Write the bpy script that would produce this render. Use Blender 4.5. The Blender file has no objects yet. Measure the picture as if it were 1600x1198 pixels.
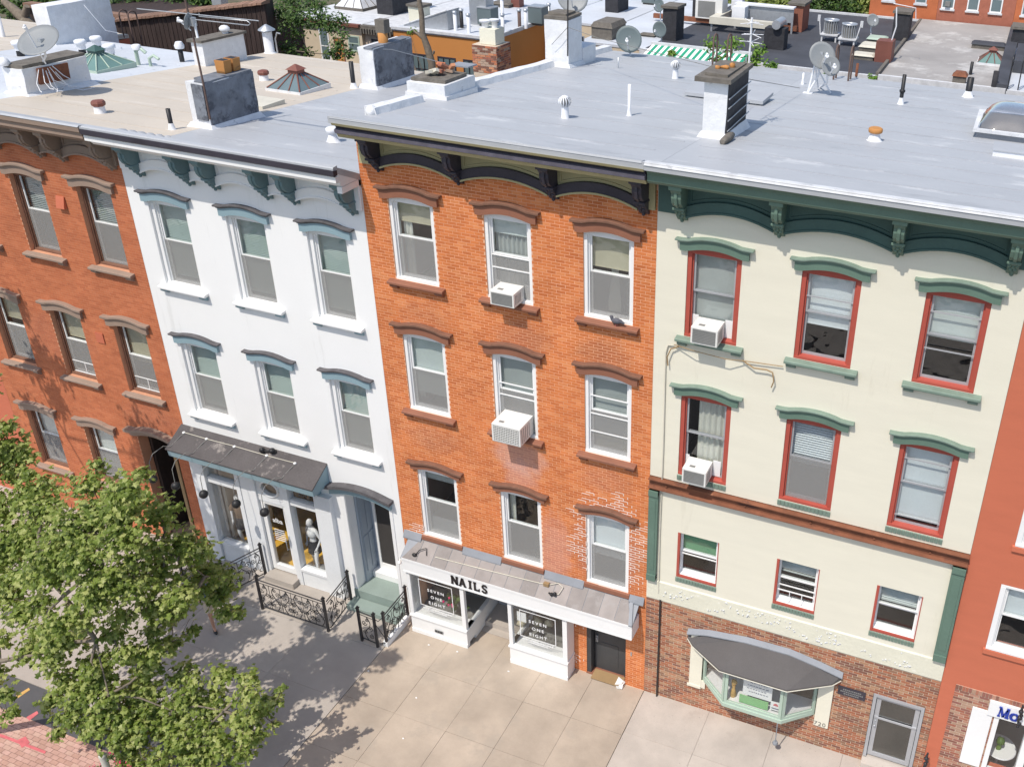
import bpy, math, random
import numpy as np
from mathutils import Vector, Matrix
from mathutils import noise as mnoise
random.seed(7)
R_ = math.radians
scene = bpy.context.scene
COL = scene.collection

# ---------------------------------------------------------------- camera
CAMPOS = np.array((5.5568, -15.8071, 18.9002)) * (23.613/23.613348576)
CAMR = np.array([[0.93814983, 0.34472068, 0.03228851],
                 [0.18700027, -0.4260058, -0.88518357],
                 [-0.29138599, 0.83647278, -0.46412013]])     # rows: right, down, forward
FPX, CX, CY = 1500.473, 1044.785, 513.8336
cam_d = bpy.data.cameras.new('camera'); cam = bpy.data.objects.new('camera', cam_d); COL.objects.link(cam)
rt, dn, fw = CAMR
cam.matrix_world = Matrix(((rt[0], -dn[0], -fw[0], CAMPOS[0]), (rt[1], -dn[1], -fw[1], CAMPOS[1]),
                           (rt[2], -dn[2], -fw[2], CAMPOS[2]), (0, 0, 0, 1)))
cam_d.sensor_fit = 'HORIZONTAL'; cam_d.sensor_width = 36
cam_d.lens = FPX/1600*36
cam_d.shift_x = -(CX-800)/1600; cam_d.shift_y = (CY-599)/1600
cam_d.clip_start = .1; cam_d.clip_end = 2000
scene.camera = cam
def ray(px, py): return CAMR.T @ np.array([(px-CX)/FPX, (py-CY)/FPX, 1.0])
def at(px, py, z0, s=0.0):                 # point on the roof or ground plane z = z0 - s*y
    d = ray(px, py); t = (z0-CAMPOS[2]-s*CAMPOS[1])/(d[2]+s*d[1]); return CAMPOS+t*d
def aty(px, py, y): d = ray(px, py); return CAMPOS+(y-CAMPOS[1])/d[1]*d

# ---------------------------------------------------------------- sun, sky, exposure
SUN = Vector((-.27, -1.0, 1.75)).normalized()
w = bpy.data.worlds.new('World'); scene.world = w; w.use_nodes = True
nt = w.node_tree; nt.nodes.clear()
sky = nt.nodes.new('ShaderNodeTexSky'); sky.sky_type = 'NISHITA'; sky.sun_disc = False
sky.sun_elevation = math.asin(SUN.z); sky.sun_rotation = math.atan2(SUN.x, SUN.y)
sky.air_density = 1.0; sky.dust_density = 1.2; sky.ozone_density = 1.0
bg = nt.nodes.new('ShaderNodeBackground'); bg.inputs[1].default_value = .15
out = nt.nodes.new('ShaderNodeOutputWorld')
nt.links.new(sky.outputs[0], bg.inputs[0]); nt.links.new(bg.outputs[0], out.inputs[0])
sd = bpy.data.lights.new('sun', 'SUN'); sd.energy = 3.65; sd.angle = R_(.5); sd.color = (1, .93, .84)
so = bpy.data.objects.new('sun', sd); COL.objects.link(so); so.location = SUN*60
so.rotation_euler = SUN.to_track_quat('Z', 'Y').to_euler()
scene.view_settings.view_transform = 'Standard'; scene.view_settings.look = 'None'
scene.view_settings.exposure = 0.16; scene.view_settings.gamma = 1
scene.view_settings.use_curve_mapping = False

# ---------------------------------------------------------------- materials
def _new(name):
    m = bpy.data.materials.new(name); m.use_nodes = True; nt = m.node_tree
    b = nt.nodes['Principled BSDF']; return m, nt, b
def mul(c, k): return tuple(min(1, max(0, x*k)) for x in c[:3])+(1,)
def M(name, col, rough=.75, var=.10, sc=1.5, fine=.06, fsc=25, bump=.0, bsc=40, metal=0, stain=None, stain2=None,
      spec=.4, squash=None, island=0.0, band=None):
    m, nt, b = _new(name); N = nt.nodes.new; L = nt.links.new
    tc = N('ShaderNodeTexCoord'); mp = N('ShaderNodeMapping'); L(tc.outputs['Object'], mp.inputs[0])
    if squash: mp.inputs['Scale'].default_value = squash
    def noise(scale, det=5, rough_=.6, vec=mp):
        n = N('ShaderNodeTexNoise'); n.inputs['Scale'].default_value = scale; n.inputs['Detail'].default_value = det
        n.inputs['Roughness'].default_value = rough_; L(vec.outputs[0], n.inputs['Vector']); return n
    def ramp(src, p0, c0, p1, c1):
        r = N('ShaderNodeValToRGB'); r.color_ramp.elements[0].position = p0; r.color_ramp.elements[0].color = c0
        r.color_ramp.elements[1].position = p1; r.color_ramp.elements[1].color = c1; L(src, r.inputs[0]); return r
    def mix(fac, a, bb, typ='MIX'):
        x = N('ShaderNodeMixRGB'); x.blend_type = typ
        for s, v in ((0, fac), (1, a), (2, bb)):
            if hasattr(v, 'links') or hasattr(v, 'is_output'): L(v, x.inputs[s])
            else: x.inputs[s].default_value = v
        return x.outputs[0]
    n1 = noise(sc); c = ramp(n1.outputs[0], .3, mul(col, 1-var), .7, mul(col, 1+var)).outputs[0]
    n2 = noise(fsc, 3); f = ramp(n2.outputs[0], .3, (1-fine,)*3+(1,), .7, (1,)*4).outputs[0]
    c = mix(1.0, c, f, 'MULTIPLY')
    if island:
        g = N('ShaderNodeNewGeometry'); oi = N('ShaderNodeObjectInfo'); ad = N('ShaderNodeMath'); ad.operation = 'ADD'
        L(g.outputs['Random Per Island'], ad.inputs[0]); L(oi.outputs['Random'], ad.inputs[1])
        fr = N('ShaderNodeMath'); fr.operation = 'FRACT'; L(ad.outputs[0], fr.inputs[0])
        r = ramp(fr.outputs[0], 0, (1-island,)*3+(1,), 1, (1+island, 1+island, 1+island, 1)).outputs[0]
        c = mix(1.0, c, r, 'MULTIPLY')
    for st in (stain, stain2):
        if st:
            scol, ssc, thr, amt = st[:4]; v2 = mp
            if len(st) > 4:
                v2 = N('ShaderNodeMapping'); v2.inputs['Scale'].default_value = st[4]; L(tc.outputs['Object'], v2.inputs[0])
            n3 = noise(ssc, 8, .7, v2)
            r = ramp(n3.outputs[0], thr, (0, 0, 0, 1), thr+.08, (amt,)*3+(1,))
            c = mix(r.outputs[0], c, tuple(scol)+(1,))
    L(c, b.inputs['Base Color']); b.inputs['Roughness'].default_value = rough; b.inputs['Metallic'].default_value = metal
    b.inputs['Specular IOR Level'].default_value = spec
    if bump:
        nb = noise(bsc, 6); bp = N('ShaderNodeBump'); bp.inputs['Strength'].default_value = bump; bp.inputs['Distance'].default_value = .02
        L(nb.outputs[0], bp.inputs['Height']); L(bp.outputs[0], b.inputs['Normal'])
    return m
def brickmat(name, cols, rough=.8, dirt=None):
    m, nt, b = _new(name); N = nt.nodes.new; L = nt.links.new
    g = N('ShaderNodeNewGeometry'); oi = N('ShaderNodeObjectInfo'); ad = N('ShaderNodeMath'); ad.operation = 'ADD'
    L(g.outputs['Random Per Island'], ad.inputs[0]); L(oi.outputs['Random'], ad.inputs[1])
    fr = N('ShaderNodeMath'); fr.operation = 'FRACT'; L(ad.outputs[0], fr.inputs[0])
    r = N('ShaderNodeValToRGB'); cr = r.color_ramp; cr.interpolation = 'CONSTANT'
    for i, c in enumerate(cols):
        e = cr.elements[i] if i < 2 else cr.elements.new(i/len(cols))
        e.position = i/len(cols); e.color = tuple(c)+(1,)
    L(fr.outputs[0], r.inputs[0])
    n = N('ShaderNodeTexNoise'); n.inputs['Scale'].default_value = 1.1; n.inputs['Detail'].default_value = 8; n.inputs['Roughness'].default_value = .7
    L(g.outputs['Position'], n.inputs['Vector'])
    r2 = N('ShaderNodeValToRGB'); r2.color_ramp.elements[0].position = .3; r2.color_ramp.elements[0].color = (.78, .76, .76, 1)
    r2.color_ramp.elements[1].position = .6; r2.color_ramp.elements[1].color = (1.06, 1.06, 1.06, 1); L(n.outputs[0], r2.inputs[0])
    mx = N('ShaderNodeMixRGB'); mx.blend_type = 'MULTIPLY'; mx.inputs[0].default_value = 1
    L(r.outputs[0], mx.inputs[1]); L(r2.outputs[0], mx.inputs[2]); c = mx.outputs[0]
    def boxfall(x, z, rx, rz):            # smooth bump mask round a wall point
        s = N('ShaderNodeSeparateXYZ'); L(g.outputs['Position'], s.inputs[0])
        o = []
        for k, (cc, rr) in ((0, (x, rx)), (2, (z, rz))):
            a = N('ShaderNodeMath'); a.operation = 'SUBTRACT'; L(s.outputs[k], a.inputs[0]); a.inputs[1].default_value = cc
            d = N('ShaderNodeMath'); d.operation = 'DIVIDE'; L(a.outputs[0], d.inputs[0]); d.inputs[1].default_value = rr
            q = N('ShaderNodeMath'); q.operation = 'POWER'; L(d.outputs[0], q.inputs[0]); q.inputs[1].default_value = 2; 
            ab = N('ShaderNodeMath'); ab.operation = 'ABSOLUTE'; L(d.outputs[0], ab.inputs[0]); q2 = N('ShaderNodeMath'); q2.operation = 'MULTIPLY'; L(ab.outputs[0], q2.inputs[0]); L(ab.outputs[0], q2.inputs[1])
            o.append(q2)
        sm = N('ShaderNodeMath'); sm.operation = 'ADD'; L(o[0].outputs[0], sm.inputs[0]); L(o[1].outputs[0], sm.inputs[1])
        nn = N('ShaderNodeTexNoise'); nn.inputs['Scale'].default_value = 4; nn.inputs['Detail'].default_value = 6; L(g.outputs['Position'], nn.inputs['Vector'])
        s2 = N('ShaderNodeMath'); s2.operation = 'MULTIPLY_ADD'; L(nn.outputs[0], s2.inputs[0]); s2.inputs[1].default_value = 1.6; L(sm.outputs[0], s2.inputs[2])
        mr = N('ShaderNodeMapRange'); L(s2.outputs[0], mr.inputs[0]); mr.inputs[1].default_value = 1.9; mr.inputs[2].default_value = 1.1
        return mr.outputs[0]
    for x, z, rx, rz, dc, amt in (dirt or []):
        k = N('ShaderNodeMath'); k.operation = 'MULTIPLY'; L(boxfall(x, z, rx, rz), k.inputs[0]); k.inputs[1].default_value = amt
        mm = N('ShaderNodeMixRGB'); L(k.outputs[0], mm.inputs[0]); L(c, mm.inputs[1]); mm.inputs[2].default_value = tuple(dc)+(1,); c = mm.outputs[0]
    L(c, b.inputs['Base Color']); b.inputs['Roughness'].default_value = rough; b.inputs['Specular IOR Level'].default_value = .3
    nb = N('ShaderNodeTexNoise'); nb.inputs['Scale'].default_value = 60; L(g.outputs['Position'], nb.inputs['Vector'])
    bp = N('ShaderNodeBump'); bp.inputs['Strength'].default_value = .25; bp.inputs['Distance'].default_value = .01
    L(nb.outputs[0], bp.inputs['Height']); L(bp.outputs[0], b.inputs['Normal'])
    return m
def glassmat(name, tint=(.72, .78, .78), refl=1.0):
    m = bpy.data.materials.new(name); m.use_nodes = True; nt = m.node_tree; nt.nodes.clear(); N = nt.nodes.new; L = nt.links.new
    o = N('ShaderNodeOutputMaterial'); mx = N('ShaderNodeMixShader'); t = N('ShaderNodeBsdfTransparent'); t.inputs[0].default_value = tuple(tint)+(1,)
    gl = N('ShaderNodeBsdfGlossy'); gl.inputs['Roughness'].default_value = .02; gl.inputs[0].default_value = (1, 1, 1, 1)
    lw = N('ShaderNodeLayerWeight'); lw.inputs[0].default_value = .5
    pw5 = N('ShaderNodeMath'); pw5.operation = 'POWER'; L(lw.outputs['Facing'], pw5.inputs[0]); pw5.inputs[1].default_value = 4
    sch = N('ShaderNodeMath'); sch.operation = 'MULTIPLY_ADD'; L(pw5.outputs[0], sch.inputs[0]); sch.inputs[1].default_value = .9; sch.inputs[2].default_value = .045
    tc = N('ShaderNodeTexCoord'); n = N('ShaderNodeTexNoise'); n.inputs['Scale'].default_value = 1.7; L(tc.outputs['Object'], n.inputs['Vector'])
    bp = N('ShaderNodeBump'); bp.inputs['Strength'].default_value = .3; bp.inputs['Distance'].default_value = .05; L(n.outputs[0], bp.inputs['Height']); L(bp.outputs[0], gl.inputs['Normal'])
    mm = N('ShaderNodeMath'); mm.operation = 'MULTIPLY'; mm.inputs[1].default_value = refl; L(sch.outputs[0], mm.inputs[0])
    L(mm.outputs[0], mx.inputs[0]); L(t.outputs[0], mx.inputs[1]); L(gl.outputs[0], mx.inputs[2]); L(mx.outputs[0], o.inputs[0])
    return m
def screenmat(name, col, op):
    m = bpy.data.materials.new(name); m.use_nodes = True; nt = m.node_tree; nt.nodes.clear(); N = nt.nodes.new; L = nt.links.new
    o = N('ShaderNodeOutputMaterial'); mx = N('ShaderNodeMixShader'); t = N('ShaderNodeBsdfTransparent'); d = N('ShaderNodeBsdfDiffuse')
    d.inputs[0].default_value = tuple(col)+(1,)
    mx.inputs[0].default_value = op; L(t.outputs[0], mx.inputs[1]); L(d.outputs[0], mx.inputs[2]); L(mx.outputs[0], o.inputs[0])
    return m
def leafmat(name, cols, trans=.4):
    m, nt, b = _new(name); N = nt.nodes.new; L = nt.links.new
    g = N('ShaderNodeNewGeometry'); oi = N('ShaderNodeObjectInfo'); ad = N('ShaderNodeMath'); ad.operation = 'ADD'
    L(g.outputs['Random Per Island'], ad.inputs[0]); L(oi.outputs['Random'], ad.inputs[1])
    fr = N('ShaderNodeMath'); fr.operation = 'FRACT'; L(ad.outputs[0], fr.inputs[0])
    r = N('ShaderNodeValToRGB'); cr = r.color_ramp
    for i, c in enumerate(cols):
        e = cr.elements[i] if i < 2 else cr.elements.new(.5)
        e.position = i/(len(cols)-1); e.color = tuple(c)+(1,)
    L(fr.outputs[0], r.inputs[0]); L(r.outputs[0], b.inputs['Base Color']); b.inputs['Roughness'].default_value = .45
    b.inputs['Specular IOR Level'].default_value = .4
    tr = N('ShaderNodeBsdfTranslucent'); L(r.outputs[0], tr.inputs[0]); mx = N('ShaderNodeMixShader'); mx.inputs[0].default_value = trans
    L(b.outputs[0], mx.inputs[1]); L(tr.outputs[0], mx.inputs[2]); L(mx.outputs[0], nt.nodes['Material Output'].inputs[0])
    return m

# ---------------------------------------------------------------- mesh building
WLOC = {}
NOSPLIT = {'blind', 'scrollwork', 'side_vent', 'front_bars', 'fins', 'small_print', 'handwriting', 'raised_lettering', 'petals', 'letter', 'limbs', 'casing_run'}
class MB:
    def __init__(s): s.v = []; s.f = []; s.sm = []; s.cp = []
    def add(s, vs, fs, smooth=False):
        o = len(s.v); s.cp.append((o, len(s.f))); s.v += [tuple(p) for p in vs]; s.f += [tuple(i+o for i in f) for f in fs]; s.sm += [smooth]*len(fs); return s
    def box(s, x0, x1, y0, y1, z0, z1):
        if x0 > x1: x0, x1 = x1, x0
        if y0 > y1: y0, y1 = y1, y0
        if z0 > z1: z0, z1 = z1, z0
        return s.add([(x0, y0, z0), (x1, y0, z0), (x1, y1, z0), (x0, y1, z0), (x0, y0, z1), (x1, y0, z1), (x1, y1, z1), (x0, y1, z1)],
              [(0, 3, 2, 1), (4, 5, 6, 7), (0, 1, 5, 4), (1, 2, 6, 5), (2, 3, 7, 6), (3, 0, 4, 7)])
    def hexa(s, b, t):              # bottom four and top four points, counter-clockwise
        return s.add(list(b)+list(t), [(0, 3, 2, 1), (4, 5, 6, 7), (0, 1, 5, 4), (1, 2, 6, 5), (2, 3, 7, 6), (3, 0, 4, 7)])
    def prism(s, pts, ax, a, b):    # polygon pulled along an axis
        n = len(pts)
        if ax == 'x': P = lambda p, t: (t, p[0], p[1])
        elif ax == 'y': P = lambda p, t: (p[0], t, p[1])
        else: P = lambda p, t: (p[0], p[1], t)
        return s.add([P(p, a) for p in pts]+[P(p, b) for p in pts],
              [tuple(range(n))[::-1], tuple(range(n, 2*n))]+[(i, (i+1) % n, (i+1) % n+n, i+n) for i in range(n)])
    def band(s, x0, x1, low, up, y0, y1, n=10):
        lo = low if callable(low) else (lambda x: low); hi = up if callable(up) else (lambda x: up)
        vs = []
        for i in range(n+1):
            x = x0+(x1-x0)*i/n; vs += [(x, y0, lo(x)), (x, y1, lo(x)), (x, y1, hi(x)), (x, y0, hi(x))]
        fs = [(0, 1, 2, 3), (4*n+3, 4*n+2, 4*n+1, 4*n)]
        for i in range(n):
            a = 4*i
            for k in range(4): fs.append((a+k, a+4+k, a+4+(k+1) % 4, a+(k+1) % 4))
        return s.add(vs, fs)
    def tube(s, pts, r, n=6, caps=True, r1=None, smooth=True):
        pts = [Vector(p) for p in pts]; k = len(pts); vs = []; prev = None
        for i, p in enumerate(pts):
            t = (pts[min(i+1, k-1)]-pts[max(i-1, 0)]); t = t.normalized() if t.length > 1e-9 else Vector((0, 0, 1))
            if prev is None:
                a = Vector((0, 0, 1)) if abs(t.z) < .9 else Vector((1, 0, 0)); u = t.cross(a).normalized()
            else:
                u = (prev-t*prev.dot(t)); u = u.normalized() if u.length > 1e-6 else t.orthogonal().normalized()
            prev = u; v = t.cross(u); rr = r if r1 is None else r+(r1-r)*i/(k-1)
            if isinstance(r, (list, tuple)): rr = r[i]
            for j in range(n):
                a = 2*math.pi*j/n; vs.append(p+u*math.cos(a)*rr+v*math.sin(a)*rr)
        fs = [(i*n+j, i*n+(j+1) % n, (i+1)*n+(j+1) % n, (i+1)*n+j) for i in range(k-1) for j in range(n)]
        s.add(vs, fs, smooth)
        if caps: s.add([vs[j] for j in range(n)], [tuple(range(n))[::-1]]); s.add([vs[(k-1)*n+j] for j in range(n)], [tuple(range(n))])
        return s
    def lathe(s, c, prof, n=16, smooth=True, axis='z'):
        c = Vector(c); vs = []
        for r, z in prof:
            for j in range(n):
                a = 2*math.pi*j/n; q = (r*math.cos(a), r*math.sin(a), z)
                if axis == 'y': q = (q[0], -q[2], q[1])
                if axis == 'x': q = (q[2], q[0], q[1])
                vs.append(c+Vector(q))
        k = len(prof)
        fs = [(i*n+j, i*n+(j+1) % n, (i+1)*n+(j+1) % n, (i+1)*n+j) for i in range(k-1) for j in range(n)]
        s.add(vs, fs, smooth)
        s.add(vs[:n], [tuple(range(n))[::-1]]); s.add(vs[-n:], [tuple(range(n))]); return s
    def ball(s, c, r, sx=1, sy=1, sz=1, n=12):
        m = n//2; c = Vector(c); vs = []
        for i in range(m+1):
            th = math.pi*(i/m); th = min(max(th, .03), math.pi-.03)
            for j in range(n):
                a = 2*math.pi*j/n
                vs.append(c+Vector((r*sx*math.sin(th)*math.cos(a), r*sy*math.sin(th)*math.sin(a), -r*sz*math.cos(th))))
        fs = [(i*n+j, i*n+(j+1) % n, (i+1)*n+(j+1) % n, (i+1)*n+j) for i in range(m) for j in range(n)]
        return s.add(vs, fs, True)
    def xform(s, M4, start=0):
        for i in range(start, len(s.v)): s.v[i] = tuple(M4 @ Vector(s.v[i]))
        return s
    def jitter(s, a, sc=3.0):
        for i, p in enumerate(s.v):
            q = mnoise.noise_vector(Vector(p)*sc); s.v[i] = tuple(Vector(p)+q*a)
        return s
def pieces(mb):                    # groups of touching solids in one builder
    n = len(mb.cp)
    if n < 2 or n > 60: return None
    ends = mb.cp[1:]+[(len(mb.v), len(mb.f))]; bb = []
    for (v0, f0), (v1, f1) in zip(mb.cp, ends):
        if v1 == v0: return None
        a = np.array([tuple(p) for p in mb.v[v0:v1]]); bb.append((a.min(0)-.012, a.max(0)+.012))
    par = list(range(n))
    def root(i):
        while par[i] != i: i = par[i]
        return i
    for i in range(n):
        for j in range(i):
            if (bb[i][0] <= bb[j][1]).all() and (bb[j][0] <= bb[i][1]).all(): par[root(i)] = root(j)
    g = {}
    for i in range(n): g.setdefault(root(i), []).append(i)
    if not 2 <= len(g) <= 20: return None
    out = []
    for ids in g.values():
        q = MB()
        for i in ids:
            (v0, f0), (v1, f1) = mb.cp[i], ends[i]; o = len(q.v); q.cp.append((o, len(q.f)))
            q.v += mb.v[v0:v1]; q.f += [tuple(k-v0+o for k in f) for f in mb.f[f0:f1]]; q.sm += mb.sm[f0:f1]
        out.append(q)
    return out
def obj(name, mb, mat, parent=None, label=None, kind=None, fixn=True):
    if parent is not None and kind is None and name not in NOSPLIT:
        ps_ = pieces(mb)
        if ps_:
            os_ = [obj(name, q, mat, parent, label, None, fixn) for q in ps_]; return os_[0]
    loc = WLOC.get(parent, Vector((0, 0, 0))) if parent else Vector((0, 0, 0))
    me = bpy.data.meshes.new(name)
    v = np.array(mb.v, dtype=np.float64)-np.array(loc) if len(mb.v) else []
    me.from_pydata([tuple(q) for q in v], [], mb.f)
    me.polygons.foreach_set('use_smooth', mb.sm)
    if fixn:
        import bmesh
        bm = bmesh.new(); bm.from_mesh(me); bmesh.ops.recalc_face_normals(bm, faces=bm.faces); bm.to_mesh(me); bm.free()
    me.materials.append(mat); me.update()
    o = bpy.data.objects.new(name, me); COL.objects.link(o)
    if parent: o.parent = parent
    WLOC[o] = loc
    if label: o['label'] = label
    if kind: o['kind'] = kind
    return o
def thing(name, label, cat, loc=(0, 0, 0), group=None):
    o = bpy.data.objects.new(name, None); COL.objects.link(o); o.location = loc; o.empty_display_size = .2
    WLOC[o] = Vector(loc); o['label'] = label; o['category'] = cat
    if group: o['group'] = group
    return o
def tag(o, label, cat, group=None):
    o['label'] = label; o['category'] = cat
    if group: o['group'] = group
    return o
def struct(name, mb, mat, label=None):
    return obj(name, mb, mat, None, label, 'structure')
def bevel(o, w=.01, seg=2):
    m = o.modifiers.new('bevel', 'BEVEL'); m.width = w; m.segments = seg; m.limit_method = 'ANGLE'; m.angle_limit = R_(40); return o
def text_mesh(body, size, mat, parent, loc, name='lettering', depth=.004, spacing=1.0, rot=(math.pi/2, 0, 0), bold=0, align='CENTER', label=None, shear=0):
    cu = bpy.data.curves.new(name, 'FONT'); cu.body = body; cu.size = size; cu.extrude = depth; cu.offset = bold
    cu.align_x = align; cu.space_character = spacing; cu.shear = shear; cu.resolution_u = 3
    t = bpy.data.objects.new(name, cu); COL.objects.link(t); bpy.context.view_layer.update()
    me = bpy.data.meshes.new_from_object(t.evaluated_get(bpy.context.evaluated_depsgraph_get()))
    bpy.data.objects.remove(t)
    me.materials.clear(); me.materials.append(mat)
    o = bpy.data.objects.new(name, me); COL.objects.link(o)
    base = WLOC.get(parent, Vector((0, 0, 0))) if parent else Vector((0, 0, 0))
    me.transform(Matrix.Translation(Vector(loc)-base) @ Matrix.Rotation(rot[2], 4, 'Z') @ Matrix.Rotation(rot[0], 4, 'X'))
    if parent: o.parent = parent
    WLOC[o] = base
    if label: o['label'] = label
    return o

# ---------------------------------------------------------------- material library
m = {}
m['c_brick'] = brickmat('orange painted brick', [(.61, .195, .063), (.575, .175, .056), (.64, .21, .07), (.54, .16, .05), (.60, .19, .06), (.66, .24, .09)],
   dirt=[(-1.25, 4.0, .95, 1.5, (.40, .13, .07), .75), (-3.4, 6.1, .75, .5, (.55, .36, .32), .5), (-3.4, 5.6, .5, .5, (.5, .3, .27), .45), (-5.6, 9.2, .7, .45, (.36, .13, .07), .3),
         (-3.2, 9.2, .7, .5, (.30, .12, .08), .38), (-1.3, 9.1, .75, .6, (.30, .12, .07), .4), (-1.3, 6.1, .7, .4, (.36, .15, .1), .35), (-5.7, 6.0, .8, .4, (.36, .16, .1), .3), (-2.6, 3.6, .5, 1.2, (.5, .3, .28), .4)])
m['a_brick'] = brickmat('dull orange brick', [(.50, .16, .07), (.465, .145, .064), (.52, .172, .078), (.44, .135, .06), (.49, .155, .068)],
   dirt=[(-17.3, 6.2, 1.5, .8, (.36, .13, .08), .35), (-14.6, 4.3, 1.0, .6, (.42, .16, .1), .3)])
m['d_brick'] = brickmat('mixed tan and red brick', [(.38, .155, .085), (.30, .12, .07), (.43, .2, .115), (.215, .10, .07), (.41, .235, .14), (.36, .14, .075), (.27, .15, .095)])
m['e_brick'] = brickmat('pale mixed brick', [(.40, .17, .11), (.30, .13, .10), (.45, .24, .17), (.24, .11, .08), (.42, .27, .19), (.37, .14, .09)])
m['chim_brick'] = brickmat('old chimney brick', [(.45, .16, .08), (.30, .12, .08), (.52, .24, .13), (.20, .09, .06), (.42, .3, .22)])
m['paver'] = brickmat('pinkish paving brick', [(.50, .31, .25), (.55, .35, .29), (.46, .28, .22), (.53, .35, .28)])
m['c_mortar'] = M('orange painted mortar', (.82, .46, .29), var=.25, sc=.6, stain=((.8, .62, .5), 1.2, .62, .5), bump=.2)
m['a_mortar'] = M('thin orange mortar', (.60, .30, .18), var=.15, sc=.8, stain=((.62, .46, .38), 1.0, .66, .5))
m['d_mortar'] = M('pale mortar', (.58, .48, .37), var=.12)
m['patch_mortar'] = M('fresh white mortar', (.80, .68, .60), var=.15)
m['white_wall'] = M('white painted stucco', (.83, .83, .82), rough=.6, var=.02, sc=.6, fine=.02, bump=.05, bsc=14, stain=((.66, .66, .64), .9, .58, .45, (2.2, 1, .25)))
m['white_paint'] = M('white gloss paint', (.82, .82, .81), rough=.4, var=.02, fine=.03)
m['cream'] = M('cream painted brick', (.75, .715, .59), rough=.65, var=.03, sc=.7, fine=.03, bump=.12, bsc=10, squash=(1, 1, 5),
   stain=((.62, .58, .46), 1.1, .60, .45, (2.0, 1, .25)), stain2=((.6, .52, .38), 3.0, .735, .5, (1, 1, .5)))
m['cream_old'] = M('peeling cream paint', (.72, .70, .57), rough=.7, var=.05, sc=1, bump=.5, bsc=9, stain=((.86, .84, .76), 4, .62, .8), stain2=((.45, .42, .34), 5, .685, .7))
m['e_red'] = M('brick red paint', (.54, .155, .085), rough=.6, var=.05, sc=.8, fine=.04, bump=.15, bsc=10, squash=(1, 1, 4), stain=((.48, .17, .11), .5, .62, .4))
m['silver'] = M('silver roof coating', (.41, .425, .445), rough=.5, var=.07, sc=.5, fine=.05, fsc=9, bump=.12, bsc=3, squash=(.45, 1, 1),
   stain=((.54, .55, .56), .9, .585, .8, (.5, 1.6, 1)), stain2=((.28, .295, .31), .8, .60, .65, (.35, 1.3, 1)))
m['silver2'] = M('worn silver roof', (.56, .59, .63), rough=.6, var=.12, sc=.3, fine=.06, fsc=8, stain=((.42, .42, .42), .5, .6, .5, (.4, 1, 1)))
m['tan_roof'] = M('tan roof coating', (.53, .475, .40), rough=.7, var=.05, sc=.6, fine=.05, bump=.15, bsc=4, stain=((.62, .57, .50), 1.3, .56, .6, (.3, 1.5, 1)), stain2=((.48, .42, .35), 1.0, .66, .5, (.25, 1.6, 1)))
m['rim'] = M('white roof rim coating', (.62, .63, .64), rough=.55, var=.15, sc=3, bump=.3, bsc=10, stain=((.30, .31, .33), 4, .60, .75), stain2=((.12, .12, .13), 9, .68, .8))
m['black_roof'] = M('black rolled roofing', (.062, .066, .078), rough=.8, var=.25, sc=.6, fine=.1)
m['grey_roof'] = M('weathered grey roofing', (.34, .325, .31), rough=.9, var=.12, sc=.5, fine=.08, stain=((.50, .49, .47), .4, .52, .8), stain2=((.24, .23, .22), .7, .63, .6))
m['c_ledge_lit'] = M('sunlit purple grey paint', (.13, .12, .15), rough=.6, var=.2, sc=5)  # lighter copy of the dark cornice paint, sunlight on the ledge put into colour
m['c_dark'] = M('near black cornice paint', (.045, .040, .054), rough=.5, var=.25, fine=.15, stain=((.22, .21, .22), 5, .70, .5, (.4, 1, 1)))
m['olive'] = M('olive cornice paint', (.42, .37, .20), rough=.6, var=.08)
m['green_d'] = M('dark green cornice paint', (.058, .118, .105), rough=.5, var=.15, fine=.1, stain=((.14, .2, .18), 6, .72, .4))
m['green'] = M('sage green paint', (.125, .20, .155), rough=.55, var=.08, fine=.1, stain=((.55, .55, .48), 7, .735, .7))
m['green_l'] = M('chalky green paint', (.19, .26, .21), rough=.6, var=.12, sc=5, stain=((.5, .52, .45), 8, .67, .7))
m['teal'] = M('grey blue paint', (.25, .36, .405), rough=.5, var=.05)
m['teal_d'] = M('dark green grey bracket paint', (.135, .215, .23), rough=.5, var=.1)
m['capdark'] = M('dark weathered cap', (.10, .095, .10), rough=.8, var=.25, sc=5, stain=((.22, .2, .19), 9, .6, .6))
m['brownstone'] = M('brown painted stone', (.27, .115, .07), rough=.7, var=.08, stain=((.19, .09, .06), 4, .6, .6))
m['brownstone_d'] = M('dark brown cap stone', (.20, .10, .065), rough=.8, var=.15, sc=6, stain=((.33, .19, .14), 8, .63, .6))  # darker brown for lintel caps and the left house casings
m['a_stone'] = M('grey brown stone', (.31, .225, .175), rough=.75, var=.08, stain=((.22, .16, .13), 5, .62, .5))
m['a_corn'] = M('taupe cornice paint', (.27, .20, .155), rough=.6, var=.1)
m['red_trim'] = M('red window paint', (.42, .085, .06), rough=.5, var=.08, stain=((.55, .2, .16), 6, .68, .6))
m['alu'] = M('aluminium sash', (.45, .46, .48), rough=.4, metal=.3, var=.08)
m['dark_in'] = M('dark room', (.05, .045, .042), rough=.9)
m['room'] = M('room plaster', (.30, .28, .25), rough=.9)
m['blind_teal'] = M('pale green blind', (.62, .66, .635), rough=.6, var=.04)
m['blind_white'] = M('white blind', (.74, .77, .78), rough=.6, var=.04)
m['blind_tan'] = M('tan roller blind', (.52, .47, .34), rough=.8, var=.1)
m['blind_grey'] = M('grey slatted blind', (.42, .44, .42), rough=.8, var=.08)
m['blind_green'] = M('green roller blind', (.16, .36, .2), rough=.8, var=.08)
m['curtain'] = M('off white curtain', (.68, .66, .58), rough=.9, var=.06)
m['glass'] = glassmat('window glass', (.93, .95, .95))
m['glass_b'] = glassmat('tinted window glass', (.86, .90, .89))
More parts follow.
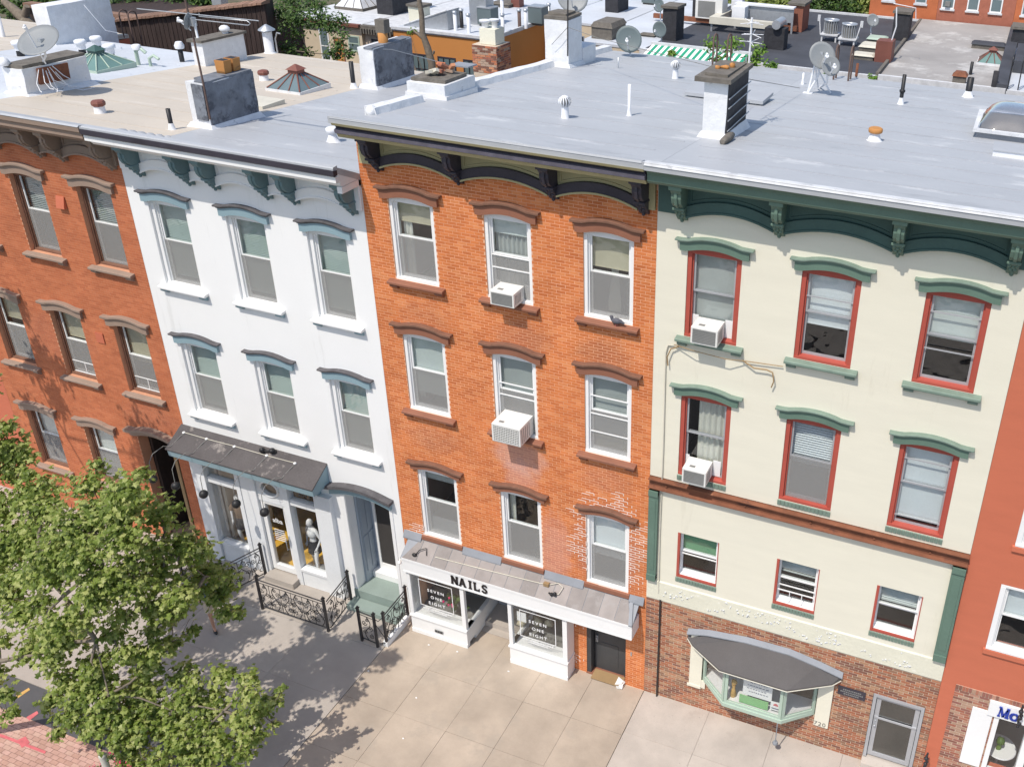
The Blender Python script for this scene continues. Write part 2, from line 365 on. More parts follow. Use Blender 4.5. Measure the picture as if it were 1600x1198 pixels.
m['glass_s'] = glassmat('shop glass', (.96, .97, .97), .8)
m['screen'] = screenmat('insect screen', (.40, .395, .38), .42)
m['black_iron'] = M('black iron', (.022, .02, .022), rough=.45, var=.2, spec=.6)
m['black'] = M('black plastic', (.02, .02, .022), rough=.5)
m['white_plastic'] = M('white plastic', (.76, .75, .71), rough=.45, var=.04, stain=((.55, .52, .46), 6, .64, .5))
m['ac_grey'] = M('grey grille plastic', (.22, .22, .21), rough=.6, var=.1)
m['rust'] = M('rusty steel', (.22, .085, .045), rough=.85, var=.25, sc=3, bump=.4, bsc=20, stain=((.08, .035, .03), 2, .56, .8, (.5, 1, 2)), stain2=((.42, .2, .12), 3, .63, .6))
m['metal'] = M('galvanised metal', (.50, .52, .54), rough=.4, metal=.6, var=.1, sc=6)
m['vent_white'] = M('silver coated pipe', (.78, .79, .81), rough=.5, var=.05)
m['dish'] = M('grey dish', (.25, .265, .27), rough=.5, var=.04)
m['dish_d'] = M('dark grey dish', (.13, .165, .17), rough=.5, var=.04)
m['chim_blue'] = M('blue grey chimney coating', (.18, .195, .22), rough=.8, var=.35, sc=2.5, bump=1.0, bsc=5, stain=((.07, .075, .09), 1.6, .54, .9), stain2=((.34, .37, .42), 3, .64, .6))
m['chim_black'] = M('black tarred chimney', (.035, .035, .04), rough=.8, var=.3, sc=4, bump=.8, bsc=8)
m['chim_white'] = M('white coated chimney', (.72, .73, .74), rough=.6, var=.08, sc=3, bump=.9, bsc=6, stain=((.30, .30, .31), 3.5, .62, .7))
m['cap_conc'] = M('sooty concrete cap', (.15, .135, .115), rough=.9, var=.25, sc=5, bump=.6, bsc=15, stain=((.3, .27, .22), 6, .6, .6))
m['terra'] = M('terracotta flue', (.50, .23, .07), rough=.8, var=.12, stain=((.08, .06, .05), 3, .58, .8))
m['green_glass'] = M('green skylight panel', (.14, .24, .22), rough=.35, var=.1)
m['sky_glass'] = M('grey skylight glass', (.14, .19, .20), rough=.2, var=.1, spec=.7)
m['copper_red'] = M('red brown metal', (.20, .075, .055), rough=.6, var=.15)
m['walk_b'] = M('grey concrete', (.43, .385, .34), rough=.85, var=.10, sc=.8, fine=.14, fsc=60, island=.04, bump=.15, bsc=60, stain=((.3, .27, .25), 1.2, .6, .4), stain2=((.09, .08, .07), 20, .74, .7))
m['walk_c'] = M('tan concrete', (.445, .37, .295), rough=.85, var=.18, sc=.8, fine=.16, fsc=70, island=.05, bump=.15, bsc=60, stain=((.36, .31, .255), .9, .54, .6), stain2=((.16, .13, .10), 24, .655, .7))
m['walk_d'] = M('pale pinkish concrete', (.47, .42, .37), rough=.85, var=.16, sc=.8, fine=.14, fsc=70, island=.06, bump=.15, bsc=60, stain=((.38, .33, .29), 1.3, .6, .5), stain2=((.12, .10, .09), 17, .625, .85))
m['joint'] = M('dark joint', (.19, .16, .13), rough=.95)
m['asphalt'] = M('asphalt', (.10, .10, .105), rough=.9, var=.12, fine=.2, fsc=90)
m['soil'] = M('yard soil', (.13, .11, .07), rough=1, var=.3, stain=((.06, .08, .03), 1.2, .52, .8))
m['bark'] = M('mottled bark', (.20, .165, .125), rough=.9, var=.25, sc=8, stain=((.36, .33, .25), 5, .6, .7))
m['leaf'] = leafmat('plane tree leaf', [(.11, .165, .026), (.28, .36, .075), (.55, .58, .22)], .5)
m['leaf_d'] = leafmat('dark leaf', [(.03, .07, .014), (.065, .12, .025), (.12, .2, .04)], .3)
m['leaf_b'] = leafmat('bright leaf', [(.08, .17, .02), (.14, .26, .03), (.22, .36, .06)], .35)
m['awn_b'] = M('dark felt roof', (.105, .095, .095), rough=.9, var=.15, fine=.2, stain=((.40, .36, .33), 1.1, .56, .7), stain2=((.6, .58, .55), 12, .73, .8))
m['awn_d'] = M('brown felt roof', (.115, .107, .105), rough=.9, var=.08, fine=.2, fsc=80, stain=((.6, .58, .55), 14, .735, .8))
m['metal_panel'] = M('weathered metal panel', (.265, .235, .22), rough=.6, var=.15, sc=2.5, island=.14, stain=((.30, .28, .27), 3, .55, .5), spec=.4)
m['flash'] = M('grey flashing', (.26, .275, .30), rough=.6, var=.1)
m['wood_floor'] = M('yellow shop floor', (.85, .50, .07), rough=.4, var=.15, sc=2)  # yellow raised in brightness to stand in for light inside the shop
m['shop_wall'] = M('shop wall', (.60, .54, .46), rough=.8)
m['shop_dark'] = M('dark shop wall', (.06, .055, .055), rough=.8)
m['manneq'] = M('white mannequin', (.85, .85, .86), rough=.35, var=.01)
m['cloth_dark'] = M('dark cloth', (.035, .035, .04), rough=.9)
m['cloth_brown'] = M('brown cloth', (.20, .13, .08), rough=.9)
m['skin'] = M('skin', (.50, .27, .18), rough=.55, var=.04)
m['hair'] = M('brown hair', (.05, .03, .02), rough=.6)
m['cloth_blue'] = M('blue shirt', (.14, .2, .28), rough=.9)
m['shorts'] = M('tan shorts', (.5, .42, .32), rough=.9)
m['door_dark'] = M('dark grey door', (.055, .058, .062), rough=.4, var=.15)
m['pale_green'] = M('pale green window paint', (.42, .52, .43), rough=.5, var=.06)
m['letter_dark'] = M('dark letters', (.025, .02, .02), rough=.5)
m['letter_white'] = M('white letters', (.85, .85, .85), rough=.5)
m['letter_blue'] = M('blue letters', (.02, .05, .35), rough=.4)
m['steel_letter'] = M('brass numbers', (.18, .17, .15), rough=.4)
m['step_green'] = M('grey green painted step', (.25, .31, .28), rough=.7, var=.08)
m['orange_wall'] = M('ochre stucco', (.56, .235, .065), rough=.85, var=.04, sc=.6, stain=((.5, .2, .06), .5, .6, .4))
m['rear_cream'] = M('cream siding', (.62, .52, .38), rough=.8, var=.05)
m['rear_orange'] = M('far orange brick', (.50, .15, .06), rough=.85, var=.1, sc=2)
m['rear_red'] = M('far red brick', (.38, .135, .085), rough=.85, var=.12, sc=3)
m['dark_wood'] = M('dark weathered boards', (.045, .03, .026), rough=.9, var=.4, sc=4, squash=(4, 1, .4))
m['tile'] = M('old coping tile', (.25, .15, .105), rough=.9, var=.2, sc=3, island=.25)
m['rusty_pipe'] = M('brown pipe', (.13, .085, .07), rough=.7, var=.2)
m['awn_green'] = M('green awning cloth', (.02, .30, .17), rough=.8)
m['awn_white'] = M('white awning cloth', (.8, .8, .78), rough=.8)
m['paper'] = M('paper', (.8, .8, .78), rough=.9, var=.02)
m['paper_green'] = M('green paper', (.25, .50, .22), rough=.9, var=.04)
m['ink'] = M('ink', (.12, .14, .2), rough=.9)
m['pink'] = M('pink petals', (.75, .02, .16), rough=.6)
m['marking_pink'] = M('pink utility paint', (.60, .15, .16), rough=.8, var=.2, sc=6)
m['marking_yel'] = M('yellow paint mark', (.62, .38, .12), rough=.8, var=.2, sc=6)
m['pigeon'] = M('pigeon feathers', (.10, .10, .12), rough=.7, var=.2, sc=20)
m['cord'] = M('tan cord', (.33, .22, .11), rough=.7)
m['conduit'] = M('cream conduit', (.60, .57, .48), rough=.6)
m['clear'] = glassmat('skylight dome plastic', (.80, .82, .86), 1.5)
# ================================================================ builders for houses
def wallmb(mb, x0, x1, z0, z1, y0, y1, ops):
    zc = sorted({z0, z1} | {min(max(z, z0), z1) for o in ops for z in o[2:4]})
    for a, b in zip(zc, zc[1:]):
        if b-a < 1e-4: continue
        zm = (a+b)/2; cut = sorted((o[0], o[1]) for o in ops if o[2] < zm < o[3]); x = x0
        for c0, c1 in cut:
            if c0 > x: mb.box(x, min(c0, x1), y0, y1, a, b)
            x = max(x, c1)
        if x < x1: mb.box(x, x1, y0, y1, a, b)
    return mb
UB = {}
def unit_brick(mat):
    if mat.name not in UB:
        me = bpy.data.meshes.new('brick')
        me.from_pydata([(0, 0, 0), (1, 0, 0), (1, 1, 0), (0, 1, 0), (0, 0, 1), (1, 0, 1), (1, 1, 1), (0, 1, 1)], [],
                       [(0, 3, 2, 1), (4, 5, 6, 7), (0, 1, 5, 4), (1, 2, 6, 5), (3, 0, 4, 7)])
        me.materials.append(mat); UB[mat.name] = me
    return UB[mat.name]
def rects(x0, x1, z0, z1, bl, bh, j, ops, rowfn=None):
    out = []; r = 0; z = z0
    while z < z1-bh*.5:
        za, zb = z, z+bh-j
        free = [(x0, x1)]
        for o in ops:
            if min(zb, o[3])-max(za, o[2]) > .35*bh:
                nf = []
                for a, b in free:
                    if o[1] <= a or o[0] >= b: nf.append((a, b)); continue
                    if o[0] > a: nf.append((a, o[0]))
                    if o[1] < b: nf.append((o[1], b))
                free = nf
        x = x0-(bl/2 if r % 2 else 0)
        while x < x1:
            for a, b in free:
                xa, xb = max(x, a), min(x+bl-j, b)
                if xb-xa > .03: out.append((xa, xb, za, zb))
            x += bl
        z += bh; r += 1
    return out
def place_bricks(parent, rs, y, proud, mat, nparts=300, name='brick', var=.003, axis='y'):
    rs = np.array(rs); cx = (rs[:, 0]+rs[:, 1])/2; cz = (rs[:, 2]+rs[:, 3])/2
    d = (cx-CAMPOS[0])**2+(y-CAMPOS[1])**2+(cz-CAMPOS[2])**2
    size = (rs[:, 1]-rs[:, 0])/np.sqrt(d)
    # only count as near what the lens can see
    rel = np.stack([cx, np.full_like(cx, y), cz], 1)-CAMPOS; h = rel @ CAMR.T
    px = FPX*h[:, 0]/h[:, 2]+CX; py = FPX*h[:, 1]/h[:, 2]+CY
    vis = (px > 0) & (px < 1600) & (py > 0) & (py < 1198)
    order = np.argsort(-(size*np.where(vis, 1, .01)))
    me = unit_brick(mat); base = WLOC[parent]
    rng = np.random.default_rng(3)
    for i in order[:nparts]:
        a, b, c, e = rs[i]; o = bpy.data.objects.new(name, me); COL.objects.link(o); o.parent = parent
        p = proud+rng.uniform(-var, var)
        o.location = Vector((a, y-p, c))-base; o.scale = (b-a, p, e-c); WLOC[o] = base
    rest = rs[order[nparts:]]
    if len(rest):
        n = len(rest); p = proud+rng.uniform(-var, var, n); V = np.zeros((n, 8, 3))
        V[:, [0, 3, 4, 7], 0] = rest[:, 0:1]; V[:, [1, 2, 5, 6], 0] = rest[:, 1:2]
        V[:, [0, 1, 4, 5], 1] = (y-p)[:, None]; V[:, [2, 3, 6, 7], 1] = y
        V[:, [0, 1, 2, 3], 2] = rest[:, 2:3]; V[:, [4, 5, 6, 7], 2] = rest[:, 3:4]
        V -= np.array(base)
        F = np.array([(0, 3, 2, 1), (4, 5, 6, 7), (0, 1, 5, 4), (1, 2, 6, 5), (3, 0, 4, 7)])
        FF = (F[None]+8*np.arange(n)[:, None, None]).reshape(-1, 4)
        me2 = bpy.data.meshes.new('brick_courses'); me2.vertices.add(n*8); me2.vertices.foreach_set('co', V.reshape(-1))
        me2.loops.add(len(FF)*4); me2.loops.foreach_set('vertex_index', FF.reshape(-1)); me2.polygons.add(len(FF))
        me2.polygons.foreach_set('loop_start', np.arange(len(FF))*4); me2.polygons.foreach_set('loop_total', np.full(len(FF), 4))
        me2.update(calc_edges=True); me2.materials.append(mat); me2.polygons.foreach_set('use_smooth', np.zeros(len(FF), dtype=bool))
        o = bpy.data.objects.new('brick_courses', me2); COL.objects.link(o); o.parent = parent; o['kind'] = 'stuff'; WLOC[o] = base

def arch(x0, x1, zh, rise):
    c = (x0+x1)/2; h = (x1-x0)/2
    return lambda x: zh+rise*max(0, 1-((x-c)/h)**2)
def slats(mb, x0, x1, y, z0, z1, pitch=.05):
    z = z1
    while z > z0+.01:
        mb.hexa([(x0, y, z-.004), (x1, y, z-.004), (x1, y+.028, z+.022), (x0, y+.028, z+.022)],
                [(x0, y, z-.001), (x1, y, z-.001), (x1, y+.028, z+.025), (x0, y+.028, z+.025)]); z -= pitch
    mb.box(x0, x1, y, y+.03, z0-.012, z0+.012)
def drape(x0, x1, y, z0, z1, folds=7, amp=.025, pinch=None):
    mb = MB(); n = folds*6; rows = 8; vs = []
    for r in range(rows+1):
        t = r/rows; z = z1+(z0-z1)*t
        for i in range(n+1):
            u = i/n; x = x0+(x1-x0)*u
            if pinch:
                k = 1-pinch[0]*math.sin(min(1, t/pinch[1])*math.pi/2)*(1 if t < pinch[1] else max(.75, 1-(t-pinch[1])*.6)); x = pinch[2]+(x-pinch[2])*k
            vs.append((x, y+amp*math.sin(u*folds*2*math.pi), z))
    for r in range(rows):
        for i in range(n): a = r*(n+1)+i; mb.add([], []); mb.f.append((a, a+1, a+n+2, a+n+1)); mb.sm.append(True)
    mb.v = vs
    return mb
def window(bld, x0, x1, zs, zh, rise=.09, casing=None, cw=.075, cy=.03, frame=None, fw=.038, glass=None, screen=True, upfrac=.46,
           inside=(), hood=None, sill=None, label=None, bar=None, subsill=None, sash_open=0, step=True):
    casing = casing or m['white_paint']; frame = frame or m['white_paint']; glass = glass or m['glass']
    A = arch(x0, x1, zh, rise); k = MB()
    k.box(x0+.002, x0+cw, cy, cy+.2, zs+.055, zh-.05); k.box(x1-cw, x1-.002, cy, cy+.2, zs+.055, zh-.05)
    s = .03 if step else .0
    if step:
        k.box(x0+cw, x0+cw+s, cy+.045, cy+.2, zs+.055, zh-.05); k.box(x1-cw-s, x1-cw, cy+.045, cy+.2, zs+.055, zh-.05)
    k.band(x0+.002, x1-.002, zh-.05, lambda x: A(x)-.002, cy+.003, cy+.2)
    k.prism([(cy-.02, zs), (cy+.2, zs), (cy+.2, zs+.075), (cy-.02, zs+.05)], 'x', x0+.002, x1-.002)
    w = obj('window', k, casing, bld, label)
    gx0, gx1, gz0, gz1 = x0+cw+s, x1-cw-s, zs+.065, zh-.05
    zm = gz1-(gz1-gz0)*upfrac
    def sash(a, b, y, bot=fw):
        q = MB(); q.box(gx0, gx0+fw, y, y+.03, a, b); q.box(gx1-fw, gx1, y, y+.03, a, b)
        q.box(gx0+fw, gx1-fw, y, y+.03, a, a+bot); q.box(gx0+fw, gx1-fw, y, y+.03, b-fw, b)
        f = obj('sash', q, frame, w)
        obj('pane', MB().box(gx0+fw-.004, gx1-fw+.004, y+.012, y+.017, a+bot-.004, b-fw+.004), glass, w)
    sash(zm-.02, gz1, cy+.075); sash(gz0+sash_open, zm+.02+sash_open, cy+.113, .05)
    if screen: 
        obj('insect_screen', MB().box(gx0+.006, gx1-.006, cy+.062, cy+.066, gz0, zm), m['screen'], w)
    if bar:
        q = MB()
        for zz in bar: q.box(gx0, gx1, cy+.045, cy+.062, zz-.012, zz+.012)
        obj('storm_bar', q, frame, w)
    for it in inside:
        t, fr = it[0], it[1]; a, b = gx0+.005, gx1-.005; zb = gz1-(gz1-gz0)*fr; y = cy+.17
        if t == 'slat': q = MB(); slats(q, a, b, y, zb, gz1, it[3] if len(it) > 3 else .05); obj('blind', q, it[2], w)
        elif t == 'roller':
            q = MB().box(a, b, y, y+.006, zb, gz1); q.box(a, b, y-.008, y+.012, zb-.02, zb); obj('blind', q, it[2], w)
        elif t == 'half':       # something in the lower part
            obj('blind', MB().box(a, b, y+.02, y+.026, gz0, gz0+(gz1-gz0)*fr), it[2], w)
        elif t == 'drape':
            u0, u1 = it[3]; obj('curtain', drape(a+(b-a)*u0, a+(b-a)*u1, y+.06, gz1-(gz1-gz0)*fr, gz1, it[4] if len(it) > 4 else 5, pinch=(it[5] if len(it) > 5 else None)), it[2], w)
    if hood:
        bm_, cm_, hh, ex, cap_t = hood
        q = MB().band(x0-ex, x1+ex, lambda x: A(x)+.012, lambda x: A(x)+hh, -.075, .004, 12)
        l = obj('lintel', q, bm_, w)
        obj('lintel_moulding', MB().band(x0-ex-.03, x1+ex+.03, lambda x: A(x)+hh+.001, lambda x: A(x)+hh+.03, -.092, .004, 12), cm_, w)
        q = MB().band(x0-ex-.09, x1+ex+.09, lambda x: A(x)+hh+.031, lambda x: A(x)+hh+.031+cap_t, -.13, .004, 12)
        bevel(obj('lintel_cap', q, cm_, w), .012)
    if sill:
        kind, sm = sill[0], sill[1]
        if kind == 'stone':
            q = MB().prism([(-.15, zs-.085), (.0, zs-.085), (.02, zs-.001), (-.13, zs-.022), (-.15, zs-.032)], 'x', x0-.15, x1+.15)
            q.prism([(-.11, zs-.115), (.0, zs-.115), (.0, zs-.086), (-.11, zs-.086)], 'x', x0-.12, x1+.12)
            so_ = bevel(obj('sill', q, sm, w), .008)
            for c in (x0-.02, x1+.02-.0):
                cc = c+(.0 if c < (x0+x1)/2 else -.0)
                q = MB().prism([(-.11, zs-.116), (-.11, zs-.15), (-.05, zs-.20), (.0, zs-.21), (.0, zs-.116)], 'x', cc-.09, cc+.09)
                obj('sill_bracket', q, sill[2] if len(sill) > 2 else sm, w)
        elif kind == 'rowlock':
            n = 14; q = MB()
            for i in range(n):
                a = x0-.01+(x1-x0+.02)*i/n; b = x0-.01+(x1-x0+.02)*(i+1)/n-.008
                q.hexa([(a, -.028+.004*random.random(), zs-.13), (b, -.028, zs-.13), (b, .0, zs-.13), (a, .0, zs-.13)],
                       [(a, -.035, zs-.015), (b, -.035, zs-.015), (b, .04, zs-.003), (a, .04, zs-.003)])
            obj('sill', q, sm, w)
        elif kind == 'plain':
            obj('sill', MB().prism([(-.06, zs-.12), (.0, zs-.12), (.02, zs-.001), (-.055, zs-.015)], 'x', x0-.04, x1+.04), sm, w)
    return w

def cornice(bld, x0, x1, zt, br, mt, single=True):
    cr, fr, bd, bk, bead = mt['crown'], mt['panel'], mt['band'], mt['bracket'], mt['bead']
    q = MB().prism([(-.62, zt-.09), (-.72, zt-.012), (-.745, zt-.006), (-.76, zt-.02), (-.755, zt-.07), (-.735, zt-.10), (-.70, zt-.15), (-.66, zt-.19), (-.635, zt-.25), (-.635, zt-.36), (-.58, zt-.42), (-.002, zt-.42), (-.002, zt-.40)], 'x', x0, x1)
    c = obj('cornice', q, cr, bld, mt.get('label'))
    if mt.get('stripe'):
        obj('cornice_moulding', MB().prism([(-.775, zt-.115), (-.74, zt-.125), (-.70, zt-.175), (-.75, zt-.17)], 'x', x0-.002, x1+.002), mt['stripe'], c)
        obj('cornice_ledge', MB().prism([(-.70, zt-.27), (-.60, zt-.235), (-.60, zt-.35), (-.69, zt-.34)], 'x', x0-.003, x1+.003), m['c_ledge_lit'], c)
        obj('cornice_moulding', MB().prism([(-.64, zt-.362), (-.60, zt-.44), (-.52, zt-.44), (-.58, zt-.362)], 'x', x0-.002, x1+.002), mt['stripe'], c)
    if mt.get('gutter'):
        obj('gutter', MB().prism([(-.825, zt-.13), (-.80, zt-.15), (-.70, zt-.13), (-.70, zt-.035), (-.825, zt-.015)], 'x', x0-.02, x1+.02), mt['gutter'], c)
        obj('fascia_board', MB().box(x0-.01, x1+.01, -.765, -.64, zt-.29, zt-.168), mt.get('fascia', cr), c)
    pr = [(.0, zt-.42), (-.53, zt-.42), (-.53, zt-.52), (-.50, zt-.56), (-.47, zt-.60), (-.475, zt-.68), (-.44, zt-.78), (-.36, zt-.86), (-.30, zt-.90), (-.285, zt-.96), (-.22, zt-1.04), (-.19, zt-1.07), (-.12, zt-1.16), (-.06, zt-1.22), (.0, zt-1.24)]
    for b in br:
        q = MB().prism(pr, 'x', b-.095, b+.095)
        q.box(b-.125, b+.125, -.56, -.09, zt-.50, zt-.425)
        q.prism([(-.50, zt-.53), (-.51, zt-.66), (-.47, zt-.80), (-.38, zt-.885), (-.36, zt-.86), (-.42, zt-.78), (-.44, zt-.68), (-.44, zt-.6)], 'x', b-.03, b+.03)
        q.box(b-.115, b+.115, -.33, -.02, zt-.955, zt-.905)
        for dx, dz in ((-.06, -1.0), (.06, -1.0), (0, -1.03), (-.035, -1.09), (.035, -1.09), (0, -1.15), (0, -1.22)):
            q.ball((b+dx, -.24+(-dz-1.0)*.75, zt+dz), .042, n=8)
        bevel(obj('bracket', q, bk, c), .008, 1)
    ed = [x0+.02]+list(br)+[x1-.02]
    for i, (a, b) in enumerate(zip(ed, ed[1:])):
        if b-a < .12: continue
        end = i in (0, len(ed)-2)
        rise = 0 if end else (.22 if b-a > 1.2 else .13); lo = arch(a, b, zt-1.16, rise) if not end else (lambda x, z=zt-1.12: z)
        obj('frieze_panel', MB().band(a, b, lo, zt-.42, -.075, -.004, 12), fr, c)
        if not end:
            a2, b2 = a+.098, b-.098
            obj('arch_band', MB().band(a2, b2, lambda x: lo(x)+.012, lambda x: lo(x)+.20, -.145, -.07, 12), bd, c)
            q = MB().band(a2, b2, lambda x: lo(x)-.025, lambda x: lo(x)+.012, -.17, -.0, 12)
            if b-a > 1.2:
                q.band(a2+.08, b2-.08, lambda x: lo(x)+.235, lambda x: lo(x)+.265, -.095, -.07, 12)
                z1 = zt-.47
                q.box(a2+.05, a2+.08, -.095, -.07, lo(a2+.07)+.235, z1); q.box(b2-.08, b2-.05, -.095, -.07, lo(b2-.07)+.235, z1)
            obj('bead', q, bead, c)
    return c
def shell(bld, x0, x1, zroof, mat_side, mat_roof, y1=12.6, prof=None, z0=0, inner=None):
    q = MB(); q.box(x0, x0+.14, .302, y1, z0, zroof(y1)-.15); q.box(x1-.14, x1, .302, y1, z0, zroof(y1)-.15); q.box(x0+.141, x1-.141, y1-.3, y1-.001, z0, zroof(y1)-.15)
    obj('wall', q, mat_side, bld, 'plain side and rear walls')
    pts = [(y, z) for y, z in prof]; pts2 = [(y, z-.14) for y, z in prof][::-1]
    r = obj('roof', MB().prism(pts+pts2, 'x', x0-.001, x1+.001), mat_roof, bld)
    rs_ = random.Random(int(abs(x0)*10)); yy = .9
    zat = lambda y: next(((z0_+(z1_-z0_)*(y-y0_)/(y1_-y0_)) for (y0_, z0_), (y1_, z1_) in zip(prof, prof[1:]) if y0_ <= y <= y1_), zroof(y))
    while yy < y1-.3:
        q = MB(); n_ = 12; a_ = rs_.uniform(0, .3); b_ = rs_.uniform(0, .3)
        for i in range(n_):
            xa, xb = x0+.15+a_+(x1-x0-.3-a_-b_)*i/n_, x0+.15+a_+(x1-x0-.3-a_-b_)*(i+1)/n_
            w0, w1 = .02*mnoise.noise(Vector((xa, yy, 0))), .02*mnoise.noise(Vector((xb, yy, 0)))
            q.hexa([(xa, yy+w0, zat(yy)-.01), (xb, yy+w1, zat(yy)-.01), (xb, yy+w1+.08, zat(yy+.08)-.01), (xa, yy+w0+.08, zat(yy+.08)-.01)], [(xa, yy+w0, zat(yy)+.008), (xb, yy+w1, zat(yy)+.008), (xb, yy+w1+.08, zat(yy+.08)+.002), (xa, yy+w0+.08, zat(yy+.08)+.002)])
        obj('roof_seam', q, mat_roof, r); yy += rs_.uniform(.85, 1.05)
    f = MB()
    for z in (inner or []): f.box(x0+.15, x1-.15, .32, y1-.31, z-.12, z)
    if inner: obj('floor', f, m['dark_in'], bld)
    # near black floors put the dimness of the rooms into colour
    return r
# ================================================================ the setting
struct('ground', MB().box(-300, 300, -300, 400, -.6, -.16), m['soil'])
struct('road', MB().box(-120, 120, -19, -8.6, -.155, -.15), m['asphalt'])
struct('opposite_sidewalk', MB().box(-120, 120, -26, -19.01, -.159, -.02), m['walk_d'])
bed = MB().box(-60, 60, -8.5, .25, -.155, -.03); struct('sidewalk_bed', bed, m['joint'])
kb = MB().box(-60, 60, -8.6, -8.5, -.155, .0); struct('kerb', kb, m['walk_d'])
struct('asphalt_strip', MB().box(-60, 60, -6.1, -5.33, -.028, -.004), m['asphalt'])
def slabs(name, xs, ys, mat, label=None):
    root = thing(name, label, 'sidewalk', (0, 0, 0)); del root['category']; root['kind'] = 'structure'
    rng = random.Random(5)
    for a, b in zip(xs, xs[1:]):
        for c, d in zip(ys, ys[1:]):
            t = rng.uniform(-.004, .003)
            q = MB().hexa([(a+.003, c+.003, -.029), (b-.003, c+.003, -.029), (b-.003, d-.003, -.029), (a+.003, d-.003, -.029)],
                          [(a+.003, c+.003, t), (b-.003, c+.003, t+rng.uniform(-.003, .003)), (b-.003, d-.003, t), (a+.003, d-.003, t)])
            obj('concrete_slab', q, mat, root)
    return root
slabs('sidewalk', [-6.94, -5.52, -4.12, -2.85, -1.58, -.255], [-5.32, -4.25, -2.83, -1.4, .24], m['walk_c'], 'tan concrete sidewalk slabs in front of the nail salon')
slabs('sidewalk', [-26, -22, -18.5, -15.3, -12.2, -9.1, -6.95], [-5.32, -2.95, -1.28, .24], m['walk_b'], 'large grey concrete sidewalk slabs before the white house')
slabs('sidewalk', [-.245, 1.45, 3.05, 4.7, 6.4, 8.1, 9.8], [-5.32, -4.0, -2.6, -1.3, .24], m['walk_d'], 'pale concrete sidewalk slabs before the cream house')
pv = thing('brick_pavement', 'pink brick paving strip along the kerb', 'x'); del pv['category']; pv['kind'] = 'structure'
rs = rects(-15.5, -7.5, -8.49, -6.11, .2, .1, .008, [])
# bricks lie flat: reuse the unit brick lying down
me = unit_brick(m['paver'])
vis = []
for a, b, c, d in rs:
    h = CAMR @ (np.array([(a+b)/2, (c+d)/2, 0])-CAMPOS); px = FPX*h[0]/h[2]+CX; py = FPX*h[1]/h[2]+CY
    vis.append(((0 < px < 1600 and 0 < py < 1198), -(h[2]), (a, b, c, d)))
vis.sort(key=lambda t: (not t[0], -t[1]))
far = MB()
for i, (v, dd, (a, b, c, d)) in enumerate(vis):
    if i < 300 and v:
        o = bpy.data.objects.new('paving_brick', me); COL.objects.link(o); o.parent = pv; o.location = (a, c, -.029); o.scale = (b-a, d-c, .029+random.uniform(-.002, .003))
    else: far.box(a, b, c, d, -.029, random.uniform(-.002, .003))
obj('paving_bricks', far, m['paver'], pv, None, 'stuff')
def decal(name, pts, mat, z, label):
    q = MB(); n = len(pts); q.add([(x, y, z) for x, y in pts]+[(x, y, z-.003) for x, y in pts], [tuple(range(n)), tuple(range(2*n-1, n-1, -1))]+[(i, i+n, (i+1) % n+n, (i+1) % n) for i in range(n)])
    o = obj(name, q, mat, None, label, 'structure'); return o
def G(px, py, z=0): p = at(px, py, z); return (p[0], p[1])
decal('painted_mark', [G(25, 1086), G(45, 1074), G(47, 1077), G(28, 1090)], m['marking_yel'], .002, 'yellow paint line on the asphalt strip')
decal('painted_mark', [G(27, 1156), G(40, 1150), G(47, 1160), G(34, 1168)], m['marking_pink'], .008, 'pink paint square on the brick paving')
decal('painted_mark', [G(0, 1146), G(10, 1149), G(72, 1173), G(70, 1177), G(10, 1154), G(0, 1151)], m['marking_pink'], .007, 'long pink paint line across the brick paving')
decal('painted_mark', [G(41, 1120), G(58, 1110), G(60, 1114), G(46, 1125)], m['marking_pink'], .002, 'short pink paint dash on the asphalt')
rng = random.Random(11)
lit = [(703, 598), (1003, 765), (1258, 478), (1081, 435), (1578, 600), (920, 1020)]
for i, (a, b) in enumerate(lit):
    p = at(400+a/4, 898+b/4, .005); q = MB().ball(p, .028, 1.2, .8, .3, 6); q.jitter(.012, 9)
    tag(obj('litter_scrap', q, m['paper']), ['small white scrap on the shaded concrete by the joint', 'larger white scrap in the open tan sidewalk', 'white scrap near the salon recess step', 'small white scrap at the foot of the salon window', 'tiny white scrap in the sun before the salon', 'lowest pale scrap near the photo bottom'][i], 'litter', 'scraps lying on the sidewalk')

# ================================================================ windows of the photo
RCD = lambda y: 13.45-.075*y
RAB = lambda y: 11.9-.06*y
profCD = [(-.76, 13.695), (-.70, 13.70), (-.45, 13.60), (0, 13.46), (4, RCD(4)), (13.0, RCD(13.0))]
profAB = [(-.80, 12.64), (-.70, 12.645), (-.2, 12.40), (.5, 12.05), (1.3, 11.83), (12.6, RAB(12.6))]

# ---- orange brick house with the salon (C)
C = thing('brick_house', 'orange brick house with black and olive cornice above a white salon front', 'house', (-3.55, 0, 0))
cx = [(-6.23, -5.15), (-3.98, -2.92), (-1.78, -.71)]
Cops = []
for a, b in cx: Cops += [(a, b, 10.03, 11.955), (a, b, 6.72, 8.775), (a, b, 3.0, 5.105)]
sf_op = [(-6.55, -2.17, -.01, 2.45), (-1.79, -.75, -.01, 2.12)]
obj('wall', wallmb(MB(), -6.847, -.253, -.03, 13.25, 0.0, .3, Cops+sf_op), m['c_mortar'], C, 'front wall with sunk mortar joints')
rc = rects(-6.845, -.255, .02, 12.95, .203, .0677, .009, Cops+sf_op)
patch = lambda a, b, c, d: (((a+b)/2+1.2)/1.05)**2+(((c+d)/2-4.3)/1.35)**2 < 1+.35*mnoise.noise(Vector((a*2, c*2, 0)))
place_bricks(C, rc, 0.0, .0022, m['c_brick'], 300, var=.0009)
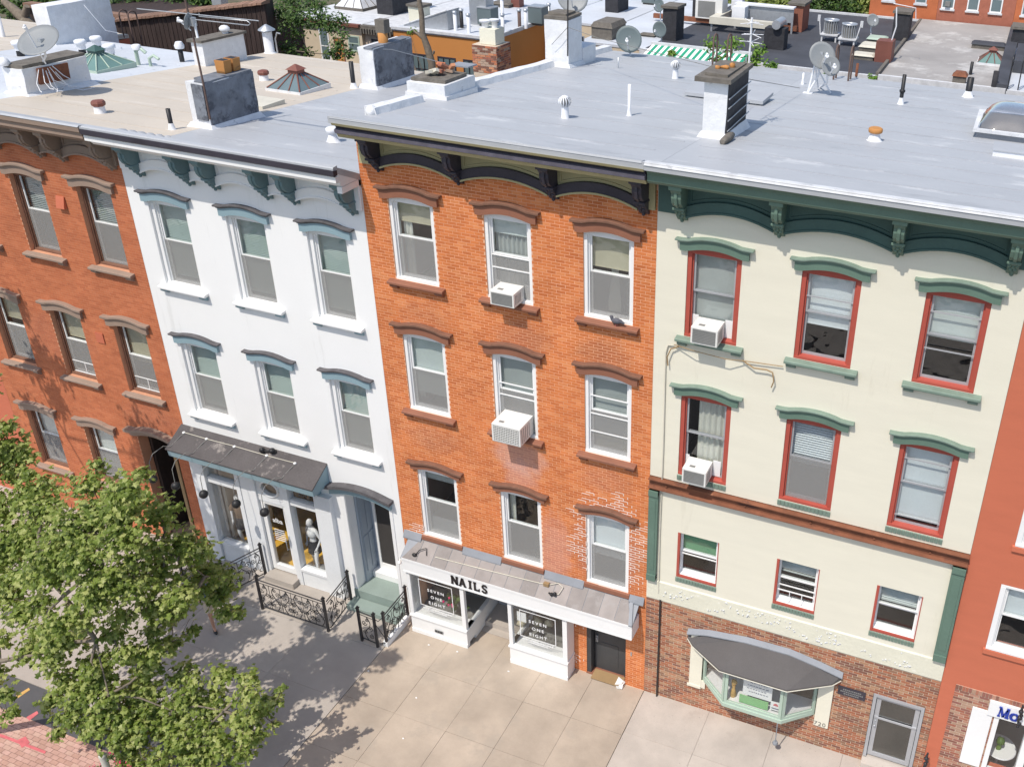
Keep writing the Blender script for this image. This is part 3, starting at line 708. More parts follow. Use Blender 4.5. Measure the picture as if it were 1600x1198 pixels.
# fresh pointing round the lowest right window stands a little proud of the joints
q = MB(); pn = random.Random(3)
for a, b, c, d in rc:
    inside = (((a+b)/2+1.22)/1.0)**2+(((c+d)/2-4.35)/1.35)**2 < 1+.8*mnoise.noise(Vector((a*1.7, 0, c*1.7)))
    low = c < 3.6 and a < -2.0 and mnoise.noise(Vector((a*1.3, 2, c*2.1))) > .18+max(0, (c-2.9))*.6
    if (inside and pn.random() < .93) or low:
        if pn.random() < .80: q.box(b-.004, b+.013, -.0055, .0, c, d)
        if pn.random() < (.42 if c > 4.4 else .75): q.box(a, b+.005, -.0054, .0, d-.003, d+.012)
obj('mortar_repair', q, m['patch_mortar'], C, 'white repointed joints round the lowest right window', 'stuff')
hC = (m['brownstone'], m['brownstone_d'], .19, .15, .06)
sC = ('stone', m['brownstone'])
T = lambda *a: a
bt, bw, btn, bgr, cur = m['blind_teal'], m['blind_white'], m['blind_tan'], m['blind_grey'], m['curtain']
def cw_(i, zs, zh, ins, **k): return window(C, cx[i][0], cx[i][1], zs, zh, inside=ins, **k)
cw_(0, 10.03, 11.86, [('roller', .27, btn), ('drape', 1, cur, (.05, .3), 2)], hood=hC, sill=sC, label='top left window with a short tan blind')
cw_(1, 10.03, 11.86, [('roller', .2, bt), ('drape', 1, bgr, (0, 1), 8)], hood=hC, sill=sC, bar=[11.0, 10.72], label='top middle window holding a small air conditioner')
cw_(2, 10.03, 11.86, [('roller', .40, btn), ('drape', .97, cur, (.1, .95), 9, (.8, .5, -1.2))], hood=hC, sill=sC, label='top right window with a tied white curtain')
cw_(0, 6.72, 8.68, [('roller', .8, bt), ('drape', .9, cur, (.0, .2), 2)], hood=hC, sill=sC, label='third floor left window')
cw_(1, 6.72, 8.68, [('roller', .6, bgr)], hood=hC, sill=sC, bar=[7.95, 7.65], label='third floor middle window with a large air conditioner')
cw_(2, 6.72, 8.68, [('roller', .75, bgr), ('half', .22, btn)], hood=hC, sill=sC, bar=[8.15, 7.7, 7.25], label='third floor right window with extra bars')
hC2 = (m['brownstone'], m['brownstone_d'], .13, .13, .07)
cw_(0, 3.0, 5.02, [('roller', .15, bgr), ('half', .22, bw)], hood=hC2, sill=('plain', m['brownstone']), label='lowest left window behind the salon roof')
cw_(1, 3.0, 5.02, [('drape', .55, cur, (.0, .18), 2)], hood=hC2, sill=('plain', m['brownstone']), label='lowest middle window with a green plant')
cw_(2, 3.0, 5.02, [('roller', .62, bw), ('drape', .5, cur, (0, .2), 2)], hood=hC2, sill=('plain', m['brownstone']), label='lowest right window amid fresh white joints')
cornice(C, -6.78, -.262, 13.69, [-6.32, -4.45, -2.36, -.50], dict(crown=m['c_dark'], panel=m['olive'], band=m['c_dark'], bracket=m['c_dark'], bead=m['olive'], stripe=m['olive']))
shell(C, -6.847, -.253, RCD, m['c_mortar'], m['silver'], 13.0, profCD, inner=[2.7, 6.0, 9.4])
obj('roof_rim', MB().prism([(-.768, 13.672), (-.75, 13.71), (-.60, 13.69), (-.60, 13.655), (-.75, 13.68)], 'x', -6.82, -.30).jitter(.010, 2.2), m['silver'], C)
# party wall ridge between white and orange house
q = MB()
ys = [.55, .9, 2.3, 4.1, 6.0, 8.8, 10.4, 12.9]
for a, b in zip(ys, ys[1:]):
    if (2.2 < (a+b)/2 < 4.2) or 8.7 < (a+b)/2 < 9.8: continue
    n = 5
    for i in range(n):
        y0, y1 = a+(b-a)*i/n, a+(b-a)*(i+1)/n
        q.hexa([(-6.99, y0, RCD(y0)-1.6), (-6.66, y0, RCD(y0)-.05), (-6.66, y1, RCD(y1)-.05), (-6.99, y1, RCD(y1)-1.6)],
               [(-6.97, y0, RCD(y0)+.16), (-6.72, y0, RCD(y0)+.15), (-6.72, y1, RCD(y1)+.15), (-6.97, y1, RCD(y1)+.16)])
q.ball((-6.83, .6, RCD(.6)+.05), .13)
obj('parapet', q.jitter(.02, 2.5), m['chim_white'], C)
q = MB()                           # rear wall of white house party side is lower: face of the step
# salon front
S = obj('shop_front', MB().box(-6.60, -4.95, -.43, -.30, 0, .12), m['white_paint'], C, 'white timber salon front')
q = MB()
WP = m['white_paint']
def pnl(name, mb, mat=None, **k): return obj(name, mb, mat or WP, S, **k)
q.box(-6.60, -4.95, -.41, -.02, .121, .55); q.box(-6.62, -4.93, -.45, -.02, .551, .60)                 # stall riser left
q.box(-3.72, -2.12, -.41, -.02, .121, .55); q.box(-3.74, -2.10, -.45, -.02, .551, .60); q.box(-3.72, -2.12, -.43, -.02, 0, .12)
q.box(-6.60, -6.50, -.41, -.31, .601, 2.05); q.box(-5.06, -4.95, -.41, -.31, .601, 2.05); q.box(-3.72, -3.62, -.41, -.31, .601, 2.05); q.box(-2.24, -2.12, -.41, -.31, .601, 2.05)
q.box(-6.60, -6.52, -.309, -.02, .601, 2.05); q.box(-2.20, -2.12, -.309, -.02, .601, 2.05)
q.box(-6.50, -5.06, -.40, -.32, 1.98, 2.05); q.box(-3.62, -2.24, -.40, -.32, 1.98, 2.05)
q.box(-6.50, -5.06, -.40, -.33, .601, .635); q.box(-3.62, -2.24, -.40, -.33, .601, .635)
pnl('frame', q)
q = MB().box(-5.06, -4.95, -.02, 1.25, 0, .55); q.box(-5.06, -4.95, -.305, 1.25, .56, .60); q.box(-5.055, -4.955, 1.1, 1.25, .6, 2.3); q.box(-5.05, -4.96, -.30, 1.09, 2.0, 2.05)
q.box(-3.73, -3.62, -.02, 1.25, 0, .55); q.box(-3.73, -3.62, -.305, 1.25, .56, .60); q.box(-3.725, -3.625, 1.1, 1.25, .6, 2.3)
pnl('side_frame', q)
obj('pane', MB().box(-6.50, -5.06, -.365, -.358, .635, 1.98), m['glass_s'], S)
obj('pane', MB().box(-3.62, -2.24, -.365, -.358, .635, 1.98), m['glass_s'], S)
obj('pane', MB().box(-5.01, -5.003, -.30, 1.09, .60, 2.0), m['glass_s'], S)
obj('pane', MB().box(-3.68, -3.673, -.30, 1.09, .60, 2.0), m['glass_s'], S)
q = MB().box(-6.63, -.42, -.47, -.42, 2.06, 2.50); q.box(-6.63, -.42, -.485, -.471, 2.44, 2.51); q.box(-6.63, -.42, -.482, -.471, 2.06, 2.10)
q.box(-.47, -.42, -.419, -.02, 2.06, 2.49); q.box(-6.63, -6.58, -.419, -.02, 2.06, 2.49); q.box(-6.58, -.47, -.419, .3, 2.065, 2.10)
pnl('fascia', q)
# roof of the shop front: panels with standing edges
rf = obj('canopy_roof', MB().prism([(-.475, 2.505), (-.005, 2.86), (-.005, 2.80), (-.475, 2.46)], 'x', -6.66, -.41), m['flash'], S)
n = 15; x0, x1 = -6.62, -.46
for i in range(n):
    a = x0+(x1-x0)*i/n; b = x0+(x1-x0)*(i+1)/n; ta = a if i else a+.30; tb = b if i < n-1 else b-.22
    obj('metal_panel', MB().hexa([(a+.007, -.475, 2.506), (b-.007, -.475, 2.506), (tb-.007, -.045, 2.831), (ta+.007, -.045, 2.831)],
        [(a+.007, -.48, 2.516), (b-.007, -.48, 2.516), (tb-.007, -.045, 2.842), (ta+.007, -.045, 2.842)]), m['metal_panel'], rf)
q = MB()
for a, b in ((-6.80, -6.28), (-5.10, -4.03), (-2.86, -1.83)): q.hexa([(a, -.10, 2.80), (b, -.10, 2.80), (b, -.005, 2.86), (a, -.005, 2.86)], [(a, -.10, 2.83), (b, -.10, 2.83), (b, -.014, 3.0), (a, -.014, 3.0)])
q.hexa([(-.66, -.09, 2.82), (-.30, -.09, 2.82), (-.30, -.005, 2.86), (-.66, -.005, 2.86)], [(-.66, -.09, 2.86), (-.30, -.09, 2.84), (-.30, -.014, 3.02), (-.66, -.014, 3.0)])
q.hexa([(-.50, -.50, 2.50), (-.41, -.50, 2.50), (-.56, -.06, 2.84), (-.64, -.06, 2.84)], [(-.50, -.50, 2.535), (-.41, -.50, 2.535), (-.56, -.06, 2.87), (-.64, -.06, 2.87)])
obj('flashing', q.jitter(.008, 5), m['flash'], rf)
q = MB().tube([(-5.75, -.30, 2.67), (-4.3, -.26, 2.70), (-2.9, -.22, 2.74), (-2.72, -.2, 2.755)], .014, 5)
q.tube([(-2.65, -.2, 2.76), (-2.45, -.14, 2.83), (-2.3, -.2, 2.80), (-2.35, -.33, 2.68), (-2.5, -.38, 2.64)], .012, 5)
obj('wiring', q, m['conduit'], rf)
obj('junction_box', MB().box(-2.80, -2.66, -.25, -.17, 2.71, 2.80), m['cord'], rf)
q = MB().ball((-2.52, -.38, 2.66), .045, n=8); q.ball((-2.44, -.36, 2.68), .05, n=8); q.tube([(-2.6, -.36, 2.66), (-2.4, -.40, 2.67)], .022)
obj('canopy_lamp', q, m['black'], rf)
q = MB().tube([(-6.28, -.37, 2.62), (-6.2, -.3, 2.74), (-6.05, -.22, 2.79), (-5.98, -.33, 2.66)], .012, 5); q.ball((-6.30, -.38, 2.62), .06, 1.2, .8, .8, 8)
obj('canopy_lamp', q, m['black'], rf)
# block lettering
def slab_text(word, x, z, h, y, mat, parent):
    # serif block letters from strokes
    W = h*.78; t = h*.20; o = None
    for ch in word:
        q = MB(); 
        def st(p0, p1, th=t):
            p0 = Vector(p0); p1 = Vector(p1); d = (p1-p0).normalized(); nrm = Vector((-d.y, d.x))*th/2
            pts = [p0+nrm, p0-nrm, p1-nrm, p1+nrm]; q.prism([(x+a.x*W, z+a.y*h) if False else (x+a.x, z+a.y) for a in pts], 'y', y, y-.022)
        def serif(cx_, cz_, wd=.30): q.box(x+(cx_-wd/2)*W, x+(cx_+wd/2)*W, y, y-.0225, z+cz_*h-.1*h/2, z+cz_*h+.1*h/2)
        if ch == 'N': st((.16*W, 0), (.16*W, h)); st((.84*W, 0), (.84*W, h)); st((.16*W, h*.97), (.84*W, h*.03), t*1.1); serif(.14, .05, .34); serif(.14, .95, .3); serif(.86, .95, .34)
        if ch == 'A': st((.14*W, 0), (.48*W, h)); st((.52*W, h), (.86*W, 0)); st((.25*W, .33*h), (.75*W, .33*h), t*.6); serif(.12, .05); serif(.88, .05)
        if ch == 'I': st((.5*W, 0), (.5*W, h)); serif(.5, .05, .46); serif(.5, .95, .46)
        if ch == 'L': st((.25*W, 0), (.25*W, h)); st((.2*W, .07*h), (.88*W, .07*h), t*.75); st((.85*W, 0), (.85*W, .3*h), t*.5); serif(.25, .95, .42)
        if ch == 'M': st((.1*W, 0), (.16*W, h), t*.5); st((.16*W, h*.97), (.5*W, h*.05), t); st((.5*W, h*.05), (.84*W, h*.97), t*.55); st((.86*W, 0), (.86*W, h), t*1.1); serif(.1, .04, .28); serif(.12, .96, .26); serif(.86, .04, .4); serif(.88, .96, .3)
        if ch == 'o':
            for i in range(14):
                a = i*2*math.pi/14; b = (i+1)*2*math.pi/14; st(((.42+.34*math.cos(a))*W, (.33+.33*math.sin(a))*h), ((.42+.34*math.cos(b))*W, (.33+.33*math.sin(b))*h), t*(.55+.6*abs(math.cos((a+b)/2))))
        if ch == 'S':
            pts = [(.82, .78), (.72, .92), (.5, .95), (.28, .9), (.2, .74), (.32, .58), (.66, .44), (.8, .28), (.72, .1), (.5, .05), (.28, .08), (.18, .24)]
            for a, b in zip(pts, pts[1:]): st((a[0]*W, a[1]*h), (b[0]*W, b[1]*h), t*.85)
        obj('letter', q, mat, parent); x += W*(1.12 if ch != 'I' else .92)
slab_text('NAILS', -5.22, 2.16, .25, -.472, m['letter_dark'], S)
# window lettering
def salon_glass(xc, w, zc, hh, y):
    q = MB(); t = .018; x0, x1, z0, z1 = xc-w/2, xc+w/2, zc-hh/2, zc+hh/2
    q.box(x0, x1, y-.004, y, z0, z0+t); q.box(x0, x1, y-.004, y, z1-t, z1); q.box(x0, x0+t, y-.004, y, z0+t, z1-t); q.box(x1-t, x1, y-.004, y, z0+t, z1-t)
    obj('window_print', q, m['letter_white'], S)
    for i, s in enumerate(('SEVEN', 'ONE', 'EIGHT')): text_mesh(s, .13, m['letter_white'], S, (xc, y-.002, z1-.34-.21*i), 'lettering', .001, 1.45, bold=.002)
    q = MB(); r = random.Random(int(xc*10)); x = x0+.12
    for row in (z0-.09, z0-.15):
        x = x0+.06+(0 if row > z0-.1 else .15)
        while x < x1-(.1 if row > z0-.1 else .25): l = r.uniform(.02, .05); q.box(x, x+l, y-.003, y, row, row+.028); x += l+.012
    obj('small_print', q, m['letter_white'], S)
salon_glass(-5.80, .98, 1.42, .86, -.366); salon_glass(-2.93, .98, 1.42, .86, -.366)
# salon interior
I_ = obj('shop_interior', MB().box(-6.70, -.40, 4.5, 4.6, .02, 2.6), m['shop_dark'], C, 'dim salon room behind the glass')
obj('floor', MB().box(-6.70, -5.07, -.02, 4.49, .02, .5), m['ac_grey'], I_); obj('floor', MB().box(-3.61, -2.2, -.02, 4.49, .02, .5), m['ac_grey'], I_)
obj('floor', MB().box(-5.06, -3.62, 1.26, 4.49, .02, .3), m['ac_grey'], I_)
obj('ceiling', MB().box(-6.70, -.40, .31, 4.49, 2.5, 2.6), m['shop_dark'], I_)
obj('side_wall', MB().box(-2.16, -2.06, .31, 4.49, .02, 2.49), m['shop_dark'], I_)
q = MB()
for k in range(14): a = random.Random(k); q.ball((-5.5+a.uniform(-.3, .35), .0+a.uniform(-.15, .1), .98+a.uniform(-.15, .25)), a.uniform(.05, .10), n=6)
tag(obj('potted_plant', q.jitter(.03, 9), m['leaf_d']), 'leafy plant with red blooms inside the left salon window', 'plant')
q = MB(); 
for k in range(6): a = random.Random(k+40); q.ball((-5.55+a.uniform(-.25, .3), -.12+a.uniform(-.08, .06), 1.08+a.uniform(-.1, .2)), .035, n=6)
o2 = obj('flower', q, m['pink'], None); o2.parent = bpy.data.objects['potted_plant']
tag(obj('flower_arrangement', MB().ball((-3.75, .3, .70), .13, 1.1, 1, .8, 8).ball((-3.1, .55, .68), .12, n=8).ball((-3.4, .5, .66), .12, n=8).jitter(.06, 8), m['blind_tan']), 'pale dried flowers inside the right salon window', 'flowers')
obj('notice', MB().box(-3.5, -3.25, -.35, -.345, 1.45, 1.75), m['paper'], S)
obj('recess_floor', MB().box(-4.94, -3.73, .245, .449, -.03, .002), m['walk_b'], S)
obj('threshold', MB().box(-4.94, -3.73, .45, 1.22, 0.0, .16), m['walk_b'], S); 
obj('door', MB().box(-4.90, -4.82, 1.14, 1.2, .17, 2.3).box(-3.86, -3.78, 1.14, 1.2, .17, 2.3).box(-4.82, -3.86, 1.14, 1.2, .17, .4).box(-4.82, -3.86, 1.14, 1.2, 2.2, 2.3), m['alu'], S)
obj('pane', MB().box(-4.82, -3.86, 1.165, 1.172, .4, 2.2), m['glass_s'], S)
q = MB().box(-5.90, -5.66, -.437, -.43, .23, .32); g = obj('vent_grille', q, m['ac_grey'], S)
q = MB()
for k in range(3): q.box(-5.885+k*.075, -5.83+k*.075, -.441, -.4375, .25, .30)
obj('dark_vent_slot', q, m['black'], g)  # black bars on the plate, the dark of the openings put into colour
# street door of the orange house
q = MB().box(-1.79, -1.68, .02, .30, .0, 2.12); q.box(-.85, -.75, .18, .30, 0, 2.12); q.box(-1.68, -.85, .18, .30, 2.02, 2.12)
D = obj('door_frame', q, m['door_dark'], C)
dd = bevel(obj('door', MB().box(-1.67, -.86, .22, .27, .03, 2.02), m['door_dark'], D, 'dark grey steel street door'), .004)
q = MB().box(-1.5, -1.03, .212, .22, 1.15, 1.85); q.box(-1.5, -1.03, .212, .22, .25, .95); bevel(obj('door_panel', q, m['door_dark'], D), .01)
obj('letter_slot', MB().box(-1.30, -1.12, .205, .211, 1.5, 1.60), m['metal'], D)
q = MB().tube([(-1.60, .19, 1.0), (-1.60, .15, 1.0), (-1.60, .15, 1.12)], .014); q.box(-1.63, -1.57, .19, .22, .94, 1.14); obj('handle', q, m['metal'], D)
obj('bell', MB().box(-.62, -.585, -.02, .0, 1.05, 1.17), m['metal'], D)
obj('mailbox', MB().box(-2.0, -1.87, -.02, .0, 1.72, 1.86), m['cord'], D)
obj('sill', MB().box(-1.80, -.74, -.02, .30, -.01, .035), m['brownstone'], D)
tag(obj('doormat', MB().box(-1.62, -.82, -.16, .16, .036, .05), m['cord']), 'brown doormat before the dark grey street door', 'doormat')
q = MB().hexa([(-.98, -.12, .05), (-.78, -.10, .05), (-.76, .02, .05), (-.95, .02, .05)], [(-.97, -.14, .06), (-.80, -.16, .14), (-.80, -.02, .10), (-.93, -.0, .20)]); q.hexa([(-.9, -.2, .02), (-.76, -.2, .02), (-.76, -.1, .02), (-.9, -.1, .02)], [(-.92, -.22, .12), (-.80, -.2, .06), (-.76, -.1, .14), (-.88, -.12, .05)])
tag(obj('crumpled_paper', q.jitter(.02, 10), m['paper']), 'crumpled white paper on the doorstep beside the dark grey door', 'litter')
# ================================================================ white house (B)
B = thing('painted_house', 'white painted house with grey blue window hoods and a fenced clothes shop', 'house', (-10.2, 0, 0))
bx = [(-12.93, -11.80), (-10.67, -9.56), (-8.46, -7.37)]
Bops = []
for a, b in bx: Bops += [(a, b, 8.63, 10.84), (a, b, 4.96, 7.09)]
Bops += [(-13.25, -9.25, -.01, 3.72), (-8.52, -7.2, -.01, 3.72)]
obj('wall', wallmb(MB(), -13.497, -6.853, -.03, 12.0, 0, .3, Bops), m['white_wall'], B, 'smooth white front wall')
hB = (m['teal'], m['capdark'], .20, .12, .045)
lbl = ['top left', 'top middle', 'top right']; lb2 = ['second row left', 'second row middle', 'second row right']
for i, (a, b) in enumerate(bx):
    for zs, zh, L_ in ((8.63, 10.75, lbl), (4.96, 7.0, lb2)):
        window(B, a, b, zs, zh, .09, inside=[('slat', .93, m['blind_teal'], .042)], glass=m['glass_b'], cy=.06, cw=.10, hood=hB,
               sill=('stone', m['white_paint'], m['teal']), label=L_[i]+' window of the white house', screen=True)
cornice(B, -13.46, -6.86, 12.62, [-12.87, -11.44, -10.72, -9.29, -8.58, -7.09],
        dict(crown=m['white_paint'], panel=m['white_paint'], band=m['white_paint'], bracket=m['teal_d'], bead=m['white_paint'], gutter=m['c_dark'], fascia=m['white_wall']))
shell(B, -13.497, -6.853, RAB, m['white_wall'], m['silver'], 12.6, profAB, inner=[4.0, 7.6])
obj('roof_rim', MB().prism([(-.80, 12.635), (-.78, 12.66), (-.66, 12.67), (-.66, 12.63), (-.78, 12.64)], 'x', -13.45, -6.86).jitter(.015, 2), m['silver'], B)
obj('corner_board', MB().box(-6.98, -6.86, -.05, .0, 11.5, 12.2).box(-6.98, -6.86, -.6, -.0, 12.05, 12.19), m['white_paint'], B)
# shop front of the white house
SB = obj('shop_front', MB().box(-13.25, -9.25, -.14, .02, 3.40, 3.72), m['teal'], B, 'pale blue timber shop front')
pw = M('pale blue grey paint', (.76, .775, .785), rough=.5, var=.03); m['pale_blue'] = pw
q = MB()
q.box(-13.45, -13.02, -.14, .28, 0, 3.39)
q.box(-9.42, -8.92, -.14, .28, 0, 3.39); q.box(-12.03, -11.90, -.08, .12, 0, 3.39); q.box(-11.50, -11.36, -.10, .12, 0, 3.39); q.box(-10.48, -10.30, -.10, .12, 0, 3.39)
q.box(-13.01, -12.04, -.08, .12, .0, .62); q.box(-10.29, -9.43, -.08, .12, .0, .52)
q.box(-13.01, -12.04, -.12, .10, .621, .70); q.box(-10.29, -9.43, -.12, .10, .521, .60)
q.box(-13.01, -12.04, -.06, .10, 2.72, 2.90); q.box(-10.29, -9.43, -.06, .10, 2.74, 2.92)
q.box(-11.35, -10.49, -.05, .10, 2.60, 2.72)
obj('frame', q, pw, SB)
q = MB().box(-11.89, -11.51, -.06, .10, 0, 3.39); obj('door_panel', q, pw, SB)
# board round the oval window above the door
zc, xc = 3.07, -10.92
q = MB(); nseg = 20; xa, xb, za, zb = -11.355, -10.485, 2.725, 3.39
ring = [(xc+.27*math.cos(2*math.pi*i/nseg), zc+.21*math.sin(2*math.pi*i/nseg)) for i in range(nseg)]
outr = []
for i in range(nseg):
    c, s_ = math.cos(2*math.pi*i/nseg), math.sin(2*math.pi*i/nseg); t = min((xb-xc)/abs(c) if abs(c) > 1e-6 else 9, ((zb-zc) if s_ > 0 else (zc-za))/abs(s_) if abs(s_) > 1e-6 else 9, (xc-xa)/abs(c) if c < 0 else 9)
    outr.append((xc+c*t, zc+s_*t))
for i in range(nseg):
    j = (i+1) % nseg
    q.hexa([(ring[i][0], -.05, ring[i][1]), (outr[i][0], -.05, outr[i][1]), (outr[j][0], -.05, outr[j][1]), (ring[j][0], -.05, ring[j][1])],
           [(ring[i][0], .05, ring[i][1]), (outr[i][0], .05, outr[i][1]), (outr[j][0], .05, outr[j][1]), (ring[j][0], .05, ring[j][1])])
obj('transom_board', q, pw, SB)
q = MB().tube([(xc+.29*math.cos(a*math.pi/12), -.06, zc+.23*math.sin(a*math.pi/12)) for a in range(25)], .035, 6, False); obj('oval_frame', q, WP, SB)
obj('pane', MB().prism(ring, 'y', .0, .006), m['glass_s'], SB)
for a, b, c, d in ((-13.01, -12.04, .70, 2.72), (-13.01, -12.04, 2.90, 3.39), (-10.29, -9.43, .60, 2.74), (-10.29, -9.43, 2.92, 3.39), (-11.22, -10.62, .40, 2.5)):
    obj('pane', MB().box(a, b, .03, .037, c, d), m['glass_s'], SB)
q = MB().box(-11.35, -11.22, -.02, .08, .22, 2.59); q.box(-10.62, -10.49, -.02, .08, .22, 2.59); q.box(-11.22, -10.62, -.02, .08, 2.5, 2.59); q.box(-11.22, -10.62, -.02, .08, .22, .40)
d_ = obj('door', q, WP, SB, 'white framed glass shop door')
q = MB().tube([(-10.66, -.02, 1.1), (-10.66, -.08, 1.1), (-10.66, -.08, 1.45), (-10.66, -.02, 1.45)], .012); obj('handle', q, m['metal'], d_)
text_mesh('alba', .21, m['letter_white'], SB, (-10.93, .028, 1.88), 'lettering', .001, 1.0, bold=.003)
q = MB(); r = random.Random(5)
for k in range(6): wd = r.uniform(.12, .19); q.box(-10.93-wd, -10.93+wd, .024, .028, 1.62-k*.07, 1.645-k*.07)
obj('small_print', q, m['letter_white'], SB)
text_mesh('2013', .20, m['steel_letter'], SB, (-9.86, .026, 3.05), 'number', .002, 1.05)
obj('step', MB().box(-11.40, -10.44, -.35, .02, 0, .18), m['walk_b'], SB)
# roof over the shop front
aw = obj('canopy_roof', MB().prism([(-.64, 4.02), (-.004, 4.39), (-.004, 3.80), (-.62, 3.80)], 'x', -13.52, -8.93), m['teal'], SB)
obj('canopy_felt', MB().prism([(-.67, 4.035), (-.002, 4.415), (-.002, 4.385), (-.66, 4.0)], 'x', -13.55, -8.91).jitter(.006, 4), m['awn_b'], aw, 'dark felt stained pale at the left end')
for k, x in enumerate((-13.3, -12.55, -11.65, -10.62, -9.75)):
    t = tag(obj('gooseneck_lamp', MB().ball((x-.25, -1.22, 3.44-.0), .115, 1, 1, 1, 12), m['black']),
            ['gooseneck lamp at the left end above the brick pilaster, black globe', 'black globe lamp hanging before the left shop post', 'black globe lamp hanging before the left mannequin', 'black globe lamp hanging under the oval window', 'black globe lamp hanging nearest the 2013 sign'][k], 'lamp', 'black globe lamps over the clothes shop')
    q = MB().tube([(x, -.22, 4.29), (x-.02, -.32, 4.26), (x-.12, -.48, 4.13), (x-.12, -.60, 4.09), (x-.22, -.72, 4.16), (x-.25, -1.05, 4.12), (x-.255, -1.20, 3.95), (x-.25, -1.22, 3.52)], .009, 6)
    obj('arm', q, m['rusty_pipe'] if k > 9 else m['ac_grey'], t); obj('mount', MB().ball((x, -.20, 4.32), .045, 1, 1, .7, 8), WP, t)
obj('wiring', MB().tube([(-13.3, -.2, 4.33), (-12.55, -.2, 4.32), (-11.65, -.2, 4.335), (-10.62, -.2, 4.32), (-9.75, -.2, 4.33)], .010, 5), m['conduit'], aw)
q = MB().ball((-10.78, -.16, 4.42), .08, n=8); q.ball((-10.5, -.12, 4.45), .09, 1, 1, .8, 8); q.tube([(-10.8, -.16, 4.4), (-10.4, -.1, 4.42)], .03)
tag(obj('floodlight', q, m['black']), 'small black twin floodlight on the dark canopy roof', 'floodlight')
# entrance of the white house
q = MB().band(-8.93, -7.10, lambda x: arch(-8.9, -7.1, 3.52, .16)(x), lambda x: arch(-8.9, -7.1, 3.74, .16)(x), -.08, .0, 12); dh = obj('door_hood', q, m['teal'], B)
obj('hood_cap', MB().band(-8.98, -7.03, lambda x: arch(-8.9, -7.1, 3.742, .16)(x), lambda x: arch(-8.9, -7.1, 3.83, .16)(x), -.20, .0, 12), m['capdark'], dh)
q = MB().box(-8.66, -8.53, -.02, .86, .14, 3.6); q.box(-7.19, -7.1, -.02, .31, .02, 3.55)
gb_ = M('grey blue panelled paint', (.36, .41, .47), rough=.5, var=.05)
en = obj('entrance', q, WP, B); sp_ = obj('side_panel', MB().box(-8.52, -8.46, .31, .86, .15, 3.6), gb_, en)
for a, b in ((.38, .56), (.60, .80)):
    obj('door_panel', MB().box(-8.455, -8.44, a, b, .75, 1.9), gb_, sp_); obj('door_panel', MB().box(-8.455, -8.44, a, b, 2.0, 3.3), gb_, sp_)
obj('back_wall', MB().box(-8.45, -8.34, .80, .86, .15, 3.6).box(-8.339, -7.14, .80, .86, 2.86, 3.6), gb_, en)
obj('frame', MB().box(-8.34, -8.26, .74, .80, .60, 2.86).box(-7.25, -7.14, .32, .82, .15, 3.6).box(-8.26, -7.26, .74, .80, .60, .80), WP, en)
obj('door', MB().box(-8.26, -7.26, .77, .80, .80, 2.86), m['dark_in'], en, 'dark panel standing for the shade in the open doorway')  # dark sheet fills the opening, the shade inside is put into its colour
obj('ceiling', MB().box(-8.52, -7.14, .31, .86, 3.61, 3.7), WP, en)
st = bevel(obj('step', MB().box(-8.66, -7.1, -.42, -.06, .0, .16), m['step_green'], en), .01)
st = bevel(obj('landing', MB().box(-8.64, -7.1, -.05, .86, .0, .42), m['step_green'], en), .01)
obj('threshold', MB().box(-8.45, -7.26, .55, .86, .421, .60), WP, en)
obj('doorbell_camera', MB().tube([(-7.07, .0, 1.9), (-7.0, -.1, 1.93)], .012).ball((-6.99, -.12, 1.93), .05, n=8), WP, en)
# shop interior and figures
IB = obj('shop_interior', MB().box(-13.3, -8.70, 4.4, 4.5, .1, 3.8), m['shop_dark'], B, 'shop room behind the glass')
obj('floor', MB().box(-13.3, -8.70, .31, 4.4, .1, .20), m['wood_floor'], IB); obj('floor', MB().box(-12.98, -12.05, .13, .30, .1, .35), m['wood_floor'], IB)
obj('platform', MB().box(-12.9, -12.1, .31, 1.1, .201, .35).box(-11.0, -9.4, .13, 1.5, .201, .27), m['wood_floor'], IB)
obj('partition', MB().box(-13.0, -12.9, .31, 2.6, .53, 3.7).box(-12.9, -12.45, 1.3, 1.36, .53, 3.7), m['shop_wall'], IB)
obj('partition', MB().box(-9.30, -9.2, .31, 4.3, .2, 3.7).box(-10.2, -9.31, 1.9, 1.96, .5, 3.7), m['shop_wall'], IB)
obj('ceiling', MB().box(-13.3, -8.70, .31, 4.4, 3.72, 3.8), m['shop_wall'], IB)
tag(obj('display_table', MB().box(-11.0, -9.9, 1.9, 2.7, .95, 1.02).box(-10.95, -10.87, 1.95, 2.03, .2, .949).box(-10.02, -9.94, 1.95, 2.03, .2, .949).box(-10.95, -10.87, 2.55, 2.63, .2, .949).box(-10.02, -9.94, 2.55, 2.63, .2, .949), m['wood_floor']), 'yellow wooden table inside the clothes shop', 'table')
tag(obj('floor_grate', MB().box(-11.6, -10.9, 1.6, 2.2, .201, .22), m['ac_grey']), 'grey floor mat inside the clothes shop door', 'mat')

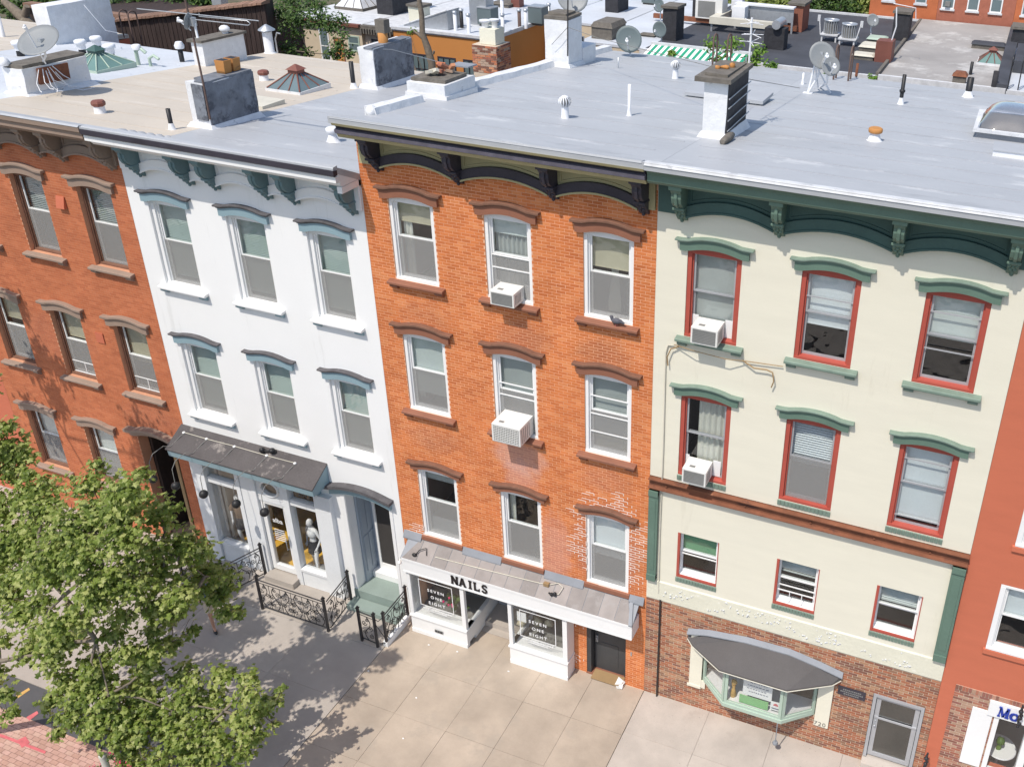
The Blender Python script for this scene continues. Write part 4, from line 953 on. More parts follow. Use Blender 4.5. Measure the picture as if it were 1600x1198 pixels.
def bake_skin(name, joints, bones, mat, parent, root=0, sub=2):
    me = bpy.data.meshes.new(name); me.from_pydata([tuple(j[0]) for j in joints], bones, []); o = bpy.data.objects.new(name, me); COL.objects.link(o)
    md = o.modifiers.new('skin', 'SKIN'); md.use_smooth_shade = True; md.branch_smoothing = .3
    for v, j in zip(me.skin_vertices[0].data, joints): v.radius = (j[1], j[2] if len(j) > 2 else j[1])
    me.skin_vertices[0].data[root].use_root = True
    sb = o.modifiers.new('sub', 'SUBSURF'); sb.levels = sub; sb.render_levels = sub
    bpy.context.view_layer.update()
    n = bpy.data.meshes.new_from_object(o.evaluated_get(bpy.context.evaluated_depsgraph_get())); bpy.data.objects.remove(o)
    n.materials.clear(); n.materials.append(mat)
    for p in n.polygons: p.use_smooth = True
    o = bpy.data.objects.new(name, n); COL.objects.link(o); n.transform(Matrix.Identity(4))
    if parent: o.parent = parent
    WLOC[o] = Vector((0, 0, 0)); return o
def figure(root, H, pose, mat, face=0.0):
    # body in the root's own frame, facing -Y
    k = H/1.75
    P = dict(pel=(0, 0, .95), wst=(0, 0, 1.10), chs=(0, 0, 1.32), nk=(0, .0, 1.47), nk2=(0, -.01, 1.53),
             lsh=(-.17, 0, 1.42), rsh=(.17, 0, 1.42), lel=(-.26, .02, 1.14), rel=(.26, .02, 1.14), lwr=(-.24, -.03, .90), rwr=(.24, -.03, .90),
             lhp=(-.09, 0, .90), rhp=(.09, 0, .90), lkn=(-.10, -.01, .50), rkn=(.10, -.01, .50), lan=(-.10, .03, .09), ran=(.10, .03, .09), lft=(-.11, -.10, .035), rft=(.11, -.10, .035))
    P.update(pose); R = dict(pel=(.125, .10), wst=(.105, .085), chs=(.135, .10), nk=(.055, .055), nk2=(.05, .05), lsh=(.055, .055), rsh=(.055, .055), lel=(.04, .04), rel=(.04, .04), lwr=(.026, .026), rwr=(.026, .026),
             lhp=(.09, .09), rhp=(.09, .09), lkn=(.055, .055), rkn=(.055, .055), lan=(.036, .036), ran=(.036, .036), lft=(.035, .03), rft=(.035, .03))
    K = list(P); idx = {n: i for i, n in enumerate(K)}
    js = [(Vector(P[n])*k, R[n][0]*k, R[n][1]*k) for n in K]
    # hands: short chains of bent fingers
    bn = [('pel', 'wst'), ('wst', 'chs'), ('chs', 'nk'), ('nk', 'nk2'), ('chs', 'lsh'), ('chs', 'rsh'), ('lsh', 'lel'), ('rsh', 'rel'), ('lel', 'lwr'), ('rel', 'rwr'),
          ('pel', 'lhp'), ('pel', 'rhp'), ('lhp', 'lkn'), ('rhp', 'rkn'), ('lkn', 'lan'), ('rkn', 'ran'), ('lan', 'lft'), ('ran', 'rft')]
    b = bake_skin('body', js, [(idx[a], idx[c]) for a, c in bn], mat, root)
    q = MB()
    for s in ('l', 'r'):
        w_ = Vector(P[s+'wr'])*k; d = (w_-Vector(P[s+'el'])*k).normalized(); side = Vector((0, 1, 0)); pc = w_+d*.05*k
        q.tube([w_-d*.01, pc, w_+d*.09*k], [.024*k, .036*k, .032*k], 8)
        for f in range(4):
            b0 = w_+d*.085*k+side*(f-1.5)*.019*k; q.tube([b0, b0+d*(.035-.004*abs(f-1.3))*k, b0+d*.065*k+Vector((0, -.008, 0))], .0085*k, 5)
        q.tube([w_+d*.03*k-side*.02, w_+d*.06*k-side*.05*k, w_+d*.085*k-side*.055*k], .010*k, 5)
    obj('hand', q, mat, root)
    hd = Vector(P['nk2'])*k+Vector((0, -.015, .11))*k
    q = MB().ball(hd, .10*k, .76, .92, 1.15, 16); q.ball(hd+Vector((0, -.03, -.055))*k, .062*k, .85, .9, .8, 10); q.ball(hd+Vector((0, -.098, -.012))*k, .016*k, .7, 1, 1.3, 6)
    q.ball(hd+Vector((-.078, 0, -.01))*k, .02*k, .4, 1, 1.4, 6); q.ball(hd+Vector((.078, 0, -.01))*k, .02*k, .4, 1, 1.4, 6)
    h = obj('head', q, mat, root)
    return k, P, hd
def local(o_root, mb, name, mat): 
    b = WLOC[o_root]; mb.v = [tuple(Vector(p)+b) for p in mb.v]; return obj(name, mb, mat, o_root)
def ell(q, rows, n=20):        # rows: (cx, cy, z, rx, ry)
    vs = []
    for cx_, cy_, z, rx, ry in rows:
        for j in range(n): a = 2*math.pi*j/n; vs.append((cx_+rx*math.cos(a), cy_+ry*math.sin(a), z))
    q.add(vs, [(i*n+j, i*n+(j+1) % n, (i+1)*n+(j+1) % n, (i+1)*n+j) for i in range(len(rows)-1) for j in range(n)], True); return q
# heads in figure() are built in world terms, so parts are shifted by the root
_obj = obj
def mannequin(x, y, z, rz, label, top, pose):
    r = thing('mannequin', label, 'mannequin', (0, 0, 0), 'white shop window mannequins')
    k, P, hd = figure(r, 1.78, pose, m['manneq'])
    if top == 'tee':
        local(r, ell(MB(), [(0, 0, 1.0, .145, .115), (0, 0, 1.12, .135, .11), (0, 0, 1.32, .165, .13), (0, 0, 1.43, .15, .10), (0, 0, 1.475, .08, .07)]), 'shirt', m['cloth_brown'])
        for s in (-1, 1): local(r, MB().tube([(s*.13, 0, 1.44), (s*.20, .0, 1.36), (s*.235, .01, 1.24)], .068, 10), 'sleeve', m['cloth_brown'])
    else:
        local(r, ell(MB(), [(0, 0, 1.22, .145, .115), (0, 0, 1.30, .16, .13), (0, 0, 1.37, .155, .12), (0, 0, 1.41, .12, .09)]), 'crop_top', m['manneq'])
        local(r, ell(MB(), [(0, 0, 1.215, .148, .118), (0, 0, 1.235, .15, .12)]), 'hem_band', m['blind_grey'])
    local(r, ell(MB(), [(0, 0, .66, .20, .17), (0, 0, .80, .19, .155), (0, 0, .94, .165, .14), (0, 0, 1.03, .13, .11), (0, 0, 1.06, .13, .105)]), 'skirt', m['cloth_dark'])
    local(r, MB().lathe((0, .05, 0), [(.17, 0), (.17, .012)], 20), 'stand', m['metal'])
    r.location = (x, y, z); r.rotation_euler = (0, 0, rz); return r
mannequin(-12.56, .36, .35, R_(18), 'mannequin in a brown top and dark skirt behind the left shop pane', 'tee', dict(lkn=(-.10, -.07, .50), rel=(.25, .06, 1.16), rwr=(.28, .02, .92)))
mannequin(-10.12, .34, .27, R_(-14), 'mannequin in a white crop top and black skirt behind the right shop pane', 'crop', dict(rel=(.30, .03, 1.16), rwr=(.26, -.08, .94), rkn=(.16, -.10, .50), ran=(.20, -.12, .09), rft=(.24, -.25, .035)))
# ---- railings
def spiral(q, c, r, a0, turns, ax, flip=1, th=.011):
    pts = []; n = int(14*turns)+2
    for i in range(n):
        t = i/(n-1); a = a0+flip*turns*2*math.pi*t; rr = r*(1-.82*t); pts.append((c[0]+ax[0]*rr*math.cos(a), c[1]+ax[1]*rr*math.cos(a), c[2]+rr*math.sin(a)))
    q.tube(pts, th, 4)
def rail_panel(root, p0, p1, z0=.12, z1=1.02, posts=(1, 1), twist=True):
    p0 = Vector(p0); p1 = Vector(p1); d = (p1-p0); Ln = d.length; d.normalize()
    for i, p in enumerate((p0, p1)):
        if posts[i]:
            q = MB().box(p.x-.028, p.x+.028, p.y-.028, p.y+.028, -.02, z1+.10); q.box(p.x-.04, p.x+.04, p.y-.04, p.y+.04, z1+.101, z1+.125); q.ball((p.x, p.y, z1+.15), .03, n=8)
            obj('post', q, m['black_iron'], root)
    for z in (z0, z1, z1-.09):
        q = MB().tube([(p0.x, p0.y, z), (p1.x, p1.y, z)], .017 if z != z1-.09 else .010, 5); obj('rail', q, m['black_iron'], root)
    q = MB(); n = max(1, round(Ln/.36)); st_ = Ln/n
    for i in range(n):
        c = p0+d*(st_*(i+.5)); ax = (d.x, d.y); H = z1-.09-z0; f = 1 if i % 2 else -1
        pts = [(c.x+ax[0]*f*.10*math.sin(t*math.pi*2), c.y+ax[1]*f*.10*math.sin(t*math.pi*2), z0+H*t) for t in [k/12 for k in range(13)]]
        q.tube(pts, .012, 4)
        for s, (u, zz, r, fl) in enumerate(((-.09, .22, .085, 1), (.09, .36, .08, -1), (-.09, .55, .08, -1), (.09, .70, .085, 1), (.0, .86, .06, 1))):
            cc = c+d*(u*f); spiral(q, (cc.x, cc.y, z0+H*zz), r, math.pi*.5*(1+s), 1.35, ax, fl*f)
        e = p0+d*(st_*i)
        if i: q.tube([(e.x, e.y, z0), (e.x, e.y, z1-.09)], .010, 4)
    obj('scrollwork', q, m['black_iron'], root)
F1 = thing('iron_railing', 'black scrolled iron railing round the right half of the fenced shop front', 'railing', (-9.6, -1.25, 0), 'scrolled iron railings before the white house')
rail_panel(F1, (-10.72, -1.24, 0), (-8.60, -1.26, 0)); rail_panel(F1, (-8.54, -1.22, 0), (-8.66, -.20, 0), posts=(0, 1))
F2 = thing('iron_railing', 'black scrolled iron railing left of the shop door, partly under tree leaves', 'railing', (-12.5, -1.2, 0), 'scrolled iron railings before the white house')
rail_panel(F2, (-13.4, -1.22, 0), (-11.92, -1.20, 0)); rail_panel(F2, (-11.88, -1.16, 0), (-11.50, -.20, 0), posts=(0, 1))
F3 = thing('iron_railing', 'short black iron railing with gate beside the white salon front', 'railing', (-7.1, -1.1, 0), 'scrolled iron railings before the white house')
rail_panel(F3, (-6.90, -1.12, 0), (-6.93, -.12, 0)); rail_panel(F3, (-7.60, -1.20, 0), (-7.10, -1.24, 0))
obj('rail', MB().tube([(-7.08, -1.24, .98), (-7.0, -1.22, .90), (-6.92, -1.14, .98)], .012).tube([(-7.08, -1.24, .8), (-6.92, -1.14, .3)], .012).tube([(-7.08, -1.24, .12), (-6.92, -1.14, .12)], .012), m['black_iron'], F3)
tag(obj('curb_wall', MB().box(-6.99, -6.86, -1.15, -.05, -.02, .16), m['white_paint']), 'low white painted kerb under the short railing', 'kerb')

# ================================================================ orange brick house at the left (A)
A = thing('brick_house', 'orange brick house at the left edge with a taupe cornice and brown window trim', 'house', (-16.8, 0, 0))
ax_ = [(-19.52, -18.45), (-17.32, -16.25), (-15.13, -14.05)]
Aops = []
for a, b in ax_: Aops += [(a, b, 8.72, 10.86), (a, b, 5.04, 7.11)]
for a, b in ax_[:2]: Aops.append((a, b, 1.5, 3.47))
Aops.append((-15.3, -13.98, -.01, 3.68))
obj('wall', wallmb(MB(), -20.097, -13.503, -.03, 12.0, 0, .3, Aops), m['a_mortar'], A, 'front wall with thin mortar joints')
place_bricks(A, rects(-20.09, -13.505, .02, 11.75, .203, .0677, .007, Aops), 0, .002, m['a_brick'], 300, var=.0008)
hA = (m['a_stone'], m['a_stone'], .19, .14, .07)
kw = dict(casing=m['brownstone_d'], cw=.05, cy=.12, frame=WP, hood=hA, sill=('stone', m['a_stone']), step=True)
ins = [[('slat', .7, m['blind_grey'])], [('slat', .5, m['blind_grey'])], [('slat', .46, m['blind_grey'])],
       [('roller', .36, btn)], [('roller', .42, btn)], [('roller', .56, btn)], [('roller', .5, bt)], [('roller', .8, bt)]]
nm = ['top left', 'top middle with grey blinds', 'top right with grey blinds', 'second row left', 'second row middle with a tan shade', 'second row right with a tan shade', 'ground row left', 'ground row middle']
k = 0
for zs, zh, cols in ((8.72, 10.77, ax_), (5.04, 7.02, ax_), (1.5, 3.38, ax_[:2])):
    for a, b in cols:
        wn = window(A, a, b, zs, zh, .09, inside=ins[k], label=nm[k]+' window of the left brick house', **kw)
        if k in (4, 5): obj('window_guard', MB().box(a+.10, b-.10, .17, .19, zs+.40, zs+.42).box((a+b)/2-.01, (a+b)/2+.01, .17, .19, zs+.07, zs+.399).box(a+.10, b-.10, .165, .195, zs+.07, zs+.09), WP, wn)
        k += 1
q = MB().band(-15.47, -13.85, arch(-15.3, -13.98, 3.60, .14), lambda x: arch(-15.3, -13.98, 3.60, .14)(x)+.16, -.08, .004, 12)
dh = obj('door_hood', q, m['a_stone'], A); obj('hood_cap', MB().band(-15.55, -13.77, lambda x: arch(-15.3, -13.98, 3.761, .14)(x), lambda x: arch(-15.3, -13.98, 3.85, .14)(x), -.2, .004, 12), m['a_stone'], dh)
q = MB().box(-14.15, -13.99, .02, 1.2, 0, 3.6); q.box(-15.29, -14.16, 1.1, 1.2, 0, 3.6); q.box(-15.29, -15.2, .31, 1.09, 0, 3.6)
q.box(-15.29, -14.0, .245, 1.09, -.03, .12)
dr = obj('door_frame', q, m['dark_wood'], A, 'dark recessed doorway'); obj('pilaster', MB().box(-14.12, -14.02, -.02, .02, 0, 3.5), m['cord'], dr)
cornice(A, -20.06, -13.52, 12.65, [-19.49, -18.06, -17.34, -15.91, -15.2, -13.71], dict(crown=m['a_corn'], panel=m['a_corn'], band=m['a_corn'], bracket=m['a_corn'], bead=m['a_stone'], gutter=m['a_corn'], fascia=m['a_stone']))
shell(A, -20.097, -13.503, RAB, m['a_mortar'], m['tan_roof'], 12.6, profAB, inner=[4.0, 7.6])
obj('roof_rim', MB().prism([(-.84, 12.63), (-.80, 12.665), (-.5, 12.60), (-.5, 12.57), (-.80, 12.64)], 'x', -20.05, -13.5).jitter(.015, 2), m['silver'], A)
q = MB()
for i in range(8):
    y = .2+i*.25; q.ball((-13.5, y, 12.15-.33*i*.25), .22*(1-.08*i), 1.2, 1, .9, 10)
obj('party_wall_hump', q, m['silver'], A)
for x, z in ((-15.72, 10.30), (-15.68, 6.55)):
    q = MB().box(x-.13, x+.13, -.012, 0, z-.15, z+.15)
    v = obj('wall_vent', MB().prism([(-.012, z-.15), (-.10 if z > 9 else -.03, z-.15), (-.03, z+.15), (-.012, z+.15)], 'x', x-.13, x+.13), m['e_red'], A, 'square red painted vent hood')

# ================================================================ cream house (D)
Dh = thing('painted_house', 'cream house with sage green cornice, red window frames and brick ground floor', 'house', (3.1, 0, 0))
dx = [(.375, 1.44), (2.57, 3.655), (4.78, 5.88)]; d3 = [(.445, 1.39), (2.685, 3.61), (4.81, 5.745)]
Dop = []
for a, b in dx: Dop += [(a, b, 10.05, 11.95), (a, b, 6.73, 8.78)]
for a, b in d3: Dop.append((a, b, 3.93, 5.18))
obj('wall', wallmb(MB(), -.247, 6.437, 6.53, 13.25, -.006, .3, Dop), m['cream'], Dh, 'cream painted upper wall')
obj('lower_wall', wallmb(MB(), -.247, 6.437, 3.66, 6.25, -.006, .3, Dop), m['cream'], Dh, 'cream painted lower wall')
obj('peeling_ledge', MB().prism([(-.03, 3.10), (.3, 3.10), (.3, 3.66), (-.006, 3.66), (-.03, 3.63)], 'x', -.247, 6.437), m['cream_old'], Dh, 'ledge of peeling cream paint')
q = MB(); r = random.Random(9)
for k_ in range(230):
    x = r.uniform(.1, 5.9); z = 3.2+.38*r.random(); 
    if mnoise.noise(Vector((x*1.4, 0, z*3))) < -.02: continue
    s = r.uniform(.006, .026); q.hexa([(x-s, -.031, z-s*.7), (x+s, -.031, z-s*.5), (x+s*.8, -.031, z+s), (x-s, -.031, z+s*.6)], [(x-s*1.1, -.034-r.random()*.02, z-s*.7), (x+s*1.1, -.036, z-s*.5), (x+s*.8, -.05*r.random()-.034, z+s), (x-s, -.036, z+s*.6)])
obj('paint_flakes', q, m['rim'], Dh, None, 'stuff')
q = MB().prism([(-.13, 6.27), (.3, 6.27), (.3, 6.51), (-.13, 6.51), (-.13, 6.49), (-.05, 6.47), (-.05, 6.31), (-.13, 6.29)], 'x', -.247, 6.437)
bm_ = obj('steel_beam', q, m['rust'], Dh, 'rusty channel beam across the front'); 
q = MB()
for x in (.15, 1.9, 3.3, 4.6, 5.7): q.lathe((x, -.05, 6.38), [(.022, 0), (.022, .03)], 6, axis='y')
obj('bolt', q, m['rust'], bm_)
for a, b, l in ((-.24, -.02, 'left'), (6.17, 6.43, 'right')):
    q = MB().box(a, b, -.09, -.007, 3.72, 6.2); q.box(a-.0, b+.0, -.12, -.007, 6.05, 6.20); q.box(a, b, -.12, -.007, 3.68, 3.86); q.box(a+.05, b-.05, -.10, -.091, 4.0, 5.95)
    bevel(obj('pilaster', q, m['green'], Dh, l+' sage green pilaster'), .008)
dops2 = [(5.13, 6.25, -.01, 2.2), (1.15, 4.0, .95, 2.35)]
obj('base_wall', wallmb(MB(), -.247, 6.437, -.03, 3.10, 0, .3, dops2), m['d_mortar'], Dh, 'ground floor wall with pale joints')
place_bricks(Dh, rects(-.245, 6.435, .01, 3.09, .203, .0677, .012, dops2), 0, .004, m['d_brick'], 300, var=.0015)
hD = (m['green'], m['green_l'], .18, .14, .04)
kd = dict(casing=m['red_trim'], cw=.085, cy=.015, frame=m['alu'], hood=hD, step=True)
ws = [('left', [('roller', .5, bgr), ('half', .5, bgr)], None), ('middle', [('roller', .62, bw)], [11.35]), ('right', [('roller', .5, bt)], [11.48, 10.75])]
for (n_, ins_, br_), (a, b) in zip(ws, dx): window(Dh, a, b, 10.05, 11.86, .09, inside=ins_, sill=('stone', m['green_l']), bar=br_, label='top '+n_+' red framed window', screen=False, **kd)
ws = [('left', [('drape', .95, cur, (.25, 1), 5)], None), ('middle', [('slat', .55, bw, .055)], None), ('right', [('roller', .92, bw)], [8.35, 7.0])]
for (n_, ins_, br_), (a, b) in zip(ws, dx): window(Dh, a, b, 6.73, 8.69, .09, inside=ins_, sill=('rowlock', m['green_l']), bar=br_, label='second row '+n_+' red framed window', screen=(n_ == 'middle'), **kd)
ws = [('left', [('roller', .5, m['blind_green'])], [4.55]), ('middle', [('slat', .36, bt)], [4.42]), ('right', [('slat', .42, bt)], [4.65])]
for (n_, ins_, br_), (a, b) in zip(ws, d3):
    wn = window(Dh, a, b, 3.93, 5.18, .0, inside=ins_, casing=WP, cw=.05, cy=.05, frame=WP, bar=br_, sill=('rowlock', m['green_l']), label='small '+n_+' white framed window', screen=False, step=False)
    obj('red_casing', MB().box(a-.0, a+.055, -.012, .049, 3.93, 5.18).box(a+.056, b, -.012, .03, 3.932, 3.985).box(b-.02, b, -.012, .049, 3.99, 5.18), m['red_trim'], wn)
    if n_ == 'middle': obj('window_guard', MB().box(a+.07, b-.07, .05, .07, 4.30, 4.32).box(a+.33, a+.345, .05, .07, 4.0, 4.3).box(a+.60, a+.615, .05, .07, 4.0, 4.3), WP, wn)
cornice(Dh, -.235, 6.43, 13.69, [.26, 2.10, 4.20, 6.08], dict(crown=m['green'], panel=m['green_d'], band=m['green_d'], bracket=m['green'], bead=m['green_d']))
shell(Dh, -.247, 6.437, RCD, m['cream'], m['silver'], 13.0, profCD, inner=[2.9, 6.0, 9.4])
obj('roof_rim', MB().prism([(-.775, 13.655), (-.75, 13.715), (-.60, 13.70), (-.60, 13.665), (-.75, 13.68)], 'x', -.25, 6.43).jitter(.012, 2.4), m['rim'], Dh)
# conduit, hoses
obj('conduit', MB().tube([(.05, -.03, 3.3), (.03, -.03, 5.0), (.04, -.035, 7.4), (.02, -.03, 9.6), (.06, -.03, 9.78), (.2, -.05, 9.83)], .013, 6), m['conduit'], Dh)
obj('downpipe', MB().tube([(.10, -.04, -.0), (.10, -.04, 3.12)], .022, 8), m['black_iron'], Dh)
obj('cable', MB().tube([(.2, -.06, 9.84), (.6, -.19, 9.87), (1.3, -.19, 9.83), (1.7, -.06, 9.80), (2.4, -.05, 9.84)], .009, 5), m['cord'], Dh)
obj('hose', MB().tube([(.30, -.06, 9.82), (.14, -.08, 9.74), (.07, -.09, 9.55), (.09, -.08, 9.35)], .014, 6), m['cord'], Dh)
obj('hose', MB().tube([(1.60, -.06, 9.80), (1.85, -.09, 9.70), (2.1, -.09, 9.72), (2.22, -.08, 9.68), (2.26, -.09, 9.50), (2.22, -.08, 9.35)], .014, 6), m['cord'], Dh)
# bay window
xa, xb, xc, xd = 1.22, 1.88, 3.27, 3.92; zb0, zb1, yf = 1.05, 2.14, -.52
by = obj('bay_window', MB().prism([(xa, .0), (xb, yf-.03), (xc, yf-.03), (xd, .0)], 'z', zb0-.08, zb0+.02), m['pale_green'], Dh, 'projecting pale green bay window')
obj('seat_board', MB().prism([(xa+.06, .0), (xb+.03, yf+.04), (xc-.03, yf+.04), (xd-.06, .0), (xd-.06, .28), (xa+.06, .28)], 'z', zb0+.021, zb0+.06), WP, by)
obj('head_board', MB().prism([(xa, .0), (xb, yf), (xc, yf), (xd, .0)], 'z', zb1-.03, zb1+.03), m['pale_green'], by)
def bay_side(p, q_, name):
    p = Vector((p[0], p[1], 0)); q_ = Vector((q_[0], q_[1], 0)); d = (q_-p); Ln = d.length; d.normalize(); n = Vector((d.y, -d.x, 0)); n = n if n.y < 0 else -n; w_ = .07
    def plank(a, b, z0, z1, t0=0, t1=.05): 
        A0 = p+d*a-n*t0; B0 = p+d*b-n*t0; A1 = p+d*a-n*t1; B1 = p+d*b-n*t1
        return [(A0.x, A0.y, z0), (B0.x, B0.y, z0), (B1.x, B1.y, z0), (A1.x, A1.y, z0)], [(A0.x, A0.y, z1), (B0.x, B0.y, z1), (B1.x, B1.y, z1), (A1.x, A1.y, z1)]
    q = MB(); 
    for a, b, z0, z1 in ((0, w_, zb0+.02, zb1), (Ln-w_, Ln, zb0+.02, zb1), (w_, Ln-w_, zb0+.02, zb0+.09), (w_, Ln-w_, zb1-.06, zb1)): q.hexa(*plank(a, b, z0, z1))
    f = obj('sash', q, m['pale_green'], by, name); obj('pane', MB().hexa(*plank(w_, Ln-w_, zb0+.09, zb1-.06, .022, .028)), m['glass_s'], f)
bay_side((xa, -.0), (xb, yf), 'left slanting sash'); bay_side((xb+.02, yf), (xc-.02, yf), 'front sash'); bay_side((xc, yf), (xd, -.0), 'right slanting sash')
obj('side_board', MB().box(.90, 1.20, -.05, -.013, .74, 2.42), m['cream'], by); obj('side_board', MB().box(3.94, 4.27, -.05, -.013, .70, 2.42), m['cream'], by)
obj('side_board', MB().box(1.2, 1.30, -.04, -.013, .74, .98).box(.86, 1.2, -.065, -.05, .72, .80), m['cream'], by)
q = MB(); e = [(.82, 0), (1.0, -.20), (1.78, -.66), (3.34, -.66), (4.25, -.16), (4.40, 0)]; t = [(.80, 0, 2.42), (1.3, 0, 2.56), (2.2, 0, 2.68), (3.2, 0, 2.70), (3.9, 0, 2.58), (4.42, 0, 2.46)]
lo = [(.80, -.02, 2.22), (.98, -.20, 2.21), (1.78, -.68, 2.22), (3.34, -.68, 2.22), (4.24, -.16, 2.25), (4.40, -.02, 2.32)]
vs = [(a, b, c) for a, b, c in lo]+[(a, -.012, c) for a, _, c in t]+[(a, b, c-.06) for a, b, c in lo]
fs = []
for i in range(5): fs += [(i, i+1, i+7, i+6), (i+12, i+13, i+1, i)]
fs += [(12, 13, 14, 15, 16, 17)[::-1]]
q.add(vs, fs); br = obj('bay_roof', q, m['awn_d'], by)
q = MB()
for a, b in zip(lo, lo[1:]): q.tube([(a[0], a[1]-.012, a[2]-.045), (b[0], b[1]-.012, b[2]-.045)], .014, 4)
obj('roof_edge', q, m['conduit'], br)
q = MB()
for a, b in zip(t, t[1:]): q.hexa([(a[0], -.10, a[2]-.06), (b[0], -.10, b[2]-.06), (b[0], -.012, b[2]-.0), (a[0], -.012, a[2]-.0)], [(a[0], -.10, a[2]-.035), (b[0], -.10, b[2]-.035), (b[0], -.0125, b[2]+.06), (a[0], -.0125, a[2]+.06)])
obj('flashing', q, m['flash'], br)
text_mesh('720', .17, m['steel_letter'], by, (4.08, -.055, .73), 'number', .002, 1.15)
sh = tag(obj('window_sign', MB().box(2.30, 2.98, -.42, -.415, 1.42, 2.02), m['paper']), 'white handwritten paper sign in the bay window', 'sign')
q = MB(); r = random.Random(2)
for row in range(5):
    x = 2.38+r.uniform(0, .08)
    while x < 2.86: l = r.uniform(.02, .07); q.box(x, x+l, -.422, -.4205, 1.92-row*.095, 1.935-row*.095+r.uniform(0, .012)); x += l+.018
obj('handwriting', q, m['ink'], sh)
g2 = tag(obj('window_sign', MB().box(2.24, 2.92, -.44, -.435, 1.14, 1.40), m['paper_green']), 'green paper sign at the bottom of the bay window', 'sign')
cd = tag(obj('window_card', MB().box(2.97, 3.20, -.43, -.425, 1.20, 1.47), m['paper']), 'white card with a red dome drawing in the bay window', 'card')
obj('printed_dome', MB().prism([(3.03, 1.35), (3.15, 1.35), (3.14, 1.39), (3.11, 1.42), (3.07, 1.42), (3.04, 1.39)], 'y', -.434, -.4305), m['marking_pink'], cd)
obj('printed_line', MB().box(3.0, 3.17, -.434, -.4305, 1.25, 1.28), m['ink'], cd)
q = MB().lathe((2.06, -.30, zb0+.06), [(.06, 0), (.08, .06), (.05, .2), (.03, .3), (.05, .36)], 10); q.ball((2.06, -.3, zb0+.5), .08, 1, .8, 1, 8)
tag(obj('figurine', q.jitter(.015, 12), m['marking_yel']), 'small yellow figurine standing in the bay window', 'ornament')
obj('room_back', MB().box(1.0, 4.1, 1.4, 1.45, .9, 2.6), m['shop_wall'], Dh, 'dim room behind the bay window')
q = MB().box(4.36, 4.97, -.035, -.013, 1.88, 2.12); pq = obj('plaque', q, m['c_dark'], Dh, 'dark name plaque beside the door')
q = MB(); r = random.Random(8)
for row, (a, b) in enumerate(((4.47, 4.88), (4.42, 4.9), (4.5, 4.8))):
    x = a
    while x < b: l = r.uniform(.02, .04); q.box(x, x+l, -.039, -.0355, 2.04-row*.062, 2.072-row*.062); x += l+.012
obj('raised_lettering', q, m['ac_grey'], pq)
q = MB().box(5.14, 5.21, -.03, .12, .2, 2.18); q.box(6.17, 6.24, -.03, .12, .2, 2.18); q.box(5.21, 6.17, -.03, .12, 2.11, 2.18)
df = obj('door_frame', q, m['alu'], Dh)
q = MB().box(5.22, 5.32, .04, .08, .22, 2.10); q.box(6.06, 6.16, .04, .08, .22, 2.10); q.box(5.32, 6.06, .04, .08, .22, .34); q.box(5.32, 6.06, .04, .08, 2.0, 2.10); q.box(5.22, 6.16, .02, .04, 1.42, 1.47)
dd = obj('storm_door', q, m['alu'], df, 'aluminium framed glass storm door'); obj('pane', MB().box(5.32, 6.06, .055, .06, .34, 2.0), glassmat('storm glass', (.5, .53, .53), 2.6), dd)
obj('inner_door', MB().box(5.25, 6.13, .25, .29, .05, 2.15), m['ac_grey'], df); obj('step', MB().box(5.13, 6.25, -.22, .30, -.01, .17), m['walk_d'], df)
obj('handle', MB().ball((5.27, .0, 1.2), .03, n=8).ball((5.27, .02, 1.35), .022, n=8), m['metal'], dd)
tag(obj('spigot', MB().tube([(3.2, -.56, .98), (3.2, -.56, .40)], .012).lathe((3.2, -.56, .3), [(.05, 0), (.07, .03), (.05, .08)], 8), m['flash']), 'small hanging tag and rod under the bay window', 'tag')

# ================================================================ red painted house at the right edge (E)
E_ = thing('painted_house', 'brick red painted house at the right edge with a white shop sign', 'house', (9.5, 0, 0))
Eop = [(7.12, 8.25, 4.32, 6.01), (7.18, 8.3, 7.0, 8.8), (9.4, 10.5, 4.32, 6.01), (9.4, 10.5, 7.0, 8.8), (7.62, 10.6, .85, 2.62), (10.9, 12.0, -.01, 2.6)]
obj('wall', wallmb(MB(), 6.443, 13.0, -.03, 13.2, -.004, .3, Eop), m['e_red'], E_, 'red painted front wall')
place_bricks(E_, rects(6.74, 12.9, .01, 3.0, .203, .0677, .012, Eop), -.012, .004, m['e_brick'], 200, var=.0015)
obj('mortar_bed', wallmb(MB(), 6.74, 12.9, .0, 3.12, -.012, -.0045, Eop), m['d_mortar'], E_)
q = MB(); x = 6.74
while x < 12.8: q.box(x, x+.058, -.028, -.0125, 3.0, 3.12); x += .068
obj('soldier_course', q, m['e_brick'], E_)
for a, b, c, d in Eop[:4]: window(E_, a, b, c, d-.01, .0, inside=[('roller', .5, bw)], casing=WP, cw=.10, cy=-.02, frame=WP, sill=('plain', m['e_red']), screen=False, label='white framed window of the red house' if a < 7.15 else None)
shell(E_, 6.443, 13.0, RCD, m['e_red'], m['silver'], 13.0, profCD, inner=[3.4, 6.4, 9.6])
q = MB().box(7.62, 7.72, -.05, .1, .86, 2.6); q.box(8.28, 8.42, -.05, .1, .86, 2.6); q.box(7.72, 8.28, -.05, .1, .86, .95); q.box(10.4, 10.6, -.05, .1, .86, 2.6); q.box(7.6, 10.62, -.09, -.0, .78, .859)
ef = obj('shop_window', q, WP, E_); obj('pane', MB().box(7.72, 8.28, .02, .027, .95, 2.6), m['glass_s'], ef); obj('pane', MB().box(8.42, 10.4, .02, .027, .86, 2.6), m['glass_s'], ef)
obj('shutter', MB().box(7.16, 7.58, -.06, -.024, .98, 2.66), WP, ef)
